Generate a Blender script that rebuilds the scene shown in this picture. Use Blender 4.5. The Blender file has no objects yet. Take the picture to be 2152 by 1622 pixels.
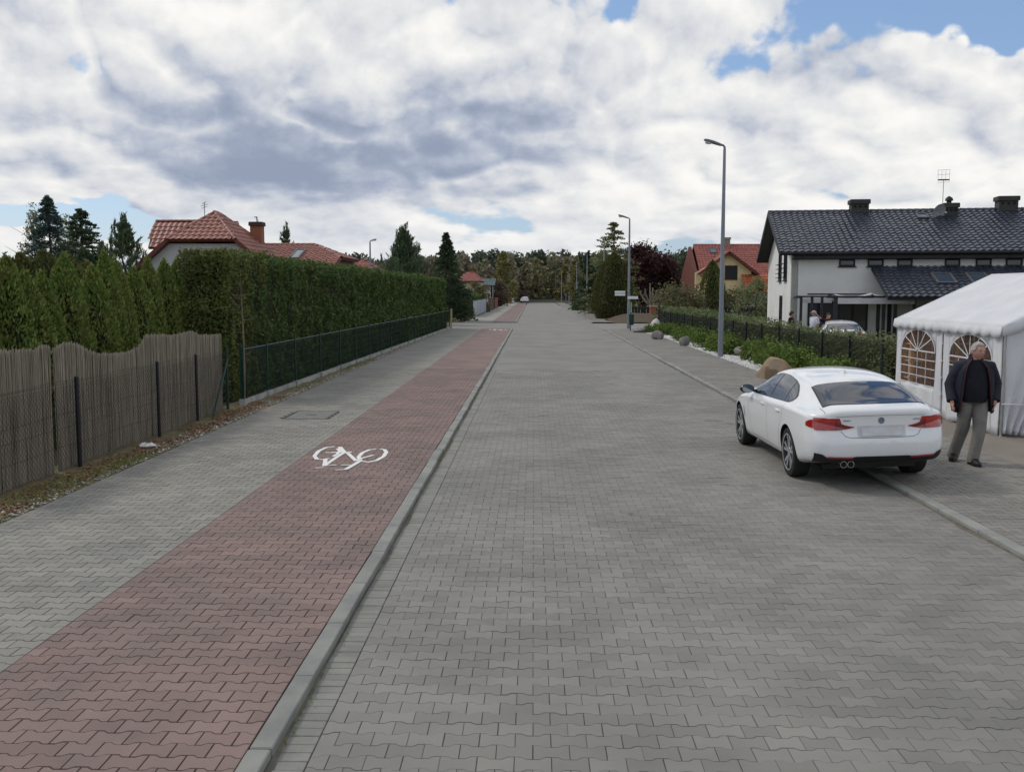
import bpy, bmesh, math, random
import numpy as np
from mathutils import Vector, Matrix
from mathutils.bvhtree import BVHTree

R = math.radians
scene = bpy.context.scene
col = scene.collection

# ------------------------------------------------------------------ camera
cam_data = bpy.data.cameras.new('camera')
cam = bpy.data.objects.new('camera', cam_data)
col.objects.link(cam)
CAM_H, FPX, CXP, CYP, VXP, VYP = 2.5, 2050.0, 1076.0, 811.0, 1122.0, 613.0
PITCH = math.atan((CYP - VYP) / FPX)
YAW = math.atan((VXP - CXP) / FPX * math.cos(PITCH))
cam.location = (0, 0, CAM_H)
cam.rotation_euler = (math.pi / 2 - PITCH, 0, YAW)
cam_data.sensor_fit = 'HORIZONTAL'
cam_data.sensor_width = 36
cam_data.lens = 36 * FPX / 2152
cam_data.clip_start = 0.05
cam_data.clip_end = 6000
scene.camera = cam

# ------------------------------------------------------------------ view
scene.view_settings.view_transform = 'Standard'
scene.view_settings.look = 'None'
scene.view_settings.gamma = 1
scene.view_settings.exposure = 0.14
scene.view_settings.use_curve_mapping = False
scene.cycles.max_bounces = 5
scene.cycles.diffuse_bounces = 3
scene.cycles.transparent_max_bounces = 10

SUN_EL, SUN_AZ = R(46), R(-62)          # azimuth measured from +Y towards +X


class NX:
    """small expression helper for node trees"""
    def __init__(self, nt, s):
        self.nt, self.s = nt, s

    def _m(self, op, *a, clamp=False):
        n = self.nt.nodes.new('ShaderNodeMath'); n.operation = op; n.use_clamp = clamp
        for i, v in enumerate((self,) + a):
            if isinstance(v, NX): self.nt.links.new(v.s, n.inputs[i])
            else: n.inputs[i].default_value = v
        return NX(self.nt, n.outputs[0])

    def __add__(self, o): return self._m('ADD', o)
    def __radd__(self, o): return self._m('ADD', o)
    def __sub__(self, o): return self._m('SUBTRACT', o)
    def __rsub__(self, o): return (self * -1.0) + o
    def __mul__(self, o): return self._m('MULTIPLY', o)
    def __rmul__(self, o): return self._m('MULTIPLY', o)
    def __truediv__(self, o): return self._m('DIVIDE', o)
    def f(self, op, *a): return self._m(op, *a)

    def ss(self, a, b, lo=0.0, hi=1.0):
        n = self.nt.nodes.new('ShaderNodeMapRange'); n.interpolation_type = 'SMOOTHSTEP'
        self.nt.links.new(self.s, n.inputs[0])
        for i, v in enumerate((a, b, lo, hi)): n.inputs[i + 1].default_value = v
        return NX(self.nt, n.outputs[0])


def vec3(nt, x, y, z):
    n = nt.nodes.new('ShaderNodeCombineXYZ')
    for i, v in enumerate((x, y, z)):
        if isinstance(v, NX): nt.links.new(v.s, n.inputs[i])
        else: n.inputs[i].default_value = v
    return n.outputs[0]


def noise(nt, vec, scale, detail=4, rough=0.5, dist=0.0, lac=2.0):
    n = nt.nodes.new('ShaderNodeTexNoise')
    n.inputs['Scale'].default_value = scale; n.inputs['Detail'].default_value = detail
    n.inputs['Roughness'].default_value = rough; n.inputs['Distortion'].default_value = dist
    n.inputs['Lacunarity'].default_value = lac
    if vec is not None: nt.links.new(vec, n.inputs['Vector'])
    return NX(nt, n.outputs[0])


def puffs(nt, vec, scale, detail=4, rough=0.5):
    """rounded billows: an inverted ridged noise"""
    n = nt.nodes.new('ShaderNodeTexNoise'); n.noise_type = 'RIDGED_MULTIFRACTAL'
    n.inputs['Scale'].default_value = scale; n.inputs['Detail'].default_value = detail; n.inputs['Roughness'].default_value = rough
    n.inputs['Offset'].default_value = 1.0; n.inputs['Gain'].default_value = 1.0
    nt.links.new(vec, n.inputs['Vector'])
    return 1.0 - NX(nt, n.outputs[0]) * 0.5


def mixc(nt, fac, a, b, mode='MIX'):
    n = nt.nodes.new('ShaderNodeMix'); n.data_type = 'RGBA'; n.blend_type = mode
    for k, v in ((0, fac), (6, a), (7, b)):
        if isinstance(v, NX): nt.links.new(v.s, n.inputs[k])
        elif hasattr(v, 'is_linked'): nt.links.new(v, n.inputs[k])
        elif isinstance(v, (tuple, list)): n.inputs[k].default_value = tuple(v) + (1,) * (4 - len(v))
        else: n.inputs[k].default_value = v
    return n.outputs[2]


# ------------------------------------------------------------------ world: Nishita sky behind broken cumulus
def build_world():
    w = bpy.data.worlds.new('World'); scene.world = w; w.use_nodes = True
    w.cycles.sampling_method = 'MANUAL'; w.cycles.sample_map_resolution = 256
    nt = w.node_tree; nt.nodes.clear()
    out = nt.nodes.new('ShaderNodeOutputWorld'); bg = nt.nodes.new('ShaderNodeBackground')
    bg.inputs['Strength'].default_value = 0.1
    nt.links.new(bg.outputs[0], out.inputs[0])
    sky = nt.nodes.new('ShaderNodeTexSky'); sky.sky_type = 'NISHITA'; sky.sun_disc = False
    sky.sun_elevation = SUN_EL; sky.sun_rotation = SUN_AZ
    sky.air_density = 1.0; sky.dust_density = 0.6; sky.ozone_density = 1.4
    tc = nt.nodes.new('ShaderNodeTexCoord'); sp = nt.nodes.new('ShaderNodeSeparateXYZ')
    nt.links.new(tc.outputs['Generated'], sp.inputs[0])
    x, y, z = (NX(nt, sp.outputs[i]) for i in range(3))
    az = x.f('ARCTAN2', y)
    el = z.f('ARCSINE').f('MAXIMUM', 0.0)
    V = (el + 0.07).f('LOGARITHM', math.e)
    cx, cy = az.f('SINE') * 3.8, az.f('COSINE') * 3.8
    P = vec3(nt, cx, cy, V * 1.25)
    # where the cloud banks of this day stand: direction, size, cover, shade
    blobs = [
        # px x, px y, sx, sy, cover, shade(+dark)
        (700, 330, 430, 120, 0.16, 0.55), (1000, 250, 330, 110, 0.14, 0.28), (620, 380, 260, 70, 0.10, 0.30),
        (230, 260, 300, 150, 0.12, 0.14), (1150, 190, 160, 130, 0.10, 0.22), (900, 20, 380, 70, 0.12, 0.22),
        (420, 110, 300, 70, 0.12, -0.26), (900, 130, 220, 70, 0.10, -0.26), (1480, 40, 140, 90, 0.16, -0.20),
        (1680, 210, 190, 75, 0.14, 0.30), (1540, 300, 170, 90, 0.10, 0.12), (1960, 170, 110, 70, 0.20, -0.22),
        (1370, 280, 180, 90, 0.12, -0.22), (1900, 330, 330, 110, 0.12, -0.12), (1350, 440, 330, 80, 0.10, -0.20),
        (1990, 70, 250, 80, -0.38, 0.0), (1310, 30, 100, 50, -0.22, 0.0), (2080, 140, 130, 50, -0.16, 0.0), (2100, 335, 180, 100, 0.34, -0.05), (50, 100, 220, 120, 0.15, -0.05), (1520, 90, 110, 70, 0.14, -0.1),
        (250, 470, 300, 30, -0.15, -0.1), (960, 360, 160, 20, -0.12, -0.1), (120, 430, 260, 22, 0.12, -0.12),
        (60, 530, 130, 30, 0.2, -0.15), (300, 5, 50, 20, -0.2, 0.0),
    ]
    wob = vec3(nt, cx, cy, V * 1.25 + 7.0)
    wn = noise(nt, wob, 2.6, 3, 0.6) - 0.5
    wob2 = vec3(nt, cx + 11.0, cy, V * 1.25)
    wn2 = noise(nt, wob2, 2.6, 3, 0.6) - 0.5
    azw, elw = az + wn * 0.16, el + wn2 * 0.075
    cover = None; shade = None
    for (bx, by, sx, sy, c, s) in blobs:
        du = (azw - (bx - VXP) / FPX) / (sx / FPX)
        dv = (elw - (VYP - by) / FPX) / (sy / FPX)
        g = ((du * du + dv * dv) * -1.0).f('EXPONENT')
        if c: cover = g * c if cover is None else cover + g * c
        if s: shade = g * s if shade is None else shade + g * s
    n1 = noise(nt, P, 1.7, 7, 0.52, 0.0)
    Pu = vec3(nt, cx + 0.05, cy, V * 1.25 + 0.11)
    n2 = noise(nt, Pu, 1.7, 7, 0.52, 0.0)
    nf = noise(nt, P, 5.0, 6, 0.58, 0.0)
    pw = noise(nt, P, 3.0, 2, 0.5) - 0.5
    pf = puffs(nt, vec3(nt, cx + pw * 0.25, cy, V * 1.5 + pw * 0.2), 2.6)
    pf2 = puffs(nt, vec3(nt, cx + pw * 0.25 + 0.05, cy, V * 1.5 + pw * 0.2 + 0.09), 2.6)
    Pf = vec3(nt, cx + 0.025, cy, V * 1.25 + 0.045)
    nf2 = noise(nt, Pf, 5.0, 6, 0.58, 0.0)
    d = n1 + cover + 0.055 + (nf - 0.5) * 0.12 + (pf - 0.6) * 0.19
    cov = d.ss(0.452, 0.525)
    lit = (n1 - n2) * 2.0 + (nf - nf2) * 0.8 + (pf - pf2) * 0.85 + 0.585
    thick = d.ss(0.5, 0.95, 0.0, 0.22)
    lit = lit - shade * 1.05 - thick + (nf - 0.5) * 0.25
    l = lit.ss(-0.58, 1.13)
    ramp = nt.nodes.new('ShaderNodeValToRGB'); nt.links.new(l.s, ramp.inputs[0])
    e = ramp.color_ramp.elements
    e[0].position = 0.0; e[0].color = (2.7, 3.15, 4.25, 1)
    e[1].position = 1.0; e[1].color = (8.9, 8.75, 8.45, 1)
    for p_, c_ in ((0.22, (4.05, 4.5, 5.45, 1)), (0.5, (6.05, 6.25, 6.65, 1)), (0.75, (7.35, 7.4, 7.45, 1))):
        k = e.new(p_); k.color = c_
    hz = el.ss(0.0, 0.10, 0.45, 0.0)          # far cloud seen through more air
    cl = mixc(nt, hz, ramp.outputs[0], (6.4, 6.75, 7.25))
    blue = mixc(nt, 0.42, sky.outputs[0], (2.6, 4.3, 7.6))
    c = mixc(nt, cov, blue, cl)
    nt.links.new(c, bg.inputs['Color'])


build_world()
sl = bpy.data.lights.new('sun', 'SUN'); sl.energy = 1.3; sl.angle = R(12); sl.color = (1.0, 0.95, 0.87)
sun = bpy.data.objects.new('sun', sl); col.objects.link(sun)
_sd = Vector((math.sin(SUN_AZ) * math.cos(SUN_EL), math.cos(SUN_AZ) * math.cos(SUN_EL), math.sin(SUN_EL)))
sun.rotation_euler = _sd.to_track_quat('Z', 'Y').to_euler()
sun.location = _sd * 50

# ------------------------------------------------------------------ materials
MATS = {}


def M(name, c1, c2=None, scale=3.0, detail=5, rough=0.8, bump=0.0, bscale=None, metal=0.0, spec=0.3, coat=0.0,
      vary=0.0, c3=None, trans=0.0, stretch=(1, 1, 1), vcol=None, contrast=(0.35, 0.65), alpha=1.0, ior=1.45, transm=0.0):
    if name in MATS: return MATS[name]
    m = bpy.data.materials.new(name); m.use_nodes = True; MATS[name] = m
    nt = m.node_tree; b = nt.nodes['Principled BSDF']; out = nt.nodes['Material Output']
    b.inputs['Roughness'].default_value = rough; b.inputs['Metallic'].default_value = metal
    b.inputs['Specular IOR Level'].default_value = spec; b.inputs['Coat Weight'].default_value = coat
    b.inputs['Coat Roughness'].default_value = 0.04; b.inputs['IOR'].default_value = ior
    b.inputs['Alpha'].default_value = alpha; b.inputs['Transmission Weight'].default_value = transm
    c2 = c2 or tuple(v * 0.8 for v in c1)
    geo = nt.nodes.new('ShaderNodeNewGeometry')
    mp = nt.nodes.new('ShaderNodeMapping'); mp.inputs['Scale'].default_value = stretch
    nt.links.new(geo.outputs['Position'], mp.inputs[0])
    n = noise(nt, mp.outputs[0], scale, detail, 0.6)
    c = mixc(nt, n.ss(*contrast), c1, c2)
    if vary or c3:
        oi = nt.nodes.new('ShaderNodeObjectInfo')
        wn = nt.nodes.new('ShaderNodeTexWhiteNoise'); wn.noise_dimensions = '1D'
        v = NX(nt, oi.outputs['Random']) * 171.3 + NX(nt, geo.outputs['Random Per Island']) * 313.7
        nt.links.new(v.s, wn.inputs['W'])
        rnd = NX(nt, wn.outputs['Value'])
        if c3:
            c = mixc(nt, rnd.ss(0.35, 1.0), c, c3)
        if vary:
            hs = nt.nodes.new('ShaderNodeHueSaturation')
            nt.links.new((rnd * (2 * vary) + (1 - vary)).s, hs.inputs['Value'])
            nt.links.new(c, hs.inputs['Color']); c = hs.outputs[0]
    nt.links.new(c, b.inputs['Base Color'])
    if bump:
        bn = nt.nodes.new('ShaderNodeBump'); bn.inputs['Strength'].default_value = bump
        bn.inputs['Distance'].default_value = 0.02
        n2 = noise(nt, mp.outputs[0], bscale or scale * 6, 6, 0.65)
        nt.links.new(n2.s, bn.inputs['Height']); nt.links.new(bn.outputs[0], b.inputs['Normal'])
    if trans:
        tr = nt.nodes.new('ShaderNodeBsdfTranslucent'); nt.links.new(c, tr.inputs[0])
        mx = nt.nodes.new('ShaderNodeMixShader'); mx.inputs[0].default_value = trans
        nt.links.new(b.outputs[0], mx.inputs[1]); nt.links.new(tr.outputs[0], mx.inputs[2])
        nt.links.new(mx.outputs[0], out.inputs['Surface'])
    return m


def leaf(name, a, b_, c3=None, k=1.75):
    a, b_ = tuple(v * k for v in a), tuple(v * k for v in b_)
    c3 = tuple(v * k for v in c3) if c3 else None
    return M(name, a, b_, scale=1.3, detail=3, rough=0.62, spec=0.2, vary=0.38, c3=c3, trans=0.22)


def glass(name, c, rough=0.03, spec=0.8):
    return M(name, c, c, rough=rough, spec=spec, scale=0.5)


# ------------------------------------------------------------------ mesh helpers
class MB:
    def __init__(self):
        self.v, self.f = [], []

    def add(self, vs, fs):
        o = len(self.v)
        self.v += [tuple(p) for p in vs]; self.f += [tuple(i + o for i in q) for q in fs]
        return self

    def box(self, x0, x1, y0, y1, z0, z1, mat=None):
        vs = [(x0, y0, z0), (x1, y0, z0), (x1, y1, z0), (x0, y1, z0), (x0, y0, z1), (x1, y0, z1), (x1, y1, z1), (x0, y1, z1)]
        if mat is not None: vs = [mat @ Vector(p) for p in vs]
        return self.add(vs, [(0, 3, 2, 1), (4, 5, 6, 7), (0, 1, 5, 4), (1, 2, 6, 5), (2, 3, 7, 6), (3, 0, 4, 7)])

    def cbox(self, x0, x1, y0, y1, z0, z1, b=0.01):
        """box with bevelled top edges and vertical edges"""
        def ring(i, z):
            return [(x0 + i + b, y0 + i, z), (x1 - i - b, y0 + i, z), (x1 - i, y0 + i + b, z), (x1 - i, y1 - i - b, z),
                    (x1 - i - b, y1 - i, z), (x0 + i + b, y1 - i, z), (x0 + i, y1 - i - b, z), (x0 + i, y0 + i + b, z)]
        vs = ring(0, z0) + ring(0, z1 - b) + ring(b, z1)
        fs = [tuple(range(16, 24)), tuple(range(7, -1, -1))]
        for r in (0, 8):
            for k in range(8): fs.append((r + k, r + (k + 1) % 8, r + 8 + (k + 1) % 8, r + 8 + k))
        return self.add(vs, fs)

    def tube(self, pts, rad, n=8, cap=True):
        pts = [Vector(p) for p in pts]
        rads = rad if isinstance(rad, (list, tuple)) else [rad] * len(pts)
        base = len(self.v); up = None
        for i, p in enumerate(pts):
            t = (pts[min(i + 1, len(pts) - 1)] - pts[max(i - 1, 0)])
            t = t.normalized() if t.length > 1e-9 else Vector((0, 0, 1))
            if up is None: up = Vector((1, 0, 0)) if abs(t.x) < 0.9 else Vector((0, 1, 0))
            u = (up - t * up.dot(t)).normalized(); w = t.cross(u); up = u
            for k in range(n):
                a = 2 * math.pi * k / n
                self.v.append(tuple(p + (u * math.cos(a) + w * math.sin(a)) * rads[i]))
        for i in range(len(pts) - 1):
            for k in range(n):
                a = base + i * n + k; b = base + i * n + (k + 1) % n
                self.f.append((a, b, b + n, a + n))
        if cap:
            self.f.append(tuple(base + k for k in reversed(range(n))))
            self.f.append(tuple(base + (len(pts) - 1) * n + k for k in range(n)))
        return self

    def prism(self, poly, d0, d1, plane='xz'):
        """extrude a 2D polygon; plane xz -> along y, yz -> along x, xy -> along z"""
        n = len(poly)
        def P(a, b, d):
            return {'xz': (a, d, b), 'yz': (d, a, b), 'xy': (a, b, d)}[plane]
        vs = [P(a, b, d0) for a, b in poly] + [P(a, b, d1) for a, b in poly]
        fs = [tuple(range(n)), tuple(range(2 * n - 1, n - 1, -1))] + [(k, k + n, (k + 1) % n + n, (k + 1) % n) for k in range(n)]
        return self.add(vs, fs)

    def lathe(self, prof, c=(0, 0, 0), n=16, axis='z', cap=True):
        base = len(self.v)
        for r, h in prof:
            for k in range(n):
                a = 2 * math.pi * k / n; p = (r * math.cos(a), r * math.sin(a), h)
                if axis == 'y': p = (p[0], p[2], p[1])
                if axis == 'x': p = (p[2], p[0], p[1])
                self.v.append((c[0] + p[0], c[1] + p[1], c[2] + p[2]))
        for i in range(len(prof) - 1):
            for k in range(n):
                a = base + i * n + k; b = base + i * n + (k + 1) % n
                self.f.append((a, b, b + n, a + n))
        if cap:
            self.f.append(tuple(base + k for k in reversed(range(n))))
            self.f.append(tuple(base + (len(prof) - 1) * n + k for k in range(n)))
        return self

    def grid(self, rows):
        base = len(self.v); m = len(rows[0])
        for r in rows: self.v += [tuple(p) for p in r]
        for i in range(len(rows) - 1):
            for k in range(m - 1):
                a = base + i * m + k
                self.f.append((a, a + 1, a + m + 1, a + m))
        return self

    def xf(self, mat):
        self.v = [tuple(mat @ Vector(p)) for p in self.v]; return self

    def mesh(self, name):
        me = bpy.data.meshes.new(name); me.from_pydata(self.v, [], self.f); me.update()
        return me

    def build(self, name, mat, parent=None, smooth=False, fix=True, **k):
        me = self.mesh(name)
        if fix:
            bm = bmesh.new(); bm.from_mesh(me); bmesh.ops.recalc_face_normals(bm, faces=bm.faces); bm.to_mesh(me); bm.free()
        return obj(name, me, mat, parent, smooth, **k)


def obj(name, me, mat, parent=None, smooth=False, label=None, cat=None, group=None, kind=None, loc=None, rz=None):
    o = bpy.data.objects.new(name, me); col.objects.link(o)
    if mat is not None and me is not None and not me.materials: me.materials.append(mat)
    if smooth: smooth_mesh(me, smooth if smooth is not True else 40)
    if parent is not None: o.parent = parent
    if loc is not None: o.location = loc
    if rz is not None: o.rotation_euler = (0, 0, rz)
    tag(o, label, cat, group, kind)
    return o


def smooth_mesh(me, ang=40):
    me.polygons.foreach_set('use_smooth', [True] * len(me.polygons))
    me.set_sharp_from_angle(angle=R(ang))


def tag(o, label=None, cat=None, group=None, kind=None):
    if label: o['label'] = label
    if cat: o['category'] = cat
    if group: o['group'] = group
    if kind: o['kind'] = kind
    return o


def thing(name, label, cat, loc=(0, 0, 0), rz=0.0, group=None):
    o = bpy.data.objects.new(name, None); col.objects.link(o)
    o.empty_display_size = 0.3
    o.location = loc; o.rotation_euler = (0, 0, rz)
    return tag(o, label, cat, group)


def copy_tree(o, parent=None):
    c = o.copy(); col.objects.link(c); c.parent = parent
    for ch in list(o.children): copy_tree(ch, c)
    return c


def np_mesh(name, V, Fq):
    """V (N,3) float, Fq (M,k) int"""
    me = bpy.data.meshes.new(name)
    V = np.ascontiguousarray(V, dtype=np.float32); Fq = np.ascontiguousarray(Fq, dtype=np.int32)
    k = Fq.shape[1]
    me.vertices.add(len(V)); me.vertices.foreach_set('co', V.ravel())
    me.loops.add(Fq.size); me.loops.foreach_set('vertex_index', Fq.ravel())
    me.polygons.add(len(Fq)); me.polygons.foreach_set('loop_start', np.arange(0, Fq.size, k, dtype=np.int32))
    me.polygons.foreach_set('use_smooth', [False] * len(Fq))
    me.update(calc_edges=True)
    return me


def unit(a):
    return a / np.maximum(np.linalg.norm(a, axis=1, keepdims=True), 1e-9)


def leaves(P, size, rng, aspect=0.5, bias=None, bw=0.0):
    """diamond leaves at the points P; bias: preferred long axis"""
    n = len(P)
    a = unit(rng.normal(size=(n, 3)))
    if bias is not None: a = unit(a * (1 - bw) + bias * bw)
    b = unit(np.cross(a, rng.normal(size=(n, 3))))
    s = (size * rng.uniform(0.6, 1.3, n))[:, None] if np.isscalar(size) else size[:, None]
    V = np.stack([P - a * s, P + b * s * aspect, P + a * s, P - b * s * aspect], 1).reshape(-1, 3)
    return V, np.arange(n * 4).reshape(-1, 4)


def lump(P, seed, f=1.0):
    """cheap smooth pseudo noise in about -1..1"""
    r = np.random.default_rng(seed); o = np.zeros(len(P))
    for k in range(5):
        d = r.normal(size=3) * f * (0.7 + 0.45 * k)
        o += np.sin(P @ d + r.uniform(0, 6.3)) / (1 + 0.3 * k)
    return o / 2.6


def blob_mesh(MBo, c, rad, seed, n=10, m=7, amp=0.16):
    r = np.random.default_rng(seed); rows = []
    for i in range(m + 1):
        th = math.pi * i / m; row = []
        for k in range(n + 1):
            ph = 2 * math.pi * (k % n) / n
            d = np.array([[math.sin(th) * math.cos(ph), math.sin(th) * math.sin(ph), math.cos(th)]])
            s = 1 + amp * lump(d * 2.2, seed)[0] + amp * 0.5 * lump(d * 5, seed + 1)[0]
            row.append((c[0] + d[0, 0] * rad[0] * s, c[1] + d[0, 1] * rad[1] * s, c[2] + d[0, 2] * rad[2] * s))
        rows.append(row)
    MBo.grid(rows); return MBo


def px(x, y, z=0.0):
    """point on the level z that the photo pixel looks at"""
    d = pray(x, y); t = (z - CAM_H) / d[2]
    return Vector((d[0] * t, d[1] * t, z))


def pray(x, y):
    u, v = (x - CXP) / FPX, -(y - CYP) / FPX
    cp, sp = math.cos(PITCH), math.sin(PITCH)
    d = (u, cp + v * sp, -sp + v * cp)
    ca, sa = math.cos(YAW), math.sin(YAW)
    return (d[0] * ca - d[1] * sa, d[0] * sa + d[1] * ca, d[2])


def pxy(x, y, Y):
    d = pray(x, y); t = Y / d[1]
    return Vector((d[0] * t, Y, CAM_H + d[2] * t))

# ------------------------------------------------------------------ the setting
rng0 = np.random.default_rng(5)
m_pav_road = M('paver_grey_road', (0.232, 0.222, 0.20), (0.182, 0.176, 0.161), scale=0.55, rough=0.8, bump=0.25, bscale=160, vary=0.10, spec=0.35)
m_pav_foot = M('paver_grey_foot', (0.262, 0.252, 0.22), (0.215, 0.208, 0.187), scale=0.8, rough=0.85, bump=0.25, bscale=160, vary=0.12)
m_pav_red = M('paver_red', (0.232, 0.164, 0.146), (0.18, 0.137, 0.124), scale=0.9, rough=0.85, bump=0.25, bscale=160, vary=0.11)
m_pav_right = M('paver_grey_right', (0.235, 0.222, 0.195), (0.185, 0.177, 0.16), scale=0.7, rough=0.85, bump=0.25, bscale=160, vary=0.12)
m_joint = M('joint_sand', (0.06, 0.056, 0.048), (0.04, 0.039, 0.033), scale=6, rough=0.95, bump=0.4)
m_joint_road = M('joint_road', (0.14, 0.132, 0.115), (0.10, 0.095, 0.083), scale=4, rough=0.95, bump=0.4)
m_kerb = M('kerb_concrete', (0.27, 0.27, 0.245), (0.20, 0.205, 0.195), scale=2.2, rough=0.85, bump=0.3, bscale=90, vary=0.08)
m_gutter = M('gutter_concrete', (0.25, 0.245, 0.22), (0.20, 0.198, 0.178), scale=2.5, rough=0.9, bump=0.3, bscale=90, vary=0.08)
m_ground = M('ground_earth_grass', (0.075, 0.085, 0.035), (0.10, 0.085, 0.055), scale=0.35, rough=0.95, bump=0.5, bscale=8)
m_soil = M('verge_soil', (0.19, 0.145, 0.09), (0.13, 0.12, 0.06), scale=3.0, rough=0.95, bump=0.8, bscale=25)
m_drive = M('paver_beige', (0.25, 0.215, 0.18), (0.20, 0.175, 0.15), scale=0.6, rough=0.85, bump=0.25, bscale=100, vary=0.1)
m_gravelbase = M('white_gravel_bed', (0.60, 0.60, 0.58), (0.40, 0.40, 0.385), scale=16, rough=0.9, bump=0.9, bscale=28)
m_pebble = M('white_pebble', (0.72, 0.71, 0.68), (0.55, 0.54, 0.51), scale=9, rough=0.8, vary=0.2)
m_pebble_tan = M('tan_pebble', (0.38, 0.34, 0.28), (0.26, 0.24, 0.20), scale=9, rough=0.85, vary=0.25)
m_white_paint = M('worn_white_paint', (0.74, 0.74, 0.72), (0.55, 0.54, 0.52), scale=7, rough=0.7, contrast=(0.5, 0.75))
m_litter = M('dry_leaf', (0.26, 0.145, 0.075), (0.17, 0.10, 0.055), scale=5, rough=0.8, vary=0.35)
m_grass = leaf('grass_blade', (0.085, 0.13, 0.03), (0.12, 0.13, 0.045))

KZ, PZ = 0.06, 0.05          # heights of the left walkway and the right pavement above the road


def sheet(name, quads, mat, parent=None, kind='structure', sub=0):
    b = MB()
    for (x0, x1, y0, y1, z) in quads:
        b.add([(x0, y0, z), (x1, y0, z), (x1, y1, z), (x0, y1, z)], [(0, 1, 2, 3)])
    return b.build(name, mat, parent, fix=False, kind=kind if parent is None else None)


def multi_sheet(name, quads):
    """one mesh whose faces carry different materials"""
    b = MB(); mats = []
    for (x0, x1, y0, y1, z, m) in quads:
        b.add([(x0, y0, z), (x1, y0, z), (x1, y1, z), (x0, y1, z)], [(0, 1, 2, 3)])
        if m not in mats: mats.append(m)
    me = b.mesh(name)
    for m in mats: me.materials.append(m)
    for p, q in zip(me.polygons, quads): p.material_index = mats.index(q[5])
    return obj(name, me, None, kind='structure')


PY0, PY1 = 3.08, 31.08
sheet('ground', [(-1500, 1500, -300, 2500, -0.05)], m_ground)
road = multi_sheet('road', [(-1.2, 4.6, -8, PY0, 0, m_pav_road), (-1.2, 4.6, PY0, PY1, -0.006, m_joint_road), (-1.2, 4.6, PY1, 221, 0, m_pav_road)])
cycle_path = multi_sheet('cycle_path', [(-3.43, -1.53, -8, PY0, KZ, m_pav_red), (-3.43, -1.53, PY0, PY1, KZ - 0.009, m_joint),
                                        (-3.43, -1.53, PY1, 65.2, KZ, m_pav_red), (-3.43, -1.53, 79, 219, KZ, m_pav_red)])
footpath = multi_sheet('footpath', [(-5.63, -3.43, -8, PY0, KZ, m_pav_foot), (-5.63, -3.43, PY0, PY1, KZ - 0.009, m_joint),
                                    (-5.63, -3.43, PY1, 65.2, KZ, m_pav_foot), (-5.63, -3.43, 79, 219, KZ, m_pav_foot)])
pavement = multi_sheet('pavement', [(4.75, 6.95, -8, PY0, PZ, m_pav_right), (4.75, 6.95, PY0, PY1, PZ - 0.009, m_joint),
                                    (4.75, 6.95, PY1, 64.5, PZ, m_pav_right), (4.75, 6.6, 79, 219, PZ, m_pav_right)])
gutter = multi_sheet('gutter', [(-1.4, -1.2, -8, PY0, -0.002, m_gutter), (-1.4, -1.2, PY0, PY1, -0.010, m_joint), (-1.4, -1.2, PY1, 221, -0.002, m_gutter)])
sheet('side_street', [(-60, -1.4, 66.5, 78.9, -0.004), (4.6, 80, 66.0, 77.5, -0.004)], m_pav_road)
b_ = MB().box(-60, -1.53, 65.2, 65.35, -0.04, KZ - 0.004).box(-60, -1.53, 78.9, 79.0, -0.04, 0.06)
b_.build('edging', m_kerb, kind='structure')

# --- Behaton paving stones -----------------------------------------------------------
SL, SP = 0.2, 0.14


def stone_tpl(xa, xb, gap=0.0034, ch=0.0016, depth=0.010):
    """verts (24,3) and quads of a paving stone cut between local xa..xb"""
    def ytop(x): return 0.0575 + 0.025 * min(max((abs(x) - 0.035) / 0.03, 0), 1)
    if xb - xa > 0.15: xs = [-0.1, -0.065, -0.035, 0.035, 0.065, 0.1]
    elif xa >= -0.001: xs = [0, 0.018, 0.035, 0.05, 0.065, 0.1]
    else: xs = [-0.1, -0.065, -0.05, -0.035, -0.018, 0]
    def ring(ins, z):
        t, bt = [], []
        for i, x in enumerate(xs):
            xx = x + ins if i == 0 else x - ins if i == 5 else x
            t.append((xx, ytop(x) - ins, z)); bt.append((xx, -ytop(x) + ins, z))
        return t, bt
    t1, b1 = ring(gap + ch, 0.0); t0, b0 = ring(gap, -depth)
    V = np.array(t1 + b1 + t0 + b0)
    F = [(i + 6, i + 7, i + 1, i) for i in range(5)]
    for i in range(5):
        F.append((i, i + 1, 12 + i + 1, 12 + i)); F.append((6 + i + 1, 6 + i, 18 + i, 18 + i + 1))
    F.append((6, 0, 12, 18)); F.append((5, 11, 23, 17))
    return V, np.array(F)


TPL_W = {'f': stone_tpl(-0.1, 0.1), 'r': stone_tpl(0.0, 0.1), 'l': stone_tpl(-0.1, 0.0)}
_g = dict(gap=0.0016, ch=0.001)                # tighter, worn joints on the carriageway
TPL_R = {'f': stone_tpl(-0.1, 0.1, **_g), 'r': stone_tpl(0.0, 0.1, **_g), 'l': stone_tpl(-0.1, 0.0, **_g)}
STONE_ME = {}


def in_frame(x, y, z, m=0):
    ca, sa, cp, sp = math.cos(YAW), math.sin(YAW), math.cos(PITCH), math.sin(PITCH)
    X = x * ca + y * sa; Yy = -x * sa + y * ca; Z = z - CAM_H
    d = Yy * cp - Z * sp
    if d <= 0.1: return False
    u = CXP + FPX * X / d; v = CYP - FPX * (Yy * sp + Z * cp) / d
    return -m < u < 2152 + m and -m < v < 1622 + m


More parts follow.
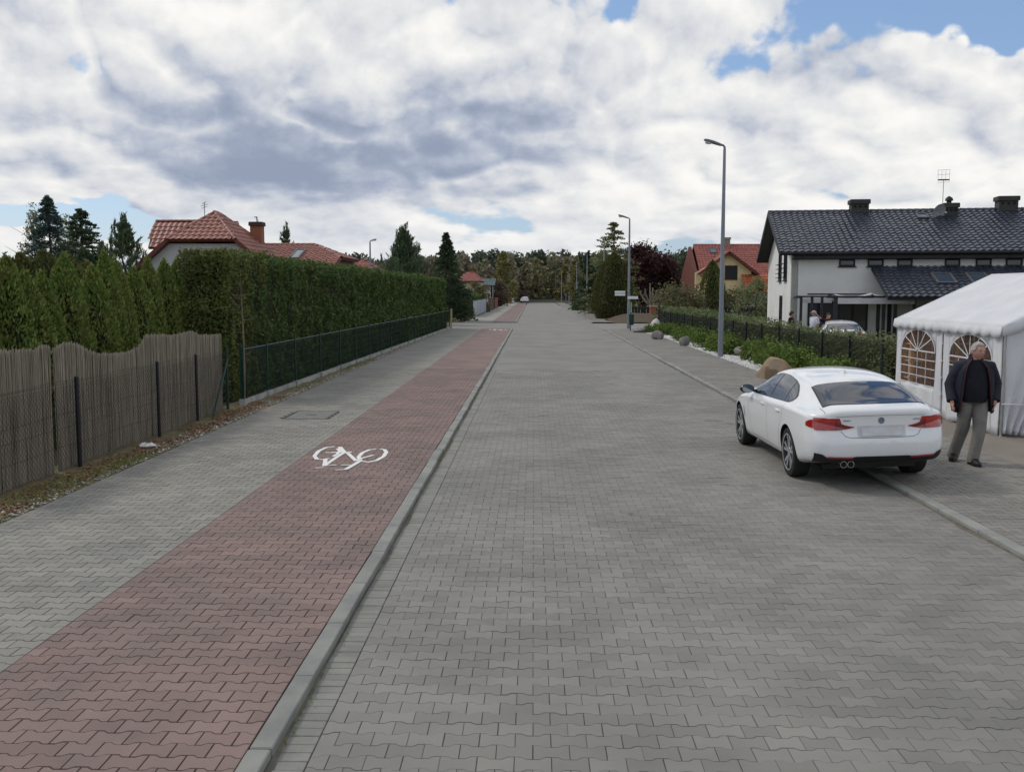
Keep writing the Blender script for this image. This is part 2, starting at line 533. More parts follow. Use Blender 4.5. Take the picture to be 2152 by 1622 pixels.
def lay(parent, x0, x1, y0, y1, z, mat, keep, name='paver', skip=None, seed=1):
    r = np.random.default_rng(seed); st = []; TPL = TPL_R if parent is road else TPL_W
    j = 0; y = y0 + SP / 2
    while y < y1:
        off = (j % 2) * SL / 2
        x = x0 + SL / 2 - off
        while x - SL / 2 < x1 - 0.01:
            lo, hi = x - SL / 2 < x0 - 0.01, x + SL / 2 > x1 + 0.01
            k = 'r' if lo else 'l' if hi else 'f'
            if skip is None or not skip(x, y): st.append((x, y, k))
            x += SL
        y += SP; j += 1
    full = [s for s in st if s[2] == 'f' and in_frame(s[0], s[1], z)]
    full.sort(key=lambda s: s[0] ** 2 + s[1] ** 2)
    chosen = set(full[:keep])
    Vs, Fs, off = [], [], 0
    for s in st:
        dz = r.normal() * 0.0009; tx, ty = r.normal(size=2) * 0.0035; jx, jy = r.normal(size=2) * 0.0008
        if s in chosen:
            key = mat.name
            if key not in STONE_ME:
                me = np_mesh('paver', *TPL['f']); me.materials.append(mat); STONE_ME[key] = me
            o = bpy.data.objects.new(name, STONE_ME[key]); col.objects.link(o); o.parent = parent
            o.location = (s[0] + jx, s[1] + jy, z + dz); o.rotation_euler = (tx, ty, 0)
            continue
        V, F = TPL[s[2]]
        W = V.copy(); W[:, 2] += dz - V[:, 0] * ty + V[:, 1] * tx + z; W[:, 0] += s[0] + jx; W[:, 1] += s[1] + jy
        Vs.append(W); Fs.append(F + off); off += len(V)
    me = np_mesh('paver_field', np.concatenate(Vs), np.concatenate(Fs))
    obj('paver_field', me, mat, parent, kind='stuff')


lay(road, -1.2, 4.6, PY0, PY1, 0.0, m_pav_road, 300, seed=1)
lay(cycle_path, -3.43, -1.53, PY0, PY1, KZ, m_pav_red, 300, seed=2)
HC = px(655, 872, KZ)                       # centre of the utility cover
lay(footpath, -5.63, -3.43, PY0, PY1, KZ, m_pav_foot, 300, seed=3,
    skip=lambda x, y: abs(x - HC.x) < 0.42 and abs(y - HC.y) < 0.60)
lay(pavement, 4.75, 6.95, PY0, PY1, PZ, m_pav_right, 300, seed=4)

# --- gutter setts, kerb stones
me_sett = MB().cbox(-0.095, 0.095, -0.0475, 0.0475, -0.012, 0.0, 0.004).mesh('sett'); me_sett.materials.append(m_gutter)
r = np.random.default_rng(9); bs = MB(); n_ = 0; y = PY0 + 0.05
while y < PY1:
    if n_ < 240 and in_frame(-1.3, y, 0):
        o = bpy.data.objects.new('sett', me_sett); col.objects.link(o); o.parent = gutter
        o.location = (-1.3, y, -0.001 + r.normal() * 0.0012); o.rotation_euler = (r.normal() * 0.006, 0, r.normal() * 0.008); n_ += 1
    elif y < PY1:
        bs.cbox(-1.395, -1.205, y - 0.0475, y + 0.0475, -0.013, r.normal() * 0.001, 0.004)
    y += 0.1
if bs.v: bs.build('sett_row', m_gutter, gutter, kind='stuff')

kerb = sheet('kerb', [(-1.53, -1.4, -8, 65.3, -0.02), (-1.53, -1.4, 79, 219, -0.02), (4.6, 4.75, -8, 64.6, -0.02), (4.6, 4.75, 79, 219, -0.02)], m_joint)
me_k = {}
for side, (kx0, kx1, kz) in enumerate(((-1.528, -1.402, KZ + 0.002), (4.602, 4.748, PZ + 0.002))):
    kc = (kx0 + kx1) / 2; me = MB().cbox(kx0 - kc, kx1 - kc, -0.496, 0.496, -0.06, kz, 0.007).mesh('kerb_stone'); me.materials.append(m_kerb); me_k[side] = me
    y = -7.5
    while y < 175:
        if not (65 < y < 79):
            o = bpy.data.objects.new('kerb_stone', me); col.objects.link(o); o.parent = kerb
            o.location = (kc + r.normal() * 0.003, y, r.normal() * 0.002); o.rotation_euler = (0, r.normal() * 0.006, r.normal() * 0.003)
        y += 1.0

# --- utility cover
t = thing('utility_cover', 'square grey metal utility cover set flush into the grey footpath paving', 'hatch', (HC.x, HC.y, KZ))
m_iron = M('cover_concrete', (0.19, 0.195, 0.175), (0.15, 0.155, 0.145), scale=8, rough=0.8, bump=0.3)
m_dark = M('dark_gap', (0.02, 0.02, 0.02), rough=0.9)
fr = MB(); W_, L_ = 0.44, 0.62
fr.box(-W_, W_, -L_, -L_ + 0.03, -0.008, 0.005).box(-W_, W_, L_ - 0.03, L_, -0.008, 0.005)
fr.box(-W_, -W_ + 0.03, -L_ + 0.03, L_ - 0.03, -0.008, 0.005).box(W_ - 0.03, W_, -L_ + 0.03, L_ - 0.03, -0.008, 0.005)
fr.build('frame', M('cover_frame', (0.07, 0.07, 0.065), rough=0.7), t)
MB().cbox(-W_ + 0.045, W_ - 0.045, -L_ + 0.045, L_ - 0.045, -0.008, 0.004, 0.004).build('plate', m_iron, t)
MB().box(-0.1, 0.1, -0.03, 0.03, 0.004, 0.008).build('lifting_plate', M('cover_frame', (0.07,) * 3), t)

# --- painted bicycle symbols on the cycle path
ZX = lambda a, b: px(600 + a / 4.304, 850 + b / 4.304, KZ)
STROKES = [
    (26, [(445, 380), (370, 388), (300, 420), (262, 465), (282, 494), (340, 498), (395, 486)]), (22, [(470, 400), (490, 420), (470, 448), (430, 470)]),
    (26, [(820, 405), (760, 410), (695, 437), (660, 475), (680, 512), (750, 522), (825, 506), (888, 470), (912, 432), (895, 408), (855, 404)]),
    (30, [(360, 437), (450, 434), (600, 430)]), (30, [(490, 385), (530, 432)]), (26, [(540, 430), (460, 480), (350, 556)]), (22, [(345, 500), (380, 500)]),
    (26, [(362, 498), (352, 560)]), (18, [(268, 577), (350, 573)]), (18, [(350, 556), (462, 550)]), (26, [(560, 440), (640, 515)]), (24, [(640, 510), (690, 490), (795, 462)]),
    (28, [(680, 512), (600, 560), (545, 592)]), (18, [(450, 597), (560, 592)]), (16, [(500, 553), (610, 553)])]


def ribbon(b, pts, w, z):
    pts = [Vector((p.x, p.y, z)) for p in pts]; L, Rr = [], []
    for i, p in enumerate(pts):
        t = (pts[min(i + 1, len(pts) - 1)] - pts[max(i - 1, 0)]).normalized(); n = Vector((-t.y, t.x, 0)) * w / 2
        L.append(p + n); Rr.append(p - n)
    b.grid([L, Rr])


bsym = MB()
for i, (w, pts) in enumerate(STROKES):
    ribbon(bsym, [ZX(*p) for p in pts], w * 0.0024, KZ + 0.003 + 0.0006 * i)
sym = bsym.build('bicycle_symbol', m_white_paint, cycle_path, fix=False)
o = sym.copy(); col.objects.link(o); o.parent = cycle_path; o.location = (0.45, 48.4, 0)

# --- dark drips on the carriageway where cars park
rs = random.Random(8); m_stain = M('oil_stain', (0.115, 0.112, 0.105), (0.14, 0.136, 0.126), scale=9, rough=0.6)
for (sx, sy, rx, ry) in ((1508, 1004, 0.20, 0.05), (1522, 1018, 0.11, 0.04), (1500, 884, 0.20, 0.16), (1535, 890, 0.1, 0.09), (1325, 1080, 0.05, 0.04), (2035, 1512, 0.03, 0.03)):
    c_ = px(sx, sy, 0.0); b = MB(); n = 22
    b.add([(c_.x, c_.y, 0.0035)] + [(c_.x + math.cos(k * 6.283 / n) * rx * rs.uniform(0.45, 1.1), c_.y + math.sin(k * 6.283 / n) * ry * rs.uniform(0.45, 1.1), 0.003) for k in range(n)], [(0, k + 1, (k + 1) % n + 1) for k in range(n)])
    b.build('oil_stain', m_stain, road, fix=False)
# --- verge, beds, driveway
def bumpy(name, x0, x1, y0, y1, z, amp, nx, ny, mat, seed, edge=None, kind='structure'):
    rows = []; r = np.random.default_rng(seed)
    for j in range(ny + 1):
        y = y0 + (y1 - y0) * j / ny
        xa, xb = (x0, x1) if edge is None else edge(y)
        P = np.array([[xa + (xb - xa) * i / nx, y, 0] for i in range(nx + 1)])
        h = lump(P * 2.3, seed) * amp
        h[0] *= 0.3; h[-1] = -0.01
        rows.append([(p[0], p[1], z + hh) for p, hh in zip(P, h)])
    return MB().grid(rows).build(name, mat, fix=False, smooth=True, kind=kind)


FX = lambda y: -6.4 if y < 20.5 else -6.32 + (y - 20.5) * 0.0155       # fence line on the left
bumpy('verge', 0, 0, -4, 64.9, KZ - 0.012, 0.03, 7, 260, m_soil, 3, edge=lambda y: (FX(y) - 0.35, -5.63))
sheet('driveway', [(6.95, 30, 6.0, 24.5, PZ - 0.004)], m_drive)
bumpy('gravel_bed', 0, 0, 24.5, 63.5, PZ, 0.02, 6, 120, m_gravelbase, 4, edge=lambda y: (9.2, 6.95 - max(0, y - 50) * 0.05))
bumpy('gravel_bed', 6.95, 9.0, 12.2, 13.6, PZ + 0.001, 0.012, 10, 8, m_gravelbase, 6)
def mound_z(x, y): return 0.02 + 0.62 * min(1, max(0, (y - 78.2) / 4.5)) * min(1, max(0.12, (x - 6.2) / 2.2)) + 0.05 * math.sin(x * 2.1 + y)


MB().grid([[(6.2 + 9.3 * i / 20, 78.2 + 8.5 * j / 12, mound_z(6.2 + 9.3 * i / 20, 78.2 + 8.5 * j / 12)) for i in range(21)] for j in range(13)]).build('soil_bed',  M('mulch', (0.10, 0.068, 0.045), (0.075, 0.06, 0.04), scale=3, rough=0.95, bump=0.8, bscale=20), smooth=True, fix=False, kind='structure')


def scatter(name, pts_fn, n, size, mat, seed, kind='stuff', label=None, cat=None, flat=True, parent=None):
    """small stones as squashed octahedra"""
    r = np.random.default_rng(seed); P = pts_fn(r, n); n = len(P)
    s = size * r.uniform(0.5, 1.4, (n, 1)); a = r.uniform(0, 6.28, n)
    ax = np.stack([np.cos(a), np.sin(a), np.zeros(n)], 1); ay = np.stack([-np.sin(a), np.cos(a), np.zeros(n)], 1)
    az = np.tile([[0, 0, 1.0]], (n, 1))
    kx, ky, kz = r.uniform(0.8, 1.3, (n, 1)), r.uniform(0.6, 1.0, (n, 1)), r.uniform(0.4, 0.7, (n, 1))
    V = np.stack([P + ax * s * kx, P + ay * s * ky, P - ax * s * kx, P - ay * s * ky, P + az * s * kz, P - az * s * kz], 1).reshape(-1, 3)
    F = np.array([(0, 1, 4), (1, 2, 4), (2, 3, 4), (3, 0, 4), (1, 0, 5), (2, 1, 5), (3, 2, 5), (0, 3, 5)])
    F = (F[None] + np.arange(n)[:, None, None] * 6).reshape(-1, 3)
    return obj(name, np_mesh(name, V, F), mat, parent, kind=kind)


def verge_pts(lo, hi, y0, y1, z=KZ):
    def f(r, n):
        y = y0 + (y1 - y0) * r.uniform(size=n) ** 1.5
        fx = np.array([FX(v) for v in y]); t = np.clip(lo + (hi - lo) * r.beta(2.2, 1.3, n), 0, 1)
        x = fx + (-5.63 - fx) * t
        return np.stack([x, y, z + 0.004 + r.normal(size=n) * 0.008], 1)
    return f


scatter('verge_gravel', verge_pts(0.35, 0.98, 8, 60), 7500, 0.016, m_pebble_tan, 21)
scatter('pale_verge_gravel', verge_pts(0.5, 0.97, 8, 50), 900, 0.017, m_pebble, 22)
scatter('white_gravel', lambda r, n: np.stack([6.95 + 0.75 * r.uniform(size=n) ** 1.3, r.uniform(24.6, 62, n), PZ + 0.01 + r.normal(size=n) * 0.006], 1), 5200, 0.035, m_pebble, 23)
scatter('white_gravel', lambda r, n: np.stack([r.uniform(7.0, 9.0, n), r.uniform(12.25, 13.55, n), PZ + 0.02 + r.normal(size=n) * 0.006], 1), 1500, 0.022, m_pebble, 24)

# dry leaves and grass on the verge
r = np.random.default_rng(31); P = verge_pts(0.02, 0.85, 8, 24, KZ + 0.012)(r, 11000); P = P[lump(P * np.array([1, 1.3, 0]), 77, 1.6) > -0.35]
V, F = leaves(P, 0.028, r, 0.55); V[:, 2] = KZ + (V[:, 2] - KZ) * 0.4 + 0.004
obj('leaf_litter', np_mesh('leaf_litter', V, F), m_litter, kind='stuff')


def blades(P, h, w, r, lean=0.5):
    n = len(P); a = r.uniform(0, 6.28, n); hh = h * r.uniform(0.4, 1.2, n)
    side = np.stack([np.cos(a), np.sin(a), np.zeros(n)], 1) * w
    tip = P + np.stack([np.cos(a + 1.6) * hh * lean * r.normal(size=n), np.sin(a + 1.6) * hh * lean * r.normal(size=n), hh], 1)
    V = np.stack([P - side, P + side, tip], 1).reshape(-1, 3)
    return V, np.arange(3 * n).reshape(-1, 3)


P = verge_pts(0.05, 0.95, 8, 40, KZ - 0.01)(r, 16000); P = P[lump(P * np.array([1.2, 1, 0]), 78, 1.3) > 0.22]
obj('verge_grass', np_mesh('verge_grass', *blades(P, 0.07, 0.004, r)), m_grass, kind='stuff')
P = np.stack([-1.395 + r.exponential(0.02, 1500), 5 + 30 * r.uniform(size=1500), np.zeros(1500) - 0.004], 1)
P = P[lump(P * np.array([0, 1.0, 0]), 79, 1.6) > 0.30]
P2 = np.stack([4.597 - r.exponential(0.025, 1500), 8 + 30 * r.uniform(size=1500), np.zeros(1500) - 0.004], 1)
P2 = P2[lump(P2 * np.array([0, 1.0, 0]), 80, 1.6) > 0.2]
obj('kerb_weeds', np_mesh('kerb_weeds', *blades(np.concatenate([P, P2]), 0.035, 0.004, r, 0.9)), m_grass, kind='stuff')
# earth that has washed into the gutter
for (gx, s_, sd) in ((-1.4, 1, 5), (4.6, -1, 6)):
    rows = []
    for j in range(220):
        y = 3 + j * 0.15
        wd = max(0.003, 0.03 + 0.045 * float(lump(np.array([[0, y * 1.3, sd]]), sd)[0]))
        rows.append([(gx, y, 0.012), (gx + s_ * wd * 0.5, y, 0.006), (gx + s_ * wd, y, -0.002)])
    MB().grid(rows).build('gutter_dirt', M('gutter_silt', (0.15, 0.135, 0.105), (0.10, 0.095, 0.075), scale=6, rough=0.95, bump=0.5), fix=False, kind='stuff')

# ------------------------------------------------------------------ vegetation
m_thuja = leaf('thuja_green', (0.105, 0.142, 0.032), (0.145, 0.162, 0.044), c3=(0.055, 0.088, 0.024))
m_thuja_old = leaf('thuja_dull', (0.075, 0.085, 0.025), (0.10, 0.085, 0.03), c3=(0.04, 0.055, 0.02))
m_hedge = leaf('hedge_green', (0.050, 0.082, 0.024), (0.082, 0.112, 0.03), c3=(0.034, 0.054, 0.02))
m_hedge_y = leaf('hedge_golden', (0.115, 0.13, 0.032), (0.09, 0.092, 0.03), c3=(0.05, 0.062, 0.022))
m_spruce = leaf('spruce_green', (0.035, 0.055, 0.028), (0.05, 0.07, 0.032), c3=(0.025, 0.038, 0.022))
m_spruce_blue = leaf('spruce_blue', (0.055, 0.085, 0.075), (0.04, 0.065, 0.055), c3=(0.03, 0.045, 0.04))
m_pine = leaf('pine_green', (0.075, 0.105, 0.055), (0.055, 0.08, 0.045), c3=(0.045, 0.06, 0.035))
m_birch = leaf('birch_pale', (0.20, 0.21, 0.13), (0.16, 0.17, 0.11), c3=(0.13, 0.14, 0.10))
m_birch_y = leaf('birch_yellow', (0.16, 0.14, 0.045), (0.125, 0.12, 0.045), c3=(0.085, 0.08, 0.035))
m_plum = leaf('plum_dark_red', (0.055, 0.016, 0.018), (0.035, 0.014, 0.015), c3=(0.025, 0.012, 0.012))
m_laurel = leaf('laurel_leaf', (0.10, 0.125, 0.05), (0.14, 0.145, 0.075), c3=(0.055, 0.075, 0.035))
m_shrub = leaf('bright_shrub', (0.10, 0.138, 0.026), (0.075, 0.11, 0.022), c3=(0.046, 0.072, 0.02))
m_bush_br = leaf('brown_bush', (0.11, 0.075, 0.055), (0.09, 0.07, 0.05), c3=(0.06, 0.045, 0.035))
m_bush_ol = leaf('olive_bush', (0.09, 0.095, 0.04), (0.11, 0.10, 0.05), c3=(0.06, 0.06, 0.03))
m_bark = M('bark_brown', (0.10, 0.075, 0.055), (0.065, 0.05, 0.04), scale=6, rough=0.9, bump=0.6, stretch=(1, 1, 0.25))
m_bark_pale = M('bark_pale', (0.30, 0.26, 0.20), (0.19, 0.16, 0.125), scale=7, rough=0.9, bump=0.4, stretch=(1, 1, 0.3))
m_bark_mid = M('bark_mid', (0.19, 0.15, 0.10), (0.12, 0.10, 0.07), scale=7, rough=0.9, stretch=(1, 1, 0.3))
m_bark_birch = M('bark_birch', (0.55, 0.54, 0.5), (0.2, 0.19, 0.17), scale=5, rough=0.8, stretch=(1, 1, 3))


def place(me_v, me_f, name, mat, parent):
    return obj(name, np_mesh(name, me_v, me_f), mat, parent)


def trunk(parent, h, r0, mat, seed, limbs=6, spread=0.35, lean=0.0, top=0.9):
    rg = random.Random(seed); b = MB()
    pts = [(0, 0, -0.05)]
    for k in range(1, 6):
        pts.append((rg.uniform(-1, 1) * 0.03 * h * k / 5 + lean * k / 5, rg.uniform(-1, 1) * 0.03 * h * k / 5, h * top * k / 5))
    b.tube(pts, [r0 * (1.2 - k * 0.2) for k in range(6)], 7)
    for k in range(limbs):
        t = rg.uniform(0.25, 0.85); a = rg.uniform(0, 6.28); L = spread * h * (1.1 - t) * rg.uniform(0.7, 1.2)
        i = min(int(t * 5), 4); f = t * 5 - i
        p0 = Vector(pts[i]).lerp(Vector(pts[i + 1]), f)
        p1 = p0 + Vector((math.cos(a) * L * 0.5, math.sin(a) * L * 0.5, L * 0.45)); p2 = p0 + Vector((math.cos(a) * L, math.sin(a) * L, L * 0.75))
        b.tube([p0, p1, p2], [r0 * 0.4 * (1.1 - t), r0 * 0.25 * (1.1 - t), 0.008], 5)
    return b.build('trunk', mat, parent, smooth=True)


def conifer_pts(h, r, n, rg, z0=0.05, droop=0.35, power=1.0, jag=0.35, up=0.0, whorl=0.0):
    """points along branch whorls"""
    nb = max(40, int(n / 45)); P = []; B = []
    t = rg.uniform(0, 1, nb) ** 1.15
    if whorl: t = np.clip(np.round(t * whorl) / whorl + rg.normal(size=nb) * 0.006, 0, 1)
    per = max(6, n // nb)
    for k in range(nb):
        a = rg.uniform(0, 6.283); L = r * (1 - t[k]) ** power * rg.uniform(1 - jag, 1.08) + 0.05 * r
        s = rg.uniform(0.12, 1, per) ** 0.75
        rad = s * L; zz = h * (z0 + (1 - z0) * t[k]) - droop * L * s * s + up * L * s ** 2
        w = (0.09 + 0.17 * (1 - s)) * L + 0.03
        lat = rg.normal(size=per) * w
        P.append(np.stack([np.cos(a) * rad - np.sin(a) * lat, np.sin(a) * rad + np.cos(a) * lat, zz + rg.normal(size=per) * 0.03 * L], 1))
        B.append(np.tile([[math.cos(a), math.sin(a), 0.25 + up]], (per, 1)))
    m = max(10, n // 60); s = rg.uniform(0.8, 1.0, m)       # leader
    P.append(np.stack([rg.normal(size=m) * 0.02 * r, rg.normal(size=m) * 0.02 * r, h * s], 1)); B.append(np.tile([[0, 0, 1.0]], (m, 1)))
    return np.concatenate(P), unit(np.concatenate(B))


def tree(kind, label, cat, loc, h, r, mat, n, seed, group=None, leafsize=None, name=None, bark=None):
    rg = np.random.default_rng(seed)
    t = thing(name or kind + '_tree', label, cat, loc, 0, group)
    if kind == 'spruce':
        P, B = conifer_pts(h, r, n, rg, droop=0.28, jag=0.38, power=0.85)
        V, F = leaves(P, leafsize or 0.11, rg, 0.30, B, 0.6)
        trunk(t, h, 0.03 * h * 0.6, bark or m_bark, seed, 0, top=0.95)
    elif kind == 'pine':
        P, B = conifer_pts(h, r, n, rg, z0=0.22, droop=-0.15, power=0.75, jag=0.5, up=0.45)
        ns = max(30, n // 70); tp = P[rg.integers(0, len(P) - 60, ns)]; k = 22; hs = h * rg.uniform(0.05, 0.12, ns)      # upright shoots
        q = rg.uniform(0, 1, (ns, k)); C = tp[:, None, :] + np.stack([rg.normal(size=(ns, k)) * 0.03, rg.normal(size=(ns, k)) * 0.03, q * hs[:, None]], 2)
        P = np.concatenate([P, C.reshape(-1, 3)]); B = np.concatenate([B, np.tile([[0, 0, 1.0]], (ns * k, 1))])
        V, F = leaves(P, leafsize or 0.13, rg, 0.16, unit(B + np.array([[0, 0, 0.8]])), 0.6)
        trunk(t, h, 0.03 * h * 0.6, bark or m_bark, seed, 10, 0.3, top=0.95)
    elif kind == 'larch':
        P, B = conifer_pts(h, r, n, rg, z0=0.05, droop=0.15, jag=0.55, up=0.1, power=0.75)
        V, F = leaves(P, leafsize or 0.12, rg, 0.35, B, 0.5)
        trunk(t, h, 0.03 * h * 0.6, bark or m_bark, seed, 10, 0.2, top=0.97)
    elif kind == 'thuja':
        tt = rg.uniform(0, 1, n); a = rg.uniform(0, 6.283, n)
        prof = r * np.clip(1 - tt ** 2.6, 0, 1) ** 0.75 * (0.80 + 0.28 * np.clip(tt * 4, 0, 1))
        D = np.stack([np.cos(a), np.sin(a), tt * h / max(r, .1) * 0.8], 1)
        prof *= 1 + 0.17 * lump(D * 2.6, seed) + 0.08 * lump(D * 7, seed + 3)
        s = rg.uniform(0.62, 1.04, n) ** 0.5
        P = np.stack([np.cos(a) * prof * s, np.sin(a) * prof * s, tt * h + np.abs(rg.normal(size=n)) * 0.05 * (tt > 0.7)], 1)
        B = unit(np.stack([np.cos(a) * 0.45, np.sin(a) * 0.45, np.ones(n)], 1))
        V, F = leaves(P, leafsize or 0.055, rg, 0.42, B, 0.62)
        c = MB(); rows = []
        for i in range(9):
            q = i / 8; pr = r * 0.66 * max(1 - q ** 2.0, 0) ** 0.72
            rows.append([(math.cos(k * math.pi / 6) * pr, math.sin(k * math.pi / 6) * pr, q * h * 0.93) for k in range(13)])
        c.grid(rows).build('trunk', M('thuja_inner', (0.022, 0.025, 0.012), rough=0.95), t)  # no stem: dark solid core added inside the crown to stop see-through
    else:                                                         # broadleaf / birch: clumps in a crown
        nc = {'birch': 60, 'broadleaf': 46, 'bush': 30}.get(kind, 40)
        u = unit(rg.normal(size=(nc, 3))); rad = rg.uniform(0.35, 1.0, nc) ** 0.5
        zc = h * (0.60 if kind != 'bush' else 0.5); zr = h * (0.40 if kind != 'bush' else 0.48)
        C = u * rad[:, None] * np.array([[r, r, zr]]); C[:, 2] += zc
        if kind == 'birch':
            tt = rg.uniform(0.18, 1, nc); a = rg.uniform(0, 6.28, nc); rr = r * np.sin(np.clip((1 - tt) * 1.25, 0, 1) * math.pi / 2) ** 0.8 * rg.uniform(0.2, 1, nc)
            C = np.stack([np.cos(a) * rr, np.sin(a) * rr, tt * h], 1)
        idx = rg.integers(0, nc, n); cs = (0.30 if kind != 'birch' else 0.17) * r * rg.uniform(0.6, 1.3, nc)
        off = rg.normal(size=(n, 3)) * cs[idx][:, None] * 0.62
        if kind == 'birch': off[:, 2] = -np.abs(off[:, 2]) * 2.6 + 0.2 * cs[idx]
        P = C[idx] + off; P[:, 2] = np.clip(P[:, 2], 0.03, None)
        V, F = leaves(P, leafsize or 0.10, rg, 0.6)
        trunk(t, h, 0.022 * h, bark or (m_bark_birch if kind == 'birch' else m_bark), seed, 22 if kind != 'bush' else 8, 0.45)
    place(V, F, 'crown', mat, t)
    return t


def at(xp, Y, z=-0.05):
    """ground point at depth Y in the direction of photo column xp"""
    d = pray(xp, VYP); return Vector((d[0] / d[1] * Y, Y, z))


ORD = ['first', 'second', 'third', 'fourth', 'fifth', 'sixth', 'seventh', 'eighth', 'ninth', 'tenth', 'eleventh', 'twelfth', 'thirteenth']
# --- thuja row behind the reed screen
TH = [(-60, 14.6, 2.95), (15, 15.2, 2.92), (52, 15.6, 2.84), (88, 16.1, 2.7), (137, 16.9, 3.06), (194, 18.0, 2.98), (221, 19.0, 3.12), (243, 19.6, 3.10), (283, 20.4, 2.95),
      (312, 21.1, 3.06), (347, 22.2, 3.22), (372, 23.2, 3.15)]
for i, (x, Y, h) in enumerate(TH):
    p = at(x, Y)
    tree('thuja', ORD[11 - i] + ' young bright green thuja from the clipped hedge behind the reed screen', 'thuja', p, h + 0.05 + 0.09 * math.sin(i * 2.3), 0.44 + 0.09 * ((i * 7) % 3) / 2, m_thuja, 9000, 100 + i,
         'thujas behind the reed screen', 0.042)
# older, duller thujas behind them
for i, (x, Y, h) in enumerate([(-10, 24, 3.35), (45, 25, 3.45), (95, 25.5, 3.55), (140, 26, 3.5), (185, 27, 3.3), (230, 28, 3.2), (290, 29, 3.0)]):
    tree('thuja', ORD[6 - i] + ' older olive brown thuja from the tiled house in the second row', 'thuja', at(x, Y), h, 1.0, m_thuja_old, 3200, 140 + i, 'older thujas in the second row', 0.08)

# --- clipped hedge on the left
def hedge_mesh(p0, p1, wd, h0, h1, n, size, seed, mat, mat_end, parent, wob=0.11, ragged=0.06, name='foliage'):
    rg = np.random.default_rng(seed)
    p0, p1 = np.array(p0), np.array(p1); L = np.linalg.norm(p1 - p0); d = (p1 - p0) / L; nrm = np.array([-d[1], d[0]])
    # front, back, top and both ends, dense towards the near end
    m = n; which = rg.choice(5, m, p=[0.52, 0.10, 0.26, 0.08, 0.04])
    s = rg.uniform(0, 1, m) ** 1.35; w = rg.uniform(-0.5, 0.5, m); q = rg.uniform(0, 1, m)
    w = np.where(which == 0, -0.5, np.where(which == 1, 0.5, w)); q = np.where(which == 2, 1.0, q)
    s = np.where(which == 3, 0.0, np.where(which == 4, 1.0, s))
    H = h0 + (h1 - h0) * s
    P = np.stack([p0[0] + d[0] * L * s, p0[1] + d[1] * L * s, H * q], 1)
    K = np.stack([P[:, 0] * 1.0, P[:, 1], P[:, 2]], 1)
    dep = wob * (lump(K * 2.2, seed) + 0.8 * lump(K * 5.5, seed + 1)) - np.abs(rg.normal(size=m)) * 0.06
    w2 = w * wd + np.where(which == 0, -dep, np.where(which == 1, dep, 0))
    P[:, 0] += nrm[0] * w2; P[:, 1] += nrm[1] * w2
    P[:, 2] += np.where(which == 2, dep * 0.8 + np.abs(rg.normal(size=m)) * ragged, 0)
    P[:, :2] += (d * np.where(which == 3, -1, np.where(which == 4, 1, 0))[:, None]) * dep[:, None]
    far = s * L
    sz = size * (1 + far / 28) * rg.uniform(0.6, 1.3, m)
    V, F = leaves(P, sz, rg, 0.45, np.tile([[0, 0, 1.0]], (m, 1)), 0.35)
    gold = (far < 1.5) & (rg.uniform(size=m) < 0.75) | (far < 3.2) & (lump(K * 1.6, 8) > 0.35)
    if mat_end is not None and gold.any():
        gi = np.repeat(gold, 4)
        place(V[gi], np.arange(gi.sum()).reshape(-1, 4), 'golden_foliage', mat_end, parent)
        V = V[~gi]; F = np.arange(len(V)).reshape(-1, 4)
    place(V, F, name, mat, parent)
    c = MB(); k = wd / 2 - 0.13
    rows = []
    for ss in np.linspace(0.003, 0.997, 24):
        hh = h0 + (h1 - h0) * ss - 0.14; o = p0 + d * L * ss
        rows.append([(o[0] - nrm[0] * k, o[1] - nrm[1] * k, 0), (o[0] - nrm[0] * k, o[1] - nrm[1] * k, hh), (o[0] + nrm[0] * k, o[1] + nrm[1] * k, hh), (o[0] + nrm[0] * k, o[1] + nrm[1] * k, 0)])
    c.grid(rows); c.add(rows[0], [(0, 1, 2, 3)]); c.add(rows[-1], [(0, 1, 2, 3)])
    c.build('filler_core', M('hedge_inner', (0.03, 0.028, 0.018), rough=0.95), parent)  # dark solid filling added behind the leaves so the hedge is not see-through


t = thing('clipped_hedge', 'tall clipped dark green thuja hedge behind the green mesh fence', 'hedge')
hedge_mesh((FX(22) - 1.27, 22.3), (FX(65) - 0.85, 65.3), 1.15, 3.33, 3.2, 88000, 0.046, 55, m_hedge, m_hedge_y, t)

# dead sapling stem at the hedge's corner
t = thing('dead_sapling', 'thin dead sapling with bare side twigs at the near corner of the clipped hedge', 'sapling', (FX(20.6) + 0.05, 20.9, KZ))
b = MB(); b.tube([(0, 0, -0.05), (0.02, 0, 0.9), (0.0, 0.02, 1.8), (-0.03, 0, 2.75)], [0.022, 0.02, 0.015, 0.006], 7); b.build('stem', m_bark_mid, t, smooth=True)
rg = random.Random(4)
for k in range(11):
    z = rg.uniform(0.7, 2.5); a = rg.uniform(-0.5, 0.5) + (0 if k % 2 else math.pi); L = rg.uniform(0.12, 0.34)
    MB().tube([(0, 0, z), (math.cos(a) * L * .6, math.sin(a) * L * .6, z + L * 0.05), (math.cos(a) * L, math.sin(a) * L, z + L * 0.35)], [0.008, 0.006, 0.003], 5).build('twig', m_bark_mid, t)

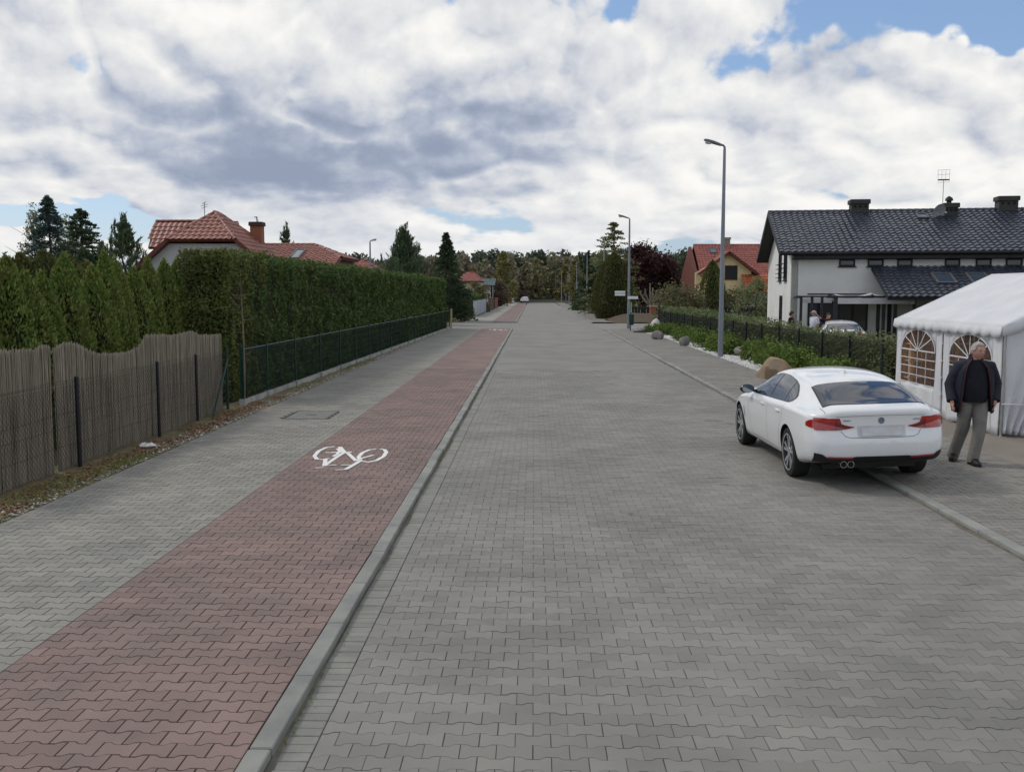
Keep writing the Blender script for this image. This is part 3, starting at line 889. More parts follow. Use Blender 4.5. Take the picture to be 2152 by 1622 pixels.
# --- trees beyond the left gardens
tree('spruce', 'dark blue green spruce with a pointed top beyond the thuja row', 'spruce', at(108, 55), 7.9, 3.0, m_spruce_blue, 20000, 201, leafsize=0.11)
tree('birch', 'pale thin leaved birch standing left of the blue green spruce', 'birch', at(76, 60), 8.0, 1.3, m_birch, 2600, 202, leafsize=0.07)
tree('birch', 'pale thin leaved birch standing right of the blue green spruce', 'birch', at(148, 58), 7.3, 1.4, m_birch, 2400, 203, leafsize=0.07)
tree('larch', 'open branched dark conifer right of the pale birches', 'conifer', at(176, 52), 6.9, 3.1, m_spruce, 12000, 204, leafsize=0.10, name='conifer_tree')
tree('thuja', 'round topped dark thuja in front of the open branched conifer', 'thuja', at(180, 42), 4.3, 1.1, m_spruce, 5000, 205, leafsize=0.1)
tree('pine', 'young pine with upright shoots beside the tiled house gable', 'pine', at(262, 50), 5.9, 2.3, m_pine, 6500, 206, leafsize=0.17)
tree('pine', 'small young pine left of the upright pine', 'pine', at(215, 52), 4.9, 1.6, m_pine, 3200, 207, leafsize=0.16)
tree('pine', 'pine tip showing above the low tiled roof wing', 'pine', at(603, 62), 6.4, 1.2, m_pine, 2600, 208, leafsize=0.16)
tree('pine', 'broad bushy pine behind the far end of the clipped hedge', 'pine', at(850, 74), 7.0, 2.4, m_pine, 9000, 209, leafsize=0.19)
tree('spruce', 'dark spruce with a thin spire at the end of the clipped hedge', 'spruce', at(938, 82), 7.4, 2.7, m_spruce, 15000, 210, leafsize=0.13)
tree('broadleaf', 'dark evergreen shrub at the foot of the dark spruce beyond the drive', 'shrub', at(968, 83), 3.0, 1.0, m_spruce, 3000, 211, leafsize=0.12, name='evergreen_shrub')

# --- left side of the street beyond the driveway
t = thing('low_hedge', 'low trimmed green hedge behind the white metal fence', 'hedge')
hedge_mesh((-7.0, 96), (-6.6, 125), 1.0, 2.1, 2.1, 5000, 0.11, 61, m_hedge, None, t)
tree('bush', 'rounded brown budding bush behind the brick red fence', 'bush', at(1040, 165), 4.6, 2.2, m_bush_br, 5000, 212, leafsize=0.15, name='budding_bush')
tree('bush', 'pale branched bush in front of the cream house', 'bush', at(1003, 118), 3.6, 1.7, m_bush_ol, 2200, 213, leafsize=0.13, name='pale_bush')
tree('birch', 'tall yellow green birch beside the far left kerb', 'birch', at(1058, 200), 10.6, 2.5, m_birch_y, 6500, 214, leafsize=0.26)
tree('birch', 'slender olive birch beside the tall yellow green birch', 'birch', at(1072, 226), 9.6, 1.8, m_birch_y, 4500, 215, leafsize=0.26)
tree('thuja', 'dark thuja beside the far footpath under the yellow green birch', 'thuja', at(1066, 214), 5.2, 1.6, m_spruce, 2600, 216, leafsize=0.2)
tree('bush', 'rust brown bush at the far end of the street', 'bush', at(1092, 232), 2.8, 2.4, m_bush_br, 1500, 217, leafsize=0.25, name='rust_bush')

# --- right side beyond the side street
tree('larch', 'fresh green larch top rising behind the big brown green thuja', 'larch', at(1287, 98), 9.4, 4.4, leaf('larch_fresh', (0.13, 0.14, 0.06), (0.11, 0.11, 0.05), c3=(0.07, 0.075, 0.035)), 8500, 220, leafsize=0.13)
tree('thuja', 'big brown green conical thuja on the right street corner', 'thuja', at(1290, 90), 6.0, 1.9, leaf('thuja_brown', (0.075, 0.07, 0.022), (0.055, 0.062, 0.02), c3=(0.035, 0.04, 0.015)), 11000, 221, leafsize=0.11)
tree('spruce', 'green spruce next to the big brown green thuja', 'spruce', at(1247, 112), 5.3, 1.9, m_spruce, 7500, 222, leafsize=0.14)
tree('spruce', 'tall dark spruce in the roadside row between two lamps', 'spruce', at(1236, 130), 7.9, 2.3, m_spruce, 9000, 223, leafsize=0.17)
tree('spruce', 'low dark spruce at the near end of the far pavement', 'spruce', at(1222, 136), 4.6, 1.9, m_spruce, 5000, 224, leafsize=0.16)
tree('spruce', 'small blue spruce under the big brown green thuja', 'spruce', at(1262, 100), 3.4, 0.9, m_spruce_blue, 3000, 225, leafsize=0.12)
tree('birch', 'golden yellow birch beside the yellow road sign', 'birch', at(1190, 235), 10.4, 2.6, m_birch_y, 6500, 226, leafsize=0.26)
tree('birch', 'amber tinted birch behind the row of lamps', 'birch', at(1208, 172), 8.6, 1.9, m_birch_y, 5200, 227, leafsize=0.24)
tree('broadleaf', 'large dark red plum tree beside the brick gate pillar', 'plum tree', at(1352, 112), 7.6, 3.1, m_plum, 11000, 228, leafsize=0.17, name='plum_tree')
tree('broadleaf', 'dark green dense tree right of the dark red plum tree', 'tree', at(1412, 118), 6.6, 2.9, m_spruce, 9000, 229, leafsize=0.17)
tree('spruce', 'pointed dark spruce beside the yellow house', 'spruce', at(1440, 115), 6.5, 1.6, m_spruce, 5000, 230, leafsize=0.17)
tree('thuja', 'dark thuja cone against the yellow house wall', 'thuja', at(1497, 80), 5.0, 1.15, m_thuja_old, 6500, 231, leafsize=0.09)
tree('bush', 'yellow green bush between the yellow house and the white house', 'bush', at(1590, 72), 3.4, 1.4, m_laurel, 3000, 232, leafsize=0.1, name='garden_bush')
tree('bush', 'olive spring bush in front of the dark evergreen trees', 'bush', at(1430, 76), 2.9, 1.9, m_bush_ol, 4200, 233, leafsize=0.1, name='olive_bush')
tree('bush', 'thin pale bush by the yellow house wall', 'bush', at(1545, 84), 3.0, 1.2, m_bush_ol, 1500, 234, leafsize=0.1, name='pale_garden_bush')

t = thing('pollarded_tree', 'bare pollarded tree with upright stubby limbs behind the brick gate pillar', 'tree', at(1366, 88))
b = MB(); b.tube([(0, 0, 0), (0, 0, 1.0), (0.05, 0, 1.6)], [0.17, 0.14, 0.12], 8); b.build('trunk', m_bark_pale, t, smooth=True)
for k, (dx, dz) in enumerate([(-1.0, 1.3), (-0.55, 1.5), (0.05, 2.0), (0.25, 1.6), (0.75, 1.4), (1.1, 1.2), (-0.8, 0.8)]):
    MB().tube([(0.02, 0, 1.3), (dx * 0.5, 0.2 * (-1) ** k, 1.3 + dz * 0.45), (dx * 0.8, 0.3 * (-1) ** k, 1.3 + dz * 0.8), (dx * 0.85, 0.3 * (-1) ** k, 1.3 + dz)], [0.09, 0.07, 0.055, 0.06], 6).build('limb', m_bark_pale, t, smooth=True)

# --- far wood
rg = np.random.default_rng(300); Vs, Fs, off = {0: [], 1: [], 2: [], 3: []}, {}, {}
for k in range(620):
    Y = 232 + 230 * rg.uniform() ** 1.4; xp = rg.uniform(700, 1560); p = at(xp, Y)
    kd = rg.choice(4, p=[0.26, 0.32, 0.28, 0.14])
    h = (14.5 if kd == 0 else 12.5) * rg.uniform(0.78, 1.12) * (0.55 + 0.45 * Y / 330) * (1.0 if 930 < xp < 1500 else 0.92)
    h = min(h, 2.4 + Y * (92 if kd == 0 else 84) / FPX)
    r_ = rg.uniform(1.8, 3.2); n = 190
    if kd == 0:                                          # pine: dark tufted top
        c = unit(rg.normal(size=(n, 3))) * rg.uniform(0.3, 1, (n, 1)) * np.array([[r_, r_, h * 0.19]]); c[:, 2] += h * 0.80
        c2 = np.stack([rg.normal(size=60) * 0.25, rg.normal(size=60) * 0.25, rg.uniform(0, h * 0.8, 60)], 1); c = np.concatenate([c, c2])
    else:
        tt = rg.uniform(0.04, 1, n); a = rg.uniform(0, 6.28, n); rr = r_ * np.sin(np.clip((1.02 - tt), 0, 1) ** 0.6 * 1.9) * rg.uniform(0.2, 1, n) ** 0.5
        c = np.stack([np.cos(a) * rr, np.sin(a) * rr, tt * h], 1)
    if -6 < p.x < 9 and Y < 238: continue
    zb_ = float(np.interp(Y, [218, 240, 300, 380, 520], [0, 0.7, 2.2, 4.4, 7])); c[:, 2] *= max(0.5, (h - zb_) / h); c += np.array([[p.x, p.y, zb_]])
    Vs[kd].append(leaves(c, 0.62, rg, 0.55, np.tile([[0, 0, 1.0]], (len(c), 1)), 0.3)[0])
wm = [leaf('wood_pine', (0.05, 0.064, 0.045), (0.064, 0.075, 0.05)), leaf('wood_olive', (0.135, 0.132, 0.075), (0.11, 0.108, 0.066)),
      leaf('wood_grey', (0.145, 0.122, 0.09), (0.12, 0.103, 0.078)), leaf('wood_yellow', (0.16, 0.148, 0.065), (0.135, 0.122, 0.06))]
V = np.concatenate([np.concatenate(Vs[k]) for k in range(4)]); cnt = [sum(len(v) for v in Vs[k]) // 4 for k in range(4)]
me = np_mesh('far_wood', V, np.arange(len(V)).reshape(-1, 4))
for m in wm: me.materials.append(m)
me.polygons.foreach_set('material_index', np.repeat(np.arange(4), cnt).astype(np.int32))
obj('far_wood', me, None, kind='stuff')
# wooded rise that carries the wood
rows = []
for j, Y in enumerate((218, 240, 300, 380, 520, 700)):
    rows.append([(x, Y, (-0.04, 0.9, 2.5, 5.0, 8.0, 9.0)[j] * (0.8 + 0.2 * math.sin(x * 0.02))) for x in range(-420, 421, 30)])
MB().grid(rows).build('wooded_rise', M('wood_floor', (0.05, 0.045, 0.03), (0.035, 0.035, 0.025), scale=0.1, rough=0.95), smooth=True, kind='structure')

# ------------------------------------------------------------------ fences on the left
m_post_blk = M('black_paint', (0.012, 0.013, 0.018), rough=0.45, spec=0.4)
m_green = M('green_coated_steel', (0.012, 0.048, 0.035), (0.01, 0.04, 0.03), rough=0.4, spec=0.4)
m_green_wire = M('green_wire', (0.010, 0.032, 0.025), rough=0.5)
m_reed = M('dry_reed', (0.35, 0.305, 0.24), (0.235, 0.21, 0.168), scale=70, rough=0.85, vary=0.16, stretch=(1, 1, 0.06))
m_chain = M('chain_wire', (0.032, 0.035, 0.036), rough=0.5, metal=0.3)
m_conc = M('concrete_pale', (0.40, 0.40, 0.39), (0.28, 0.285, 0.28), scale=3, rough=0.85, bump=0.3, bscale=60)

# reed screen: two rolls with a gap, uneven top
TOP = [(-30, 752), (0, 738), (40, 735), (75, 733), (95, 724), (106, 730), (115, 731), (130, 722), (147, 719), (165, 725), (185, 737), (205, 743), (240, 743), (265, 741), (285, 733),
       (298, 722), (304, 705), (330, 703), (360, 705), (385, 700), (402, 696), (412, 699), (418, 704), (440, 705), (464, 702)]
REED_X = -6.52


def reed_top(Y):
    pts = [(px_y, z) for px_y, z in REED_PTS]
    return float(np.interp(Y, [p[0] for p in pts], [p[1] for p in pts]))


REED_PTS = []
for (a, b_) in TOP:
    d = pray(a, b_); t_ = REED_X / d[0]; REED_PTS.append((d[1] * t_, CAM_H + d[2] * t_))
yg = [REED_X / pray(a, 740)[0] * pray(a, 740)[1] for a in (-30, 105, 114, 464)]
t = thing('reed_screen', 'dry brown reed screen with a wavy top tied behind the wire fence', 'reed screen', (REED_X, 16, KZ))
r = np.random.default_rng(41)
for (ya, yb, nm) in ((11.2, yg[1], 'reed_roll'), (yg[2], yg[3], 'reed_roll')):
    n = int((yb - ya) / 0.008); Vs, Fs = [], []
    ys = np.linspace(ya, yb, n) + r.normal(size=n) * 0.003
    for i, y in enumerate(ys):
        top = reed_top(y) + r.normal() * 0.012; rr = 0.0046 * r.uniform(0.7, 1.4); x = -0.008 * math.sin(y * 2.1) + r.normal() * 0.005
        lean, ly = r.normal() * 0.008, r.normal() * 0.014
        ring = lambda z, dx, dy: [(x + dx + rr, y - 16 + dy, z), (x + dx, y - 16 + dy + rr, z), (x + dx - rr, y - 16 + dy, z), (x + dx, y - 16 + dy - rr, z)]
        V = ring(-0.03, 0, 0) + ring((top - KZ) * 0.5, lean * .5 + r.normal() * 0.003, ly * 0.5) + ring(top - KZ, lean, ly)
        o = 12 * i; Vs += V
        for q in (0, 4):
            for k in range(4): Fs.append((o + q + k, o + q + (k + 1) % 4, o + q + 4 + (k + 1) % 4, o + q + 4 + k))
    obj(nm, np_mesh(nm, np.array(Vs), np.array(Fs)), m_reed, t, kind='stuff')
    b = MB()
    rows = [[(-0.008 * math.sin(y * 2.1) - 0.012, y - 16, z) for z in (-0.03, reed_top(y) - KZ - 0.03)] for y in np.linspace(ya, yb, 60)]
    b.grid(rows).build('reed_backing', M('reed_dark', (0.13, 0.11, 0.085), (0.09, 0.08, 0.06), scale=3, rough=0.9), t, fix=False)
    for zf in (0.3, 0.75, 1.2):
        b = MB(); b.tube([(0.012 - 0.008 * math.sin(y * 2.1), y - 16, zf + 0.01 * math.sin(y * 3)) for y in np.linspace(ya, yb, 50)], 0.0028, 4); b.build('tie_wire', m_chain, t)

# chain-link fence in front of it
CX_ = -6.40
t = thing('wire_fence', 'low black chain link fence on slim posts in front of the reed screen', 'fence', (CX_, 16, KZ))
posts = [11.2, 13.42, 16.35, 18.25]
for y in posts:
    MB().tube([(0.02, y - 16, -0.1), (0.02, y - 16, 1.24)], 0.028, 10).build('post', m_post_blk, t, smooth=True)
    MB().lathe([(0.031, 1.235), (0.031, 1.25), (0.02, 1.265), (0.004, 1.27)], (0.02, y - 16, 0), 10).build('post_cap', m_post_blk, t, smooth=True)
MB().tube([(0.0, 20.15 - 16, -0.1), (0.0, 20.15 - 16, 1.3)], 0.03, 10).build('end_post', m_green, t, smooth=True)
MB().tube([(0.06, 19.0 - 16, -0.05), (0.05, 20.05 - 16, 1.05)], 0.024, 8).build('brace', m_green, t, smooth=True)
cell = 0.042; Vs, Fs = [], []; hgt = 1.17
y0, y1 = 9.0, 20.15; nz = int(hgt / cell); w = 0.0023
segs = []
ncol = int((y1 - y0) / cell)
for c in range(ncol):
    for sgn in (1,):
        for k in range(nz):
            ya = y0 + c * cell; za = 0.03 + k * cell
            a, b2 = (0, 1) if (k + c) % 2 == 0 else (1, 0)
            segs.append((ya + a * cell, za, ya + b2 * cell, za + cell))
S = np.array(segs); n = len(S)
d = unit(np.stack([S[:, 2] - S[:, 0], S[:, 3] - S[:, 1]], 1)); nn = np.stack([-d[:, 1], d[:, 0]], 1) * w
A = np.stack([np.zeros(n), S[:, 0] - 16, S[:, 1]], 1); B = np.stack([np.zeros(n), S[:, 2] - 16, S[:, 3]], 1); N3 = np.stack([np.zeros(n), nn[:, 0], nn[:, 1]], 1)
X3 = np.tile([[w, 0, 0]], (n, 1))
V = np.stack([A - N3, A + X3, A + N3, B - N3, B + X3, B + N3], 1).reshape(-1, 3)
F = (np.array([(0, 1, 4, 3), (1, 2, 5, 4), (2, 0, 3, 5)])[None] + np.arange(n)[:, None, None] * 6).reshape(-1, 4)
obj('chain_mesh', np_mesh('chain_mesh', V, F), m_chain, t, kind='stuff')
for z in (0.03, 0.6, 1.2):
    MB().tube([(0.004, y0 - 16, z), (0.004, 14 - 16, z - 0.01), (0.004, 17 - 16, z - 0.012), (0.004, y1 - 16, z)], 0.003, 4).build('tension_wire', m_chain, t)

# green welded-mesh fence with plinth
def line_y(xp, z=0.6):
    """depth at which photo column xp meets the fence line"""
    d = pray(xp, VYP); s = d[0] / d[1]; return (-6.32 - 20.5 * 0.0155) / (s - 0.0155)


gp_ = [line_y(x) for x in (505, 557, 617, 670, 712, 745, 774, 798, 820, 838, 855)]
step = (gp_[-1] - gp_[-4]) / 3
while gp_[-1] + step < 65.5: gp_.append(gp_[-1] + step)
gp_.append(64.9) if gp_[-1] < 64 else None
t = thing('mesh_fence', 'dark green welded mesh fence on concrete plinth along the clipped hedge', 'fence', (0, 0, KZ))
for i, y in enumerate(gp_):
    x = FX(y)
    MB().box(x - 0.025, x + 0.025, y - 0.02, y + 0.02, -0.05, 1.24).build('post', m_green, t)
    MB().box(x - 0.055, x + 0.07, y - 0.09, y + 0.09, -0.06, 0.125).build('plinth_bracket', m_conc, t)
for i in range(len(gp_) - 1):
    ya, yb = gp_[i], gp_[i + 1]; b = MB(); n = max(8, int((yb - ya) / 0.05))
    if ya > 45: n = max(8, n // 2)
    for k in range(1, n):
        y = ya + (yb - ya) * k / n; x = FX(y) + 0.03
        b.box(x - 0.0022, x + 0.0022, y - 0.0026, y + 0.0026, 0.13, 1.2)
    for z in (0.14, 0.34, 0.54, 0.74, 0.94, 1.14):
        b.add([(FX(ya) + 0.034, ya, z - .003), (FX(yb) + 0.034, yb, z - .003), (FX(yb) + 0.034, yb, z + .003), (FX(ya) + 0.034, ya, z + .003)], [(0, 1, 2, 3)])
    b.build('mesh_panel', m_green_wire, t, fix=False)
    MB().tube([(FX(ya), ya, 1.19), (FX(yb), yb, 1.19)], 0.017, 8).build('top_rail', m_green, t, smooth=True)
    m4 = MB(); q = 0.025
    xa, xb = FX(ya), FX(yb)
    m4.add([(xa - q, ya + 0.09, -0.05), (xa + q, ya + 0.09, -0.05), (xb + q, yb - 0.09, -0.05), (xb - q, yb - 0.09, -0.05),
            (xa - q, ya + 0.09, 0.10), (xa + q, ya + 0.09, 0.10), (xb + q, yb - 0.09, 0.10), (xb - q, yb - 0.09, 0.10)],
           [(0, 3, 2, 1), (4, 5, 6, 7), (0, 1, 5, 4), (1, 2, 6, 5), (2, 3, 7, 6), (3, 0, 4, 7)])
    m4.build('plinth_panel', m_conc, t)
for y in (20.9, 21.25):
    MB().box(FX(y) - 0.04, FX(y) + 0.0, y - 0.02, y + 0.02, -0.05, 1.32).build('corner_post', m_green, t)
MB().tube([(FX(21) - 0.02, 20.9, 1.2), (FX(22), gp_[0], 1.19)], 0.014, 6).build('top_rail', m_green, t)
MB().box(FX(21) - 0.03, FX(21) + 0.06, 20.95, gp_[0] - 0.1, -0.05, 0.085).build('plinth_panel', m_conc, t)
t = thing('yellow_post', 'short cream yellow marker post at the far end of the green mesh fence', 'post', (FX(65) + 0.1, 65.4, KZ))
MB().cbox(-0.06, 0.06, -0.06, 0.06, -0.12, 1.25, 0.012).build('shaft', M('cream_paint', (0.55, 0.43, 0.2), (0.45, 0.35, 0.18), rough=0.7), t)
MB().cbox(-0.075, 0.075, -0.075, 0.075, 1.25, 1.29, 0.012).build('cap', M('cream_paint', (0.55, 0.43, 0.2)), t)

# crumpled paper on the verge
b = MB(); rr = random.Random(3); rows = []
for j in range(6):
    rows.append([(0.13 * (i / 5 - 0.5) * 2 * (1 - 0.1 * rr.random()), 0.10 * (j / 5 - 0.5) * 2, 0.012 + 0.05 * rr.random() * (1 if 0 < i < 5 and 0 < j < 5 else 0.2)) for i in range(6)])
o = b.grid(rows).build('paper_scrap', M('white_paper', (0.75, 0.76, 0.78), (0.68, 0.69, 0.72), rough=0.8, trans=0.15), fix=False, label='crumpled white paper scrap lying in leaf litter by the wire fence', cat='paper')
o.location = px(308, 938, KZ) + Vector((0.02, 0, 0)); o.rotation_euler = (0, 0, 0.6)
sol = o.modifiers.new('s', 'SOLIDIFY'); sol.thickness = 0.003

# ------------------------------------------------------------------ street lamps
m_galv = M('galvanised_steel', (0.25, 0.275, 0.31), (0.21, 0.235, 0.265), scale=1.5, rough=0.5, metal=0.35, stretch=(1, 1, 0.3))
m_lamp_head = M('lamp_head_grey', (0.20, 0.21, 0.23), (0.17, 0.18, 0.2), rough=0.5, metal=0.2)
m_lens = M('lamp_lens', (0.75, 0.74, 0.68), rough=0.25, spec=0.5)


def make_lamp(name, label, loc, h, group):
    t = thing(name, label, 'street lamp', loc, 0, group)
    MB().lathe([(0.135, -0.05), (0.135, 0.02), (0.12, 0.03), (0.10, 0.05)], n=14).build('base_flange', m_galv, t, smooth=True)
    p = MB(); p.lathe([(0.098, 0.05), (0.095, 1.6), (0.088, 1.66), (0.075, h * 0.55), (0.055, h * 0.93), (0.05, h - 0.12)], n=14)
    pole = p.build('pole', m_galv, t, smooth=True)
    MB().box(-0.045, 0.045, -0.1015, -0.085, 0.55, 0.95).build('service_door', m_galv, pole)
    MB().tube([(0, 0, h - 0.13), (0, 0, h - 0.03), (-0.05, 0, h + 0.03), (-0.14, 0, h + 0.06)], [0.045, 0.042, 0.04, 0.04], 10).build('arm', m_lamp_head, t, smooth=True)
    hd = MB(); rows = []
    for s, wd, up, dn in ((0, 0.07, 0.035, 0.04), (0.08, 0.10, 0.055, 0.05), (0.3, 0.135, 0.075, 0.05), (0.52, 0.13, 0.07, 0.045), (0.62, 0.10, 0.05, 0.035), (0.66, 0.05, 0.02, 0.02)):
        rows.append([(-0.1 - s, wd * a, 0.06 + s * 0.30 + (up if b2 > 0 else dn) * b2) for a, b2 in ((-1, 0), (-0.8, 0.75), (0, 1), (0.8, 0.75), (1, 0), (0.85, -0.8), (-0.85, -0.8), (-1, 0))])
    rows = [[(x, y, z + h - 0.02) for x, y, z in q] for q in rows]
    hd.grid(rows); hd.add(rows[0][:7], [tuple(range(7))]); hd.add(rows[-1][:7], [tuple(range(7))])
    head = hd.build('lamp_head', m_lamp_head, t, smooth=True)
    ln = MB(); blob_mesh(ln, (-0.58, 0, h + 0.14), (0.15, 0.10, 0.07), 2, 10, 6, 0.0); ln.build('lens', m_lens, head, smooth=True)
    return t


L1 = make_lamp('street_lamp', 'tall galvanised street lamp standing in the white gravel beside the laurel hedge', (6.98, 36.6, PZ), 7.75, 'street lamps along the road')
L2 = make_lamp('street_lamp', 'galvanised street lamp carrying white street name plates at the side street', (6.28, 65.0, 0.02), 7.25, 'street lamps along the road')
for i, Y in enumerate((95, 125, 155, 185, 215, 245)):
    c = copy_tree(L2); c.location = (6.75 if Y < 180 else 6.75 - (Y - 180) * 0.02, Y, 0.0)
    c['label'] = ['street lamp rising behind the green spruce past the side street', 'street lamp between the dark spruces and the golden birch', 'street lamp with its pole beside the yellow road sign',
                  'first small distant street lamp beyond the yellow road sign', 'second small distant street lamp beyond the yellow road sign', 'third small distant street lamp beyond the yellow road sign'][i]
c = copy_tree(L1); c.location = at(779, 70); c.rotation_euler = (0, 0, -2.0); c.scale = (1, 1, 0.79); c['label'] = 'street lamp standing behind the clipped hedge before a distant red roof'
# street name plates on the second lamp
m_sign = M('white_enamel', (0.74, 0.75, 0.77), (0.68, 0.69, 0.72), rough=0.35, spec=0.5)
sy = 65.0 - 0.13
for k, (x0, x1, y0, y1, lb) in enumerate(((1292, 1314, 611.5, 616, 'upper white street name plate pointing across the road'), (1292, 1314, 617, 621.5, 'lower white street name plate pointing across the road'),
                                     (1319, 1341, 622.5, 628.5, 'white street name plate pointing into the side street'))):
    a, b2 = pxy(x0, y1, sy), pxy(x1, y0, sy)
    t = thing('street_name_plate', lb, 'sign', (6.28, sy, a.z), 0, 'street name plates')
    MB().cbox(a.x - 6.28, b2.x - 6.28, -0.012, 0.012, 0, b2.z - a.z, 0.006).build('plate', m_sign, t)
    xx = 0.0
    MB().box(-0.10, 0.10, 0.012, 0.14, 0.05, 0.09).build('bracket', m_galv, t)
# green slatted support post beside the second lamp
t = thing('green_bin', 'slim dark green litter bin on a post beside the lamp with name plates', 'litter bin', px(1325, 697, 0.0))
MB().tube([(0, 0, -0.05), (0, 0, 1.75)], 0.03, 8).build('post', m_green, t, smooth=True)
MB().lathe([(0.10, 0.42), (0.15, 0.46), (0.17, 1.05), (0.16, 1.10), (0.11, 1.12)], (0.04, -0.1, 0), 12).build('bin_body', m_green, t, smooth=True)
MB().box(-0.015, 0.055, -0.04, -0.03, 1.2, 1.85).build('tag', M('pale_green_plate', (0.45, 0.5, 0.3), rough=0.6), t)

# distant yellow road sign
t = thing('road_sign', 'round yellow road sign over a small purple plate beside the golden birch', 'road sign', at(1189, 195, 0))
MB().tube([(0, 0, 0), (0, 0, 3.1)], 0.03, 8).build('post', m_galv, t)
MB().lathe([(0.02, -0.02), (0.43, -0.02), (0.43, 0.02), (0.02, 0.02)], (0, -0.05, 2.75), 20, 'y').build('disc', M('sign_yellow', (0.60, 0.36, 0.03), rough=0.4), t)
MB().cbox(-0.35, 0.3, -0.06, -0.03, 1.75, 2.3, 0.01).build('lower_plate', M('sign_purple', (0.16, 0.10, 0.3), rough=0.4), t)

# ------------------------------------------------------------------ boulders, shrubs and laurel hedge on the right
def rock(b, c, rad, seed, n=26, m=16):
    """boulder: a sphere cut by random planes, roughened"""
    r = np.random.default_rng(seed); N = unit(r.normal(size=(26, 3))); D = r.uniform(0.78, 1.0, 26); rows = []
    for i in range(m + 1):
        th = math.pi * i / m; row = []
        for k in range(n + 1):
            ph = 2 * math.pi * (k % n) / n; d = np.array([math.sin(th) * math.cos(ph), math.sin(th) * math.sin(ph), math.cos(th)])
            s = min(1.12, float(np.min(np.where(N @ d > 0.05, D / np.maximum(N @ d, 0.05), 9)))) * (1 + 0.045 * lump(d[None] * 5, seed)[0] + 0.02 * lump(d[None] * 13, seed + 1)[0])
            row.append((c[0] + d[0] * rad[0] * s, c[1] + d[1] * rad[1] * s, c[2] + d[2] * rad[2] * s))
        rows.append(row)
    b.grid(rows)


m_rock_br = M('boulder_brown', (0.30, 0.21, 0.125), (0.24, 0.19, 0.14), scale=2.2, rough=0.9, bump=0.6, bscale=9)
m_rock_gr = M('boulder_grey', (0.27, 0.245, 0.23), (0.19, 0.175, 0.17), scale=2.5, rough=0.9, bump=0.6, bscale=9)
m_rock_wh = M('boulder_white', (0.66, 0.65, 0.62), (0.5, 0.49, 0.47), scale=3, rough=0.9, bump=0.5, bscale=9)
for i, (xp, yp, w, h, m, lb) in enumerate((
        (1636, 797, 0.50, 0.60, m_rock_br, 'large brown boulder beside the white car'), (1562, 748, 0.30, 0.36, m_rock_gr, 'grey brown boulder behind the foot of the near street lamp'),
        (1440, 727, 0.27, 0.46, m_rock_gr, 'upright grey boulder between the bright green shrubs'), (1384, 713, 0.34, 0.46, m_rock_gr, 'pale grey layered boulder below the white stone'),
        (1378, 696, 0.30, 0.72, m_rock_wh, 'bright white stone standing at the hedge corner'), (1349, 699, 0.52, 0.42, m_rock_gr, 'wide dark grey boulder at the side street corner'))):
    p = px(xp, yp, PZ); p.y += w * 0.7
    b = MB(); rock(b, (0, 0, h * 0.36), (w, w * 0.85, h * 0.64), 63 + i)
    t = b.build('boulder', m, smooth=28, label=lb, cat='boulder', group='boulders in the gravel bed', loc=p)

t = thing('laurel_hedge', 'loose leafy laurel hedge growing through the dark mesh fence', 'hedge')
rg = np.random.default_rng(71)
H0, H1 = (9.55, 25.2), (9.0, 64.0)


def hedge_loose(n, parent, mat):
    s = rg.uniform(0, 1, n) ** 1.4; Y = H0[1] + (H1[1] - H0[1]) * s; X = H0[0] + (H1[0] - H0[0]) * s
    K = np.stack([X, Y, np.zeros(n)], 1)
    top = 1.34 + 0.15 * lump(K * 1.8, 5) + 0.09 * lump(K * 4.5, 6) + 0.22 * np.clip((Y - 32) / 28, 0, 1)
    q = rg.uniform(0, 1, n) ** 0.7; w = rg.uniform(-1, 1, n)
    wd = 0.55 + 0.12 * lump(np.stack([X, Y * 1.0, q * 2], 1) * 2.5, 7)
    surf = rg.uniform(size=n) < 0.6
    w = np.where(surf, -1 + np.abs(rg.normal(size=n)) * 0.2, w)
    P = np.stack([X + w * wd, Y + rg.normal(size=n) * 0.05, np.clip(top * q * np.where(np.abs(w) > 0.8, 0.93, 1), 0.02, None)], 1)
    far = Y - 25
    V, F = leaves(P, 0.047 * (1 + far / 45) * rg.uniform(0.7, 1.3, n), rg, 0.45, np.tile([[0, 0, 1.0]], (n, 1)), 0.3)
    place(V, F, 'foliage', mat, parent)


hedge_loose(32000, t, m_laurel)
b = MB()
for k in range(90):
    y = 25.4 + 38.4 * k / 89; x = 9.55 - 0.55 * k / 89
    for s in (-1, 0, 1):
        b.tube([(x + s * 0.1, y, 0), (x + s * 0.22, y + rg.normal() * 0.12, 0.7), (x + s * 0.3, y + rg.normal() * 0.2, 1.25)], [0.014, 0.01, 0.004], 4, cap=False)
b.build('stems', m_bark, t, kind='stuff')
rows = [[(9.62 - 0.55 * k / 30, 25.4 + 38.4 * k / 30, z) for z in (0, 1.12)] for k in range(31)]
MB().grid(rows).build('shade_core', M('hedge_inner', (0.03, 0.028, 0.018)), t, fix=False)

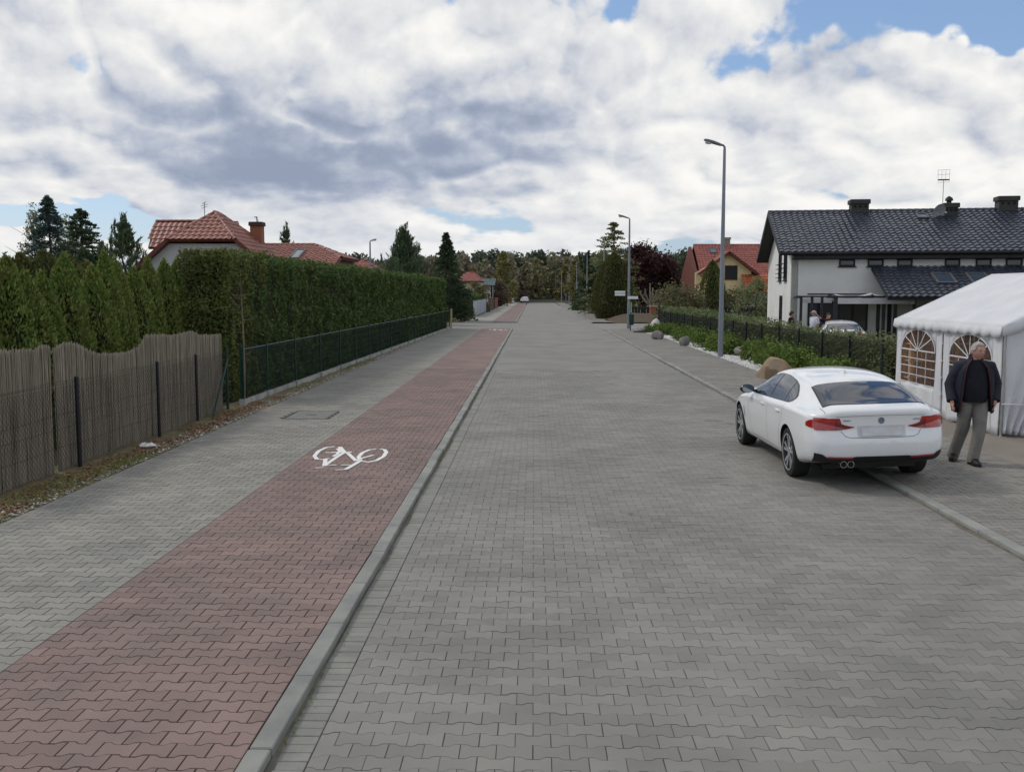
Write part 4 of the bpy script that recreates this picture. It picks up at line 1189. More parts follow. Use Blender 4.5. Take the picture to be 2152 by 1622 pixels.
t = thing('garden_fence', 'dark anthracite mesh fence in front of the laurel hedge', 'fence')
m_anth = M('anthracite_steel', (0.018, 0.021, 0.026), rough=0.45)
ys = [25.2]
while ys[-1] < 63: ys.append(ys[-1] + 2.5)
for i, y in enumerate(ys):
    x = 8.95 - 0.62 * (y - 25.2) / 38
    MB().box(x - 0.03, x + 0.03, y - 0.03, y + 0.03, -0.05, 1.28).build('post', m_anth, t)
    if i < len(ys) - 1:
        b = MB(); x2 = 8.95 - 0.62 * (ys[i + 1] - 25.2) / 38
        for k in range(1, 42):
            f = k / 42; yy = y + 2.5 * f; xx = x + (x2 - x) * f; b.box(xx - 0.003, xx + 0.003, yy - 0.003, yy + 0.003, 0.05, 1.22)
        for z in (0.06, 0.26, 0.46, 0.66, 0.86, 1.06, 1.2):
            b.add([(x - .004, y, z - .003), (x2 - .004, y + 2.5, z - .003), (x2 - .004, y + 2.5, z + .003), (x - .004, y, z + .003)], [(0, 1, 2, 3)])
        b.build('mesh_panel', m_anth, t, fix=False)
for i, (y, dx, r_, h) in enumerate(((26.2, 8.05, 0.5, 0.62), (27.6, 8.25, 0.45, 0.55), (29.6, 8.0, 0.6, 0.7), (31.6, 7.85, 0.7, 0.8), (33.4, 7.9, 0.65, 0.78), (35.2, 7.95, 0.5, 0.7), (38.4, 7.7, 0.55, 0.62), (40.6, 7.75, 0.7, 0.66), (43.2, 7.7, 0.7, 0.68),
                               (48.5, 7.75, 0.75, 0.62), (50.6, 7.8, 0.6, 0.55), (55.6, 7.7, 0.7, 0.55), (58.8, 7.5, 0.7, 0.5))):
    lb = ORD[i] + ' feathery green low shrub from the large brown boulder in the white gravel bed'
    tree('bush', lb, 'shrub', (dx, y, PZ - 0.02), h, r_, m_shrub, 2600, 400 + i, 'feathery shrubs in the gravel bed', 0.05, name='low_shrub')

# ------------------------------------------------------------------ houses
m_render_w = M('white_render', (0.74, 0.73, 0.70), (0.66, 0.655, 0.63), scale=0.7, rough=0.9, bump=0.08, bscale=60)
m_render_y = M('yellow_render', (0.74, 0.60, 0.33), (0.68, 0.55, 0.3), scale=0.8, rough=0.9, bump=0.08, bscale=40)
m_render_g = M('grey_white_render', (0.50, 0.50, 0.50), (0.44, 0.445, 0.45), scale=0.7, rough=0.9)
m_tile_dk = M('dark_glazed_tile', (0.048, 0.055, 0.072), (0.038, 0.043, 0.058), scale=0.6, rough=0.28, spec=0.55, vary=0.10)
m_tile_rd = M('red_clay_tile', (0.30, 0.12, 0.085), (0.23, 0.09, 0.07), scale=0.5, rough=0.5, spec=0.4, vary=0.07)
m_tile_rd2 = M('bright_red_tile', (0.29, 0.095, 0.075), (0.24, 0.08, 0.065), scale=1.5, rough=0.6, spec=0.35, vary=0.14)
m_dkwood = M('dark_trim', (0.030, 0.030, 0.034), (0.022, 0.022, 0.026), rough=0.6)
m_redtrim = M('red_brown_trim', (0.15, 0.045, 0.03), (0.12, 0.04, 0.028), rough=0.6)
m_chim = M('chimney_cladding', (0.055, 0.057, 0.05), (0.045, 0.046, 0.042), scale=3, rough=0.7)
m_brick_ch = M('chimney_brick', (0.30, 0.125, 0.07), (0.24, 0.10, 0.06), scale=4, rough=0.85, bump=0.3)
m_glass = glass('window_glass', (0.03, 0.035, 0.042))
m_frame_w = M('white_frame', (0.62, 0.62, 0.61), rough=0.5)
m_alu = M('aluminium', (0.45, 0.46, 0.48), rough=0.35, metal=0.8)


def tile_tpl(w, l):
    xs = [0, 0.22, 0.40, 0.62, 0.80, 1.0]; hs = [0.030, 0.052, 0.048, 0.012, 0.004, 0.026]
    V = []
    for x, h in zip(xs, hs): V.append((x * w, 0, h + 0.038))
    for x, h in zip(xs, hs): V.append((x * w, l * 1.06, h))
    for x, h in zip(xs, hs): V.append((x * w, 0.004, max(h - 0.012, 0.0)))
    F = [(i, i + 1, i + 7, i + 6) for i in range(5)] + [(12 + i, 13 + i, i + 1, i) for i in range(5)]
    return np.array(V), np.array(F)


def roof_slope(parent, poly, mat, tw=0.30, tl=0.36, thick=0.14, keep=0, trim=None, name='roof_slope', tiles=True, vis=None):
    """poly: eave-left, eave-right, (ridge-right, ridge-left) seen from outside; builds the slab and its tiles"""
    P = [Vector(p) for p in poly]
    u = (P[1] - P[0]).normalized(); n = u.cross(P[-1] - P[0]).normalized(); v = n.cross(u)
    b = MB(); k = len(P)
    b.add([p for p in P] + [p - n * thick for p in P], [tuple(range(k)), tuple(range(2 * k - 1, k - 1, -1))] + [(i, i + k, (i + 1) % k + k, (i + 1) % k) for i in range(k)])
    s = b.build(name, trim or mat, parent)
    if not tiles: return s
    Q = [((p - P[0]).dot(u), (p - P[0]).dot(v)) for p in P]
    def inside(x, y):
        c = False; j = len(Q) - 1
        for i in range(len(Q)):
            (xi, yi), (xj, yj) = Q[i], Q[j]
            if (yi > y) != (yj > y) and x < (xj - xi) * (y - yi) / (yj - yi) + xi: c = not c
            j = i
        return c
    x0, x1 = min(q[0] for q in Q), max(q[0] for q in Q); ymax = max(q[1] for q in Q)
    T, TF = tile_tpl(tw, tl); Mx = np.array([list(u), list(v), list(n)])
    pts = []
    ny = int(ymax / tl) + 1; nx = int((x1 - x0) / tw) + 1
    for j in range(ny):
        for i in range(nx):
            x, y = x0 + i * tw, j * tl
            if inside(x + tw * 0.5, y + tl * 0.5): pts.append((x, y))
    order = list(range(len(pts)))
    if keep and vis:
        mw = parent.matrix_world if parent.matrix_world else Matrix()
        order.sort(key=lambda i: vis(P[0] + u * pts[i][0] + v * pts[i][1]))
    chosen = set(order[:keep]); Vs, Fs, o = [], [], 0
    me = None
    if keep: me = np_mesh('tile', T, TF); me.materials.append(mat); smooth_mesh(me, 50)
    rot = Matrix((u, v, n)).transposed().to_euler(); rr = np.random.default_rng(len(pts))
    for i, (x, y) in enumerate(pts):
        c = P[0] + u * x + v * y - v * 0.03
        jz = rr.normal() * 0.003
        if i in chosen:
            ob = bpy.data.objects.new('tile', me); col.objects.link(ob); ob.parent = s; ob.location = c + n * jz; ob.rotation_euler = rot
        else:
            Vs.append(T @ Mx + np.array(list(c + n * jz))); Fs.append(TF + o); o += len(T)
    if Vs:
        m2 = np_mesh('tile_field', np.concatenate(Vs), np.concatenate(Fs)); m2.materials.append(mat); smooth_mesh(m2, 50)
        obj('tile_field', m2, None, s, kind='stuff')
    return s


def ridge_tiles(parent, a, b, mat, step=0.36, r=0.10):
    a, b = Vector(a), Vector(b); d = (b - a); L = d.length; d.normalize(); n = int(L / step)
    side = d.cross(Vector((0, 0, 1))).normalized(); up = side.cross(d)
    me = MB(); rows = []
    for s, k in ((0, 1.12), (step * 1.04, 0.95)):
        rows.append([(math.cos(t) * r * k, s, math.sin(t) * r * k) for t in [math.pi * i / 6 for i in range(7)]])
    me.grid(rows); m_ = me.mesh('ridge_tile'); m_.materials.append(mat); smooth_mesh(m_, 50)
    rot = Matrix((side, d, up)).transposed().to_euler()
    for i in range(n):
        o = bpy.data.objects.new('ridge_tile', m_); col.objects.link(o); o.parent = parent
        o.location = a + d * (i * step) + up * 0.0; o.rotation_euler = rot


def wall_poly(parent, pts, thick, mat, name='wall'):
    """vertical wall from a 3D outline; extruded inwards (right hand normal)"""
    P = [Vector(p) for p in pts]; n = (P[1] - P[0]).cross(P[2] - P[0]).normalized(); k = len(P); b = MB()
    b.add(P + [p - n * thick for p in P], [tuple(range(k)), tuple(range(2 * k - 1, k - 1, -1))] + [(i, i + k, (i + 1) % k + k, (i + 1) % k) for i in range(k)])
    return b.build(name, mat, parent)


def window(parent, o, u, w, h, fmat, n, mull=0, sill=True, name='window', fw=0.07, gmat=None):
    """o lower-left corner on the wall surface, u horizontal unit, n outward unit"""
    o, u, n = Vector(o), Vector(u), Vector(n); z = Vector((0, 0, 1)); b = MB()
    def bar(a0, a1, z0, z1, d0, d1):
        vs = [o + u * a + z * c + n * d for d in (d0, d1) for a, c in ((a0, z0), (a1, z0), (a1, z1), (a0, z1))]
        b.add(vs, [(0, 1, 2, 3), (7, 6, 5, 4), (0, 4, 5, 1), (1, 5, 6, 2), (2, 6, 7, 3), (3, 7, 4, 0)])
    bar(0, w, 0, fw, 0.005, 0.05); bar(0, w, h - fw, h, 0.005, 0.05); bar(0, fw, fw, h - fw, 0.005, 0.05); bar(w - fw, w, fw, h - fw, 0.005, 0.05)
    for k in range(mull):
        c = w * (k + 1) / (mull + 1); bar(c - fw / 2, c + fw / 2, fw, h - fw, 0.005, 0.045)
    f = b.build(name, fmat, parent)
    g = MB(); g.add([o + u * fw + z * fw + n * 0.018, o + u * (w - fw) + z * fw + n * 0.018, o + u * (w - fw) + z * (h - fw) + n * 0.018, o + u * fw + z * (h - fw) + n * 0.018], [(0, 1, 2, 3)])
    g.build('pane', gmat or m_glass, f, fix=False)
    if sill:
        b = MB(); s = [o + u * a + z * c + n * d for d in (0.0, 0.11) for a, c in ((-0.06, -0.05), (w + 0.06, -0.05), (w + 0.06, -0.006), (-0.06, -0.006))]
        b.add(s, [(0, 1, 2, 3), (7, 6, 5, 4), (0, 4, 5, 1), (1, 5, 6, 2), (2, 6, 7, 3), (3, 7, 4, 0)]).build('sill', fmat, f)
    return f


def chimney(parent, x, y, w, d, z0, z1, mat, cap=None, pots=0, slots=True):
    c = MB().cbox(x - w / 2, x + w / 2, y - d / 2, y + d / 2, z0, z1 - 0.22, 0.01).build('chimney', mat, parent)
    MB().cbox(x - w / 2 - 0.07, x + w / 2 + 0.07, y - d / 2 - 0.07, y + d / 2 + 0.07, z1 - 0.22, z1, 0.03).build('chimney_cap', cap or mat, c)
    if slots:
        for k in range(3):
            xx = x - w * 0.3 + k * w * 0.3
            MB().box(xx - 0.06, xx + 0.06, y - d / 2 - 0.006, y - d / 2 + 0.01, z1 - 0.42, z1 - 0.30).build('vent_slot', m_dark, c)
    return c


# --- white house with the dark tiled roof (local: x along the front, y to the back)
WH, WR = Vector((12.0, 46.0, -0.05)), -0.135
t = thing('white_house', 'long white rendered house with a glossy dark tiled roof behind the laurel hedge', 'house', WH, WR)
wm_ = Matrix.Translation(WH) @ Matrix.Rotation(WR, 4, 'Z'); wi = wm_.inverted()
bpy.context.view_layer.update()


def wloc(x, y, yl):
    """photo pixel -> point on the house-local plane y = yl"""
    o = wi @ Vector((0, 0, CAM_H)); d = wi.to_3x3() @ Vector(pray(x, y)); s = (yl - o.y) / d.y
    return o + d * s


LEN, DEP = 24.0, 10.8
EZ, RZ = 4.36, 6.62
slope = (RZ - EZ) / 5.9
zr = lambda y: EZ + (y + 0.5) * slope if y < 5.4 else EZ + (11.3 - y) * slope
wall_poly(t, [(0, 0, 0), (LEN, 0, 0), (LEN, 0, zr(0) - 0.16), (0, 0, zr(0) - 0.16)], 0.3, m_render_w, 'front_wall')
wall_poly(t, [(0, DEP, 0), (0, 0.0, 0), (0, 0.0, zr(0) - 0.2), (0, 5.4, RZ - 0.2), (0, DEP, zr(DEP) - 0.2)], 0.3, m_render_w, 'gable_wall')
vis = lambda p: (p.y < 0) * 10 + abs(p.x - 7) * 0.4 - p.z * 0.3
rf = roof_slope(t, [(-0.6, -0.5, EZ), (LEN, -0.5, EZ), (LEN, 5.4, RZ), (-0.6, 5.4, RZ)], m_tile_dk, 0.30, 0.37, 0.16, 300, m_dkwood, vis=lambda p: p.x * 0.6 + (RZ - p.z))
rb = roof_slope(t, [(LEN, 11.3, EZ), (-0.6, 11.3, EZ), (-0.6, 5.4, RZ), (LEN, 5.4, RZ)], m_tile_dk, 0.30, 0.37, 0.16, 0, m_dkwood, tiles=False)
ridge_tiles(rf, (-0.6, 5.4, RZ + 0.01), (LEN - 4, 5.4, RZ + 0.01), m_tile_dk)
for (ya, za, yb, zb) in ((-0.5, EZ, 5.4, RZ), (11.3, EZ, 5.4, RZ)):
    b = MB(); b.add([(-0.63, ya, za + 0.06), (-0.63, yb, zb + 0.06), (-0.63, yb, zb - 0.2), (-0.63, ya, za - 0.2), (-0.601, ya, za + 0.06), (-0.601, yb, zb + 0.06), (-0.601, yb, zb - 0.2), (-0.601, ya, za - 0.2)],
                    [(0, 1, 2, 3), (7, 6, 5, 4), (0, 4, 5, 1), (1, 5, 6, 2), (2, 6, 7, 3), (3, 7, 4, 0)])
    b.build('barge_board', m_dkwood, t)
MB().tube([(-0.6, -0.56, EZ - 0.05), (LEN, -0.56, EZ - 0.05)], 0.065, 8).build('rain_gutter', m_dkwood, t, smooth=True)
MB().box(0.02, LEN, -0.46, -0.003, EZ - 0.31, EZ - 0.17).build('soffit', m_dkwood, t)
for (xa, xb) in ((1763, 1797), (1823, 1857), (1885, 1918), (1985, 2018), (2050, 2084), (2113, 2149)):
    a, c = wloc(xa, 560, 0), wloc(xb, 543, 0)
    window(t, (a.x, 0, a.z), (1, 0, 0), c.x - a.x, EZ - 0.33 - a.z, m_dkwood, (0, -1, 0))
MB().box(0.0, LEN, -0.004, -0.001, EZ - 0.34, EZ - 0.30).build('frieze', m_dkwood, t)
# gable openings
for (ya, yb, za, zb) in ((1.8, 2.9, 3.1, 4.75), (4.1, 5.2, 3.1, 5.2), (3.4, 4.4, 0.9, 2.35)):
    f = window(t, (0, yb, za), (0, -1, 0), yb - ya, zb - za, m_dkwood, (-1, 0, 0), 0, True)
    if za > 2:
        for k in range(4):
            z = za + 0.15 + 0.22 * k
            MB().tube([(0.0, ya - 0.1, z), (-0.18, ya - 0.1, z), (-0.18, yb + 0.1, z), (0.0, yb + 0.1, z)], 0.014, 5).build('balcony_rail', m_dkwood, f)
# chimneys, dish, aerial, roof light
a, c = wloc(1786, 454, 5.4), wloc(1824, 420, 5.4)
chimney(t, (a.x + c.x) / 2, 5.4, c.x - a.x, 0.7, RZ - 0.4, c.z, m_chim)
a, c = wloc(1981, 480, 4.7), wloc(2012, 427, 4.7)
ch2 = chimney(t, (a.x + c.x) / 2, 4.9, c.x - a.x, 0.8, RZ - 0.7, c.z, m_chim)
MB().lathe([(0.12, c.z), (0.12, c.z + 0.12), (0.2, c.z + 0.14), (0.17, c.z + 0.26), (0.04, c.z + 0.36)], ((a.x + c.x) / 2 - 0.02, 4.9, 0), 12).build('cowl', m_dkwood, ch2, smooth=True)
dx = a.x
a, c = wloc(2094, 450, 5.4), wloc(2136, 413, 5.4)
chimney(t, (a.x + c.x) / 2, 5.4, c.x - a.x, 0.7, RZ - 0.4, c.z, m_chim)
p = wloc(1973, 446, 4.2)
t2 = thing('satellite_dish', 'grey satellite dish fixed to the middle chimney of the white house', 'satellite dish', wm_ @ p, WR + 0.6)
dd = MB(); dd.lathe([(0.01, 0.10), (0.2, 0.075), (0.33, 0.03), (0.41, 0.0), (0.42, -0.012), (0.33, 0.012), (0.2, 0.055), (0.01, 0.08)], n=20, axis='y'); dd.xf(Matrix.Rotation(0.35, 4, 'X'))
dd.build('reflector', M('dish_grey', (0.33, 0.35, 0.37), rough=0.5), t2, smooth=True)
MB().tube([(0, 0.05, -0.1), (0.25, 0.5, -0.15), (0.4, 0.62, -0.2)], 0.025, 6).build('mount_arm', m_alu, t2)
MB().tube([(0, 0.05, -0.3), (0, -0.4, -0.05)], 0.014, 5).build('feed_arm', m_alu, t2)
MB().box(-0.03, 0.03, -0.46, -0.36, -0.08, 0.0).build('receiver', m_alu, t2)
p, q = wloc(1981, 430, 4.5), wloc(1982, 357, 4.5)
t2 = thing('roof_aerial', 'thin television aerial on a mast above the middle chimney', 'aerial', wm_ @ Vector((p.x, 4.5, RZ - 0.3)), WR)
hm = q.z - RZ + 0.3
MB().tube([(0, 0, -0.2), (0, 0, hm - 0.5)], 0.018, 6).build('mast', m_alu, t2)
MB().box(-0.27, 0.27, -0.03, 0.03, hm - 0.52, hm - 0.46).build('boom', m_dkwood, t2)
for k in range(4):
    x = -0.27 + 0.18 * k
    MB().tube([(x, 0, hm - 0.85 + 0.3), (x, 0, hm - 0.02)], 0.007, 4).build('element', m_alu, t2)
for z in (hm - 0.02, hm - 0.24, hm - 0.62):
    MB().tube([(-0.30, 0, z), (0.30, 0, z + 0.02)], 0.007, 4).build('element', m_alu, t2)


def skylight(parent, x0, x1, y0, y1, zf, name='roof_window'):
    n = Vector((0, -(zf(y1) - zf(y0)), (y1 - y0))).normalized()
    def q(x, y, h): return Vector((x, y, zf(y))) + n * h
    b = MB(); fw = 0.09
    for (xa, xb, ya, yb) in ((x0, x1, y0, y0 + fw), (x0, x1, y1 - fw, y1), (x0, x0 + fw, y0 + fw, y1 - fw), (x1 - fw, x1, y0 + fw, y1 - fw)):
        b.add([q(xa, ya, 0.0), q(xb, ya, 0), q(xb, yb, 0), q(xa, yb, 0), q(xa, ya, 0.13), q(xb, ya, 0.13), q(xb, yb, 0.13), q(xa, yb, 0.13)],
              [(0, 3, 2, 1), (4, 5, 6, 7), (0, 1, 5, 4), (1, 2, 6, 5), (2, 3, 7, 6), (3, 0, 4, 7)])
    f = b.build(name, M('roof_window_frame', (0.11, 0.115, 0.12), rough=0.4, metal=0.3), parent)
    MB().add([q(x0 + fw, y0 + fw, 0.10), q(x1 - fw, y0 + fw, 0.10), q(x1 - fw, y1 - fw, 0.10), q(x0 + fw, y1 - fw, 0.10)], [(0, 1, 2, 3)]).build('pane', glass('roof_glass', (0.05, 0.07, 0.10), 0.05, 1.0), f, fix=False)


a = wloc(1933, 472, 3.6); skylight(t, a.x, a.x + 0.55, 4.0, 4.65, lambda y: zr(y))
# lean-to with its own tiled roof
a = wloc(1831, 561, -0.01); LX = a.x; LZ = a.z
lz = lambda y: LZ + y * (LZ - 2.32) / 3.7
le = roof_slope(t, [(LX, -3.7, 2.32), (LEN, -3.7, 2.32), (LEN, -0.01, LZ), (LX, -0.01, LZ)], m_tile_dk, 0.30, 0.37, 0.14, 0, m_dkwood)
wall_poly(t, [(LX + 2.6, -3.3, 0), (LEN, -3.3, 0), (LEN, -3.3, 2.2), (LX + 2.6, -3.3, 2.2)], 0.2, m_render_w, 'lean_to_wall')
for xa in (1962, 2035):
    p = wloc(xa, 585, -1.7); skylight(t, p.x, p.x + 0.85, -2.3, -1.1, lz)
# glazing and terrace roof
a, c = wloc(1696, 690, 0), wloc(1824, 640, 0)
window(t, (a.x, 0, 0.05), (1, 0, 0), c.x - a.x, 2.05, m_dkwood, (0, -1, 0), 3, False, 'sliding_door', 0.08)
a, c = wloc(1848, 690, 0), wloc(1889, 640, 0)
window(t, (a.x, 0, 0.05), (1, 0, 0), c.x - a.x, 2.05, m_frame_w, (0, -1, 0), 2, False, 'sliding_door', 0.07)
window(t, (a.x - 0.16, 0, 0.05), (1, 0, 0), 0.14, 2.05, m_dkwood, (0, -1, 0), 0, False, 'side_light', 0.04)
a, c = wloc(1827, 690, 0), wloc(1832, 640, 0)
t2 = thing('terrace_roof', 'dark framed terrace roof with white awnings against the white house front', 'terrace roof', wm_ @ Vector((0, 0, 0)), WR)
yp = -2.4
for xp in (1684, 1707, 1728, 1757, 1922):
    p = wloc(xp, 620, yp); w = 0.09 if xp == 1757 else 0.055
    MB().box(p.x - w, p.x + w, yp - 0.05, yp + 0.05, 0, 2.30).build('post', m_dkwood, t2)
a, c = wloc(1673, 623, yp), wloc(1925, 623, yp)
MB().box(a.x, c.x, yp - 0.06, yp + 0.06, 2.30, 2.37).build('front_beam', m_dkwood, t2)
a2, c2 = wloc(1697, 620, -1.0), wloc(1822, 620, -1.0)
MB().box(a2.x, c2.x, -1.1, -0.95, 2.40, 2.47).build('rear_beam', m_dkwood, t2)
for xp in (1684, 1757, 1835, 1922):
    p = wloc(xp, 620, yp); MB().box(p.x - 0.03, p.x + 0.03, yp + 0.06, -0.02, 2.25, 2.32).build('rafter', m_dkwood, t2)
m_awn = M('white_awning', (0.66, 0.66, 0.66), (0.58, 0.58, 0.6), scale=2, rough=0.8, trans=0.2)
for xa, xb in ((1757, 1836), (1838, 1922)):
    a, c = wloc(xa, 625, yp), wloc(xb, 625, yp); rows = []
    for j in range(7):
        y = yp + 0.1 + (2.2) * j / 6
        rows.append([(a.x + (c.x - a.x) * i / 12, y, 2.40 - 0.12 * math.sin(math.pi * i / 12) + 0.05 * math.sin(j * 1.7) + 0.05 * i / 12) for i in range(13)])
    o = MB().grid(rows).build('awning', m_awn, t2, fix=False, smooth=True); o.modifiers.new('s', 'SOLIDIFY').thickness = 0.01
a, c = wloc(1760, 640, yp), wloc(1922, 627, yp)
MB().box(a.x, c.x, yp - 0.085, yp - 0.062, 2.02, 2.27).build('valance', m_awn, t2)
a, c = wloc(1686, 640, yp), wloc(1753, 627, yp)
MB().box(a.x, c.x, yp + 0.55, yp + 0.58, 2.05, 2.26).build('valance', m_awn, t2)
window_posts = wloc(1826, 640, 0)

# --- yellow house beyond the side street
YB = 95.0
def yl(x, y, Y=YB): return pxy(x, y, Y)
t = thing('yellow_house', 'cream yellow house with red roof and front gable beyond the side street', 'house')
L, Rr_ = yl(1460, 650).x, yl(1577, 650).x
pk = yl(1531, 529); e1, e2 = yl(1467, 575), yl(1593, 577)
wall_poly(t, [(L, YB, -0.05), (Rr_, YB, -0.05), (Rr_, YB, e2.z + 0.7), (pk.x, YB, pk.z - 0.25), (L, YB, e1.z + 0.05)], 0.3, m_render_y, 'front_wall')
wall_poly(t, [(L, YB + 9, -0.05), (L, YB + .3, -0.05), (L, YB + .3, 4.2), (L, YB + 4.5, 7.0), (L, YB + 9, 4.2)], 0.3, m_redtrim, 'gable_wall')
roof_slope(t, [(e1.x, YB + 4.5, e1.z), (e1.x, YB - 0.6, e1.z), (pk.x, YB - 0.6, pk.z), (pk.x, YB + 4.5, pk.z)], m_tile_rd2, 0.33, 0.40, 0.16, 0, m_redtrim)
roof_slope(t, [(e2.x, YB - 0.6, e2.z), (e2.x, YB + 4.5, e2.z), (pk.x, YB + 4.5, pk.z), (pk.x, YB - 0.6, pk.z)], m_tile_rd2, 0.33, 0.40, 0.16, 0, m_redtrim)
rz_ = pxy(1460, 515, YB + 4.8).z; xl = pxy(1457, 515, YB + 4.8).x
rs = roof_slope(t, [(xl, YB + 0.2, 4.15), (xl + 12, YB + 0.2, 4.15), (xl + 12, YB + 4.8, rz_), (xl, YB + 4.8, rz_)], m_tile_rd2, 0.33, 0.40, 0.16, 0, m_redtrim)
roof_slope(t, [(xl + 12, YB + 9.4, 4.15), (xl, YB + 9.4, 4.15), (xl, YB + 4.8, rz_), (xl + 12, YB + 4.8, rz_)], m_tile_rd2, 0.33, 0.40, 0.16, 0, m_redtrim, tiles=False)
ridge_tiles(rs, (xl, YB + 4.8, rz_), (xl + 12, YB + 4.8, rz_), m_tile_rd2)
a, c = yl(1523, 587), yl(1550, 558)
window(t, (a.x, YB, a.z), (1, 0, 0), c.x - a.x, c.z - a.z, M('brown_frame', (0.05, 0.03, 0.022), rough=0.6), (0, -1, 0), 1, True, fw=0.1)
a, c = yl(1463, 650), yl(1468, 621); window(t, (a.x, YB, 0.3), (1, 0, 0), c.x - a.x, 1.6, MATS['brown_frame'], (0, -1, 0), 0, False, fw=0.05)
a, c = yl(1514, 650), yl(1545, 622); window(t, (a.x, YB, 0.2), (1, 0, 0), c.x - a.x, c.z - 0.2, MATS['brown_frame'], (0, -1, 0), 1, False, fw=0.1)
chimney(t, pxy(1526, 515, YB + 4.8).x, YB + 4.8, 0.7, 0.6, rz_ - 0.4, rz_ + 0.75, M('chimney_tan', (0.3, 0.25, 0.2), rough=0.8), slots=False)
p = pxy(1490, 527, YB + 4); skylight(t, p.x, p.x + 0.7, YB + 3.4, YB + 4.2, lambda y: 4.15 + (y - YB - 0.2) * (rz_ - 4.15) / 4.6)
a, c = pxy(1567, 612, YB - 2), pxy(1606, 580, YB - 0)
roof_slope(t, [(a.x, YB - 2.2, 2.45), (a.x + 4, YB - 2.2, 2.45), (a.x + 4, YB - 0.02, 4.1), (a.x + 0.1, YB - 0.02, 4.1)], M('orange_tile', (0.42, 0.12, 0.05), (0.36, 0.10, 0.045), rough=0.6, vary=0.12), 0.33, 0.4, 0.14, 0, m_redtrim)
MB().tube([(e1.x + 0.1, YB - 0.65, e1.z - 0.1), (e1.x + 0.6, YB - 0.1, e1.z - 0.7), (L + 0.15, YB - 0.06, 3.1), (L + 0.15, YB - 0.06, 0)], 0.05, 6).build('downpipe', m_redtrim, t)

# --- tiled house behind the clipped hedge
HB = 50.0
t = thing('red_roof_house', 'white house with red clay tile roofs and brick chimney behind the clipped hedge', 'house')
pk = pxy(435, 446, HB + 1.9); hl, hr = pxy(349, 503, HB - 0.4), pxy(495, 503, HB - 0.4)
cx_ = (hl.x + hr.x) / 2; pk = Vector((cx_, HB + 1.9, pk.z)); k_ = (pk.z - hl.z) / ((hr.x - hl.x) / 2)
ez = 2.75; hw = (pk.z - ez) / k_; back = HB + 12
hip = roof_slope(t, [hl, hr, pk], m_tile_rd, 0.30, 0.36, 0.14, 150, m_redtrim, vis=lambda p: 0)
rd = Vector((cx_, HB + 2.7, pk.z)); back = HB + 8.5
rr_ = roof_slope(t, [(cx_ + hw, HB - 0.4, ez), (cx_ + hw, back, ez), rd, pk, hr], m_tile_rd, 0.30, 0.36, 0.14, 120, m_redtrim, vis=lambda p: p.y - p.z)
roof_slope(t, [(cx_ - hw, back, ez), (cx_ - hw, HB - 0.4, ez), hl, pk, rd], m_tile_rd, 0.30, 0.36, 0.14, 0, m_redtrim, tiles=False)
ridge_tiles(hip, hl, pk, m_tile_rd, r=0.085); ridge_tiles(hip, hr, pk, m_tile_rd, r=0.085); ridge_tiles(rr_, pk, rd, m_tile_rd, r=0.085); ridge_tiles(rr_, (cx_ + hw, back, ez), rd, m_tile_rd, r=0.085)
roof_slope(t, [(cx_ + hw, back, ez), (cx_ - hw, back, ez), rd], m_tile_rd, 0.3, 0.36, 0.14, 0, m_redtrim, tiles=False)
iw = hw - 0.7
wall_poly(t, [(cx_ - iw, HB, 0), (cx_ + iw, HB, 0), (cx_ + iw, HB, pk.z - iw * k_ - 0.18), (hr.x, HB, hr.z - 0.2), (hl.x, HB, hl.z - 0.2), (cx_ - iw, HB, pk.z - iw * k_ - 0.18)], 0.3, m_render_g, 'gable_wall')
wall_poly(t, [(cx_ + iw, HB, 0), (cx_ + iw, back, 0), (cx_ + iw, back, 2.6), (cx_ + iw, HB, 2.6)], 0.3, m_render_g, 'side_wall')
a = pxy(386, 560, HB); c = pxy(470, 527, HB); window(t, (a.x, HB, 2.9), (1, 0, 0), c.x - a.x, c.z - 2.9, m_dkwood, (0, -1, 0), 2, False)
# barge boards along both rakes
for (p0, p1) in ((hl, Vector((cx_ - hw, HB - 0.4, ez))), (hr, Vector((cx_ + hw, HB - 0.4, ez)))):
    b = MB(); b.add([p0 + Vector((0, -0.03, 0.06)), p1 + Vector((0, -0.03, 0.06)), p1 + Vector((0, -0.03, -0.2)), p0 + Vector((0, -0.03, -0.2)), p0 + Vector((0, 0, 0.06)), p1 + Vector((0, 0, 0.06)), p1 + Vector((0, 0, -0.2)), p0 + Vector((0, 0, -0.2))],
                    [(0, 1, 2, 3), (7, 6, 5, 4), (0, 4, 5, 1), (1, 5, 6, 2), (2, 6, 7, 3), (3, 7, 4, 0)]); b.build('barge_board', m_redtrim, t)
# left wing
a, c = pxy(328, 465, HB + 6), pxy(311, 520, HB + 4.3)
lw = roof_slope(t, [(c.x, HB + 4.3, c.z), (cx_, HB + 4.3, c.z), (cx_, HB + 6, a.z), (a.x - 0.05, HB + 6, a.z)], m_tile_rd, 0.30, 0.36, 0.14, 90, m_redtrim, vis=lambda p: p.x)
ridge_tiles(lw, (a.x, HB + 6, a.z), (cx_ - 0.6, HB + 6, a.z), m_tile_rd, r=0.085)
roof_slope(t, [(cx_, HB + 9, 3.6), (a.x, HB + 9, 3.6), (a.x, HB + 6, a.z), (cx_, HB + 6, a.z)], m_tile_rd, 0.3, 0.36, 0.14, 0, m_redtrim, tiles=False)
wall_poly(t, [(c.x + 0.5, HB + 4.7, 0), (cx_ - 3, HB + 4.7, 0), (cx_ - 3, HB + 4.7, c.z - 0.1), (c.x + 0.5, HB + 4.7, c.z - 0.1)], 0.3, m_render_g, 'wing_wall')
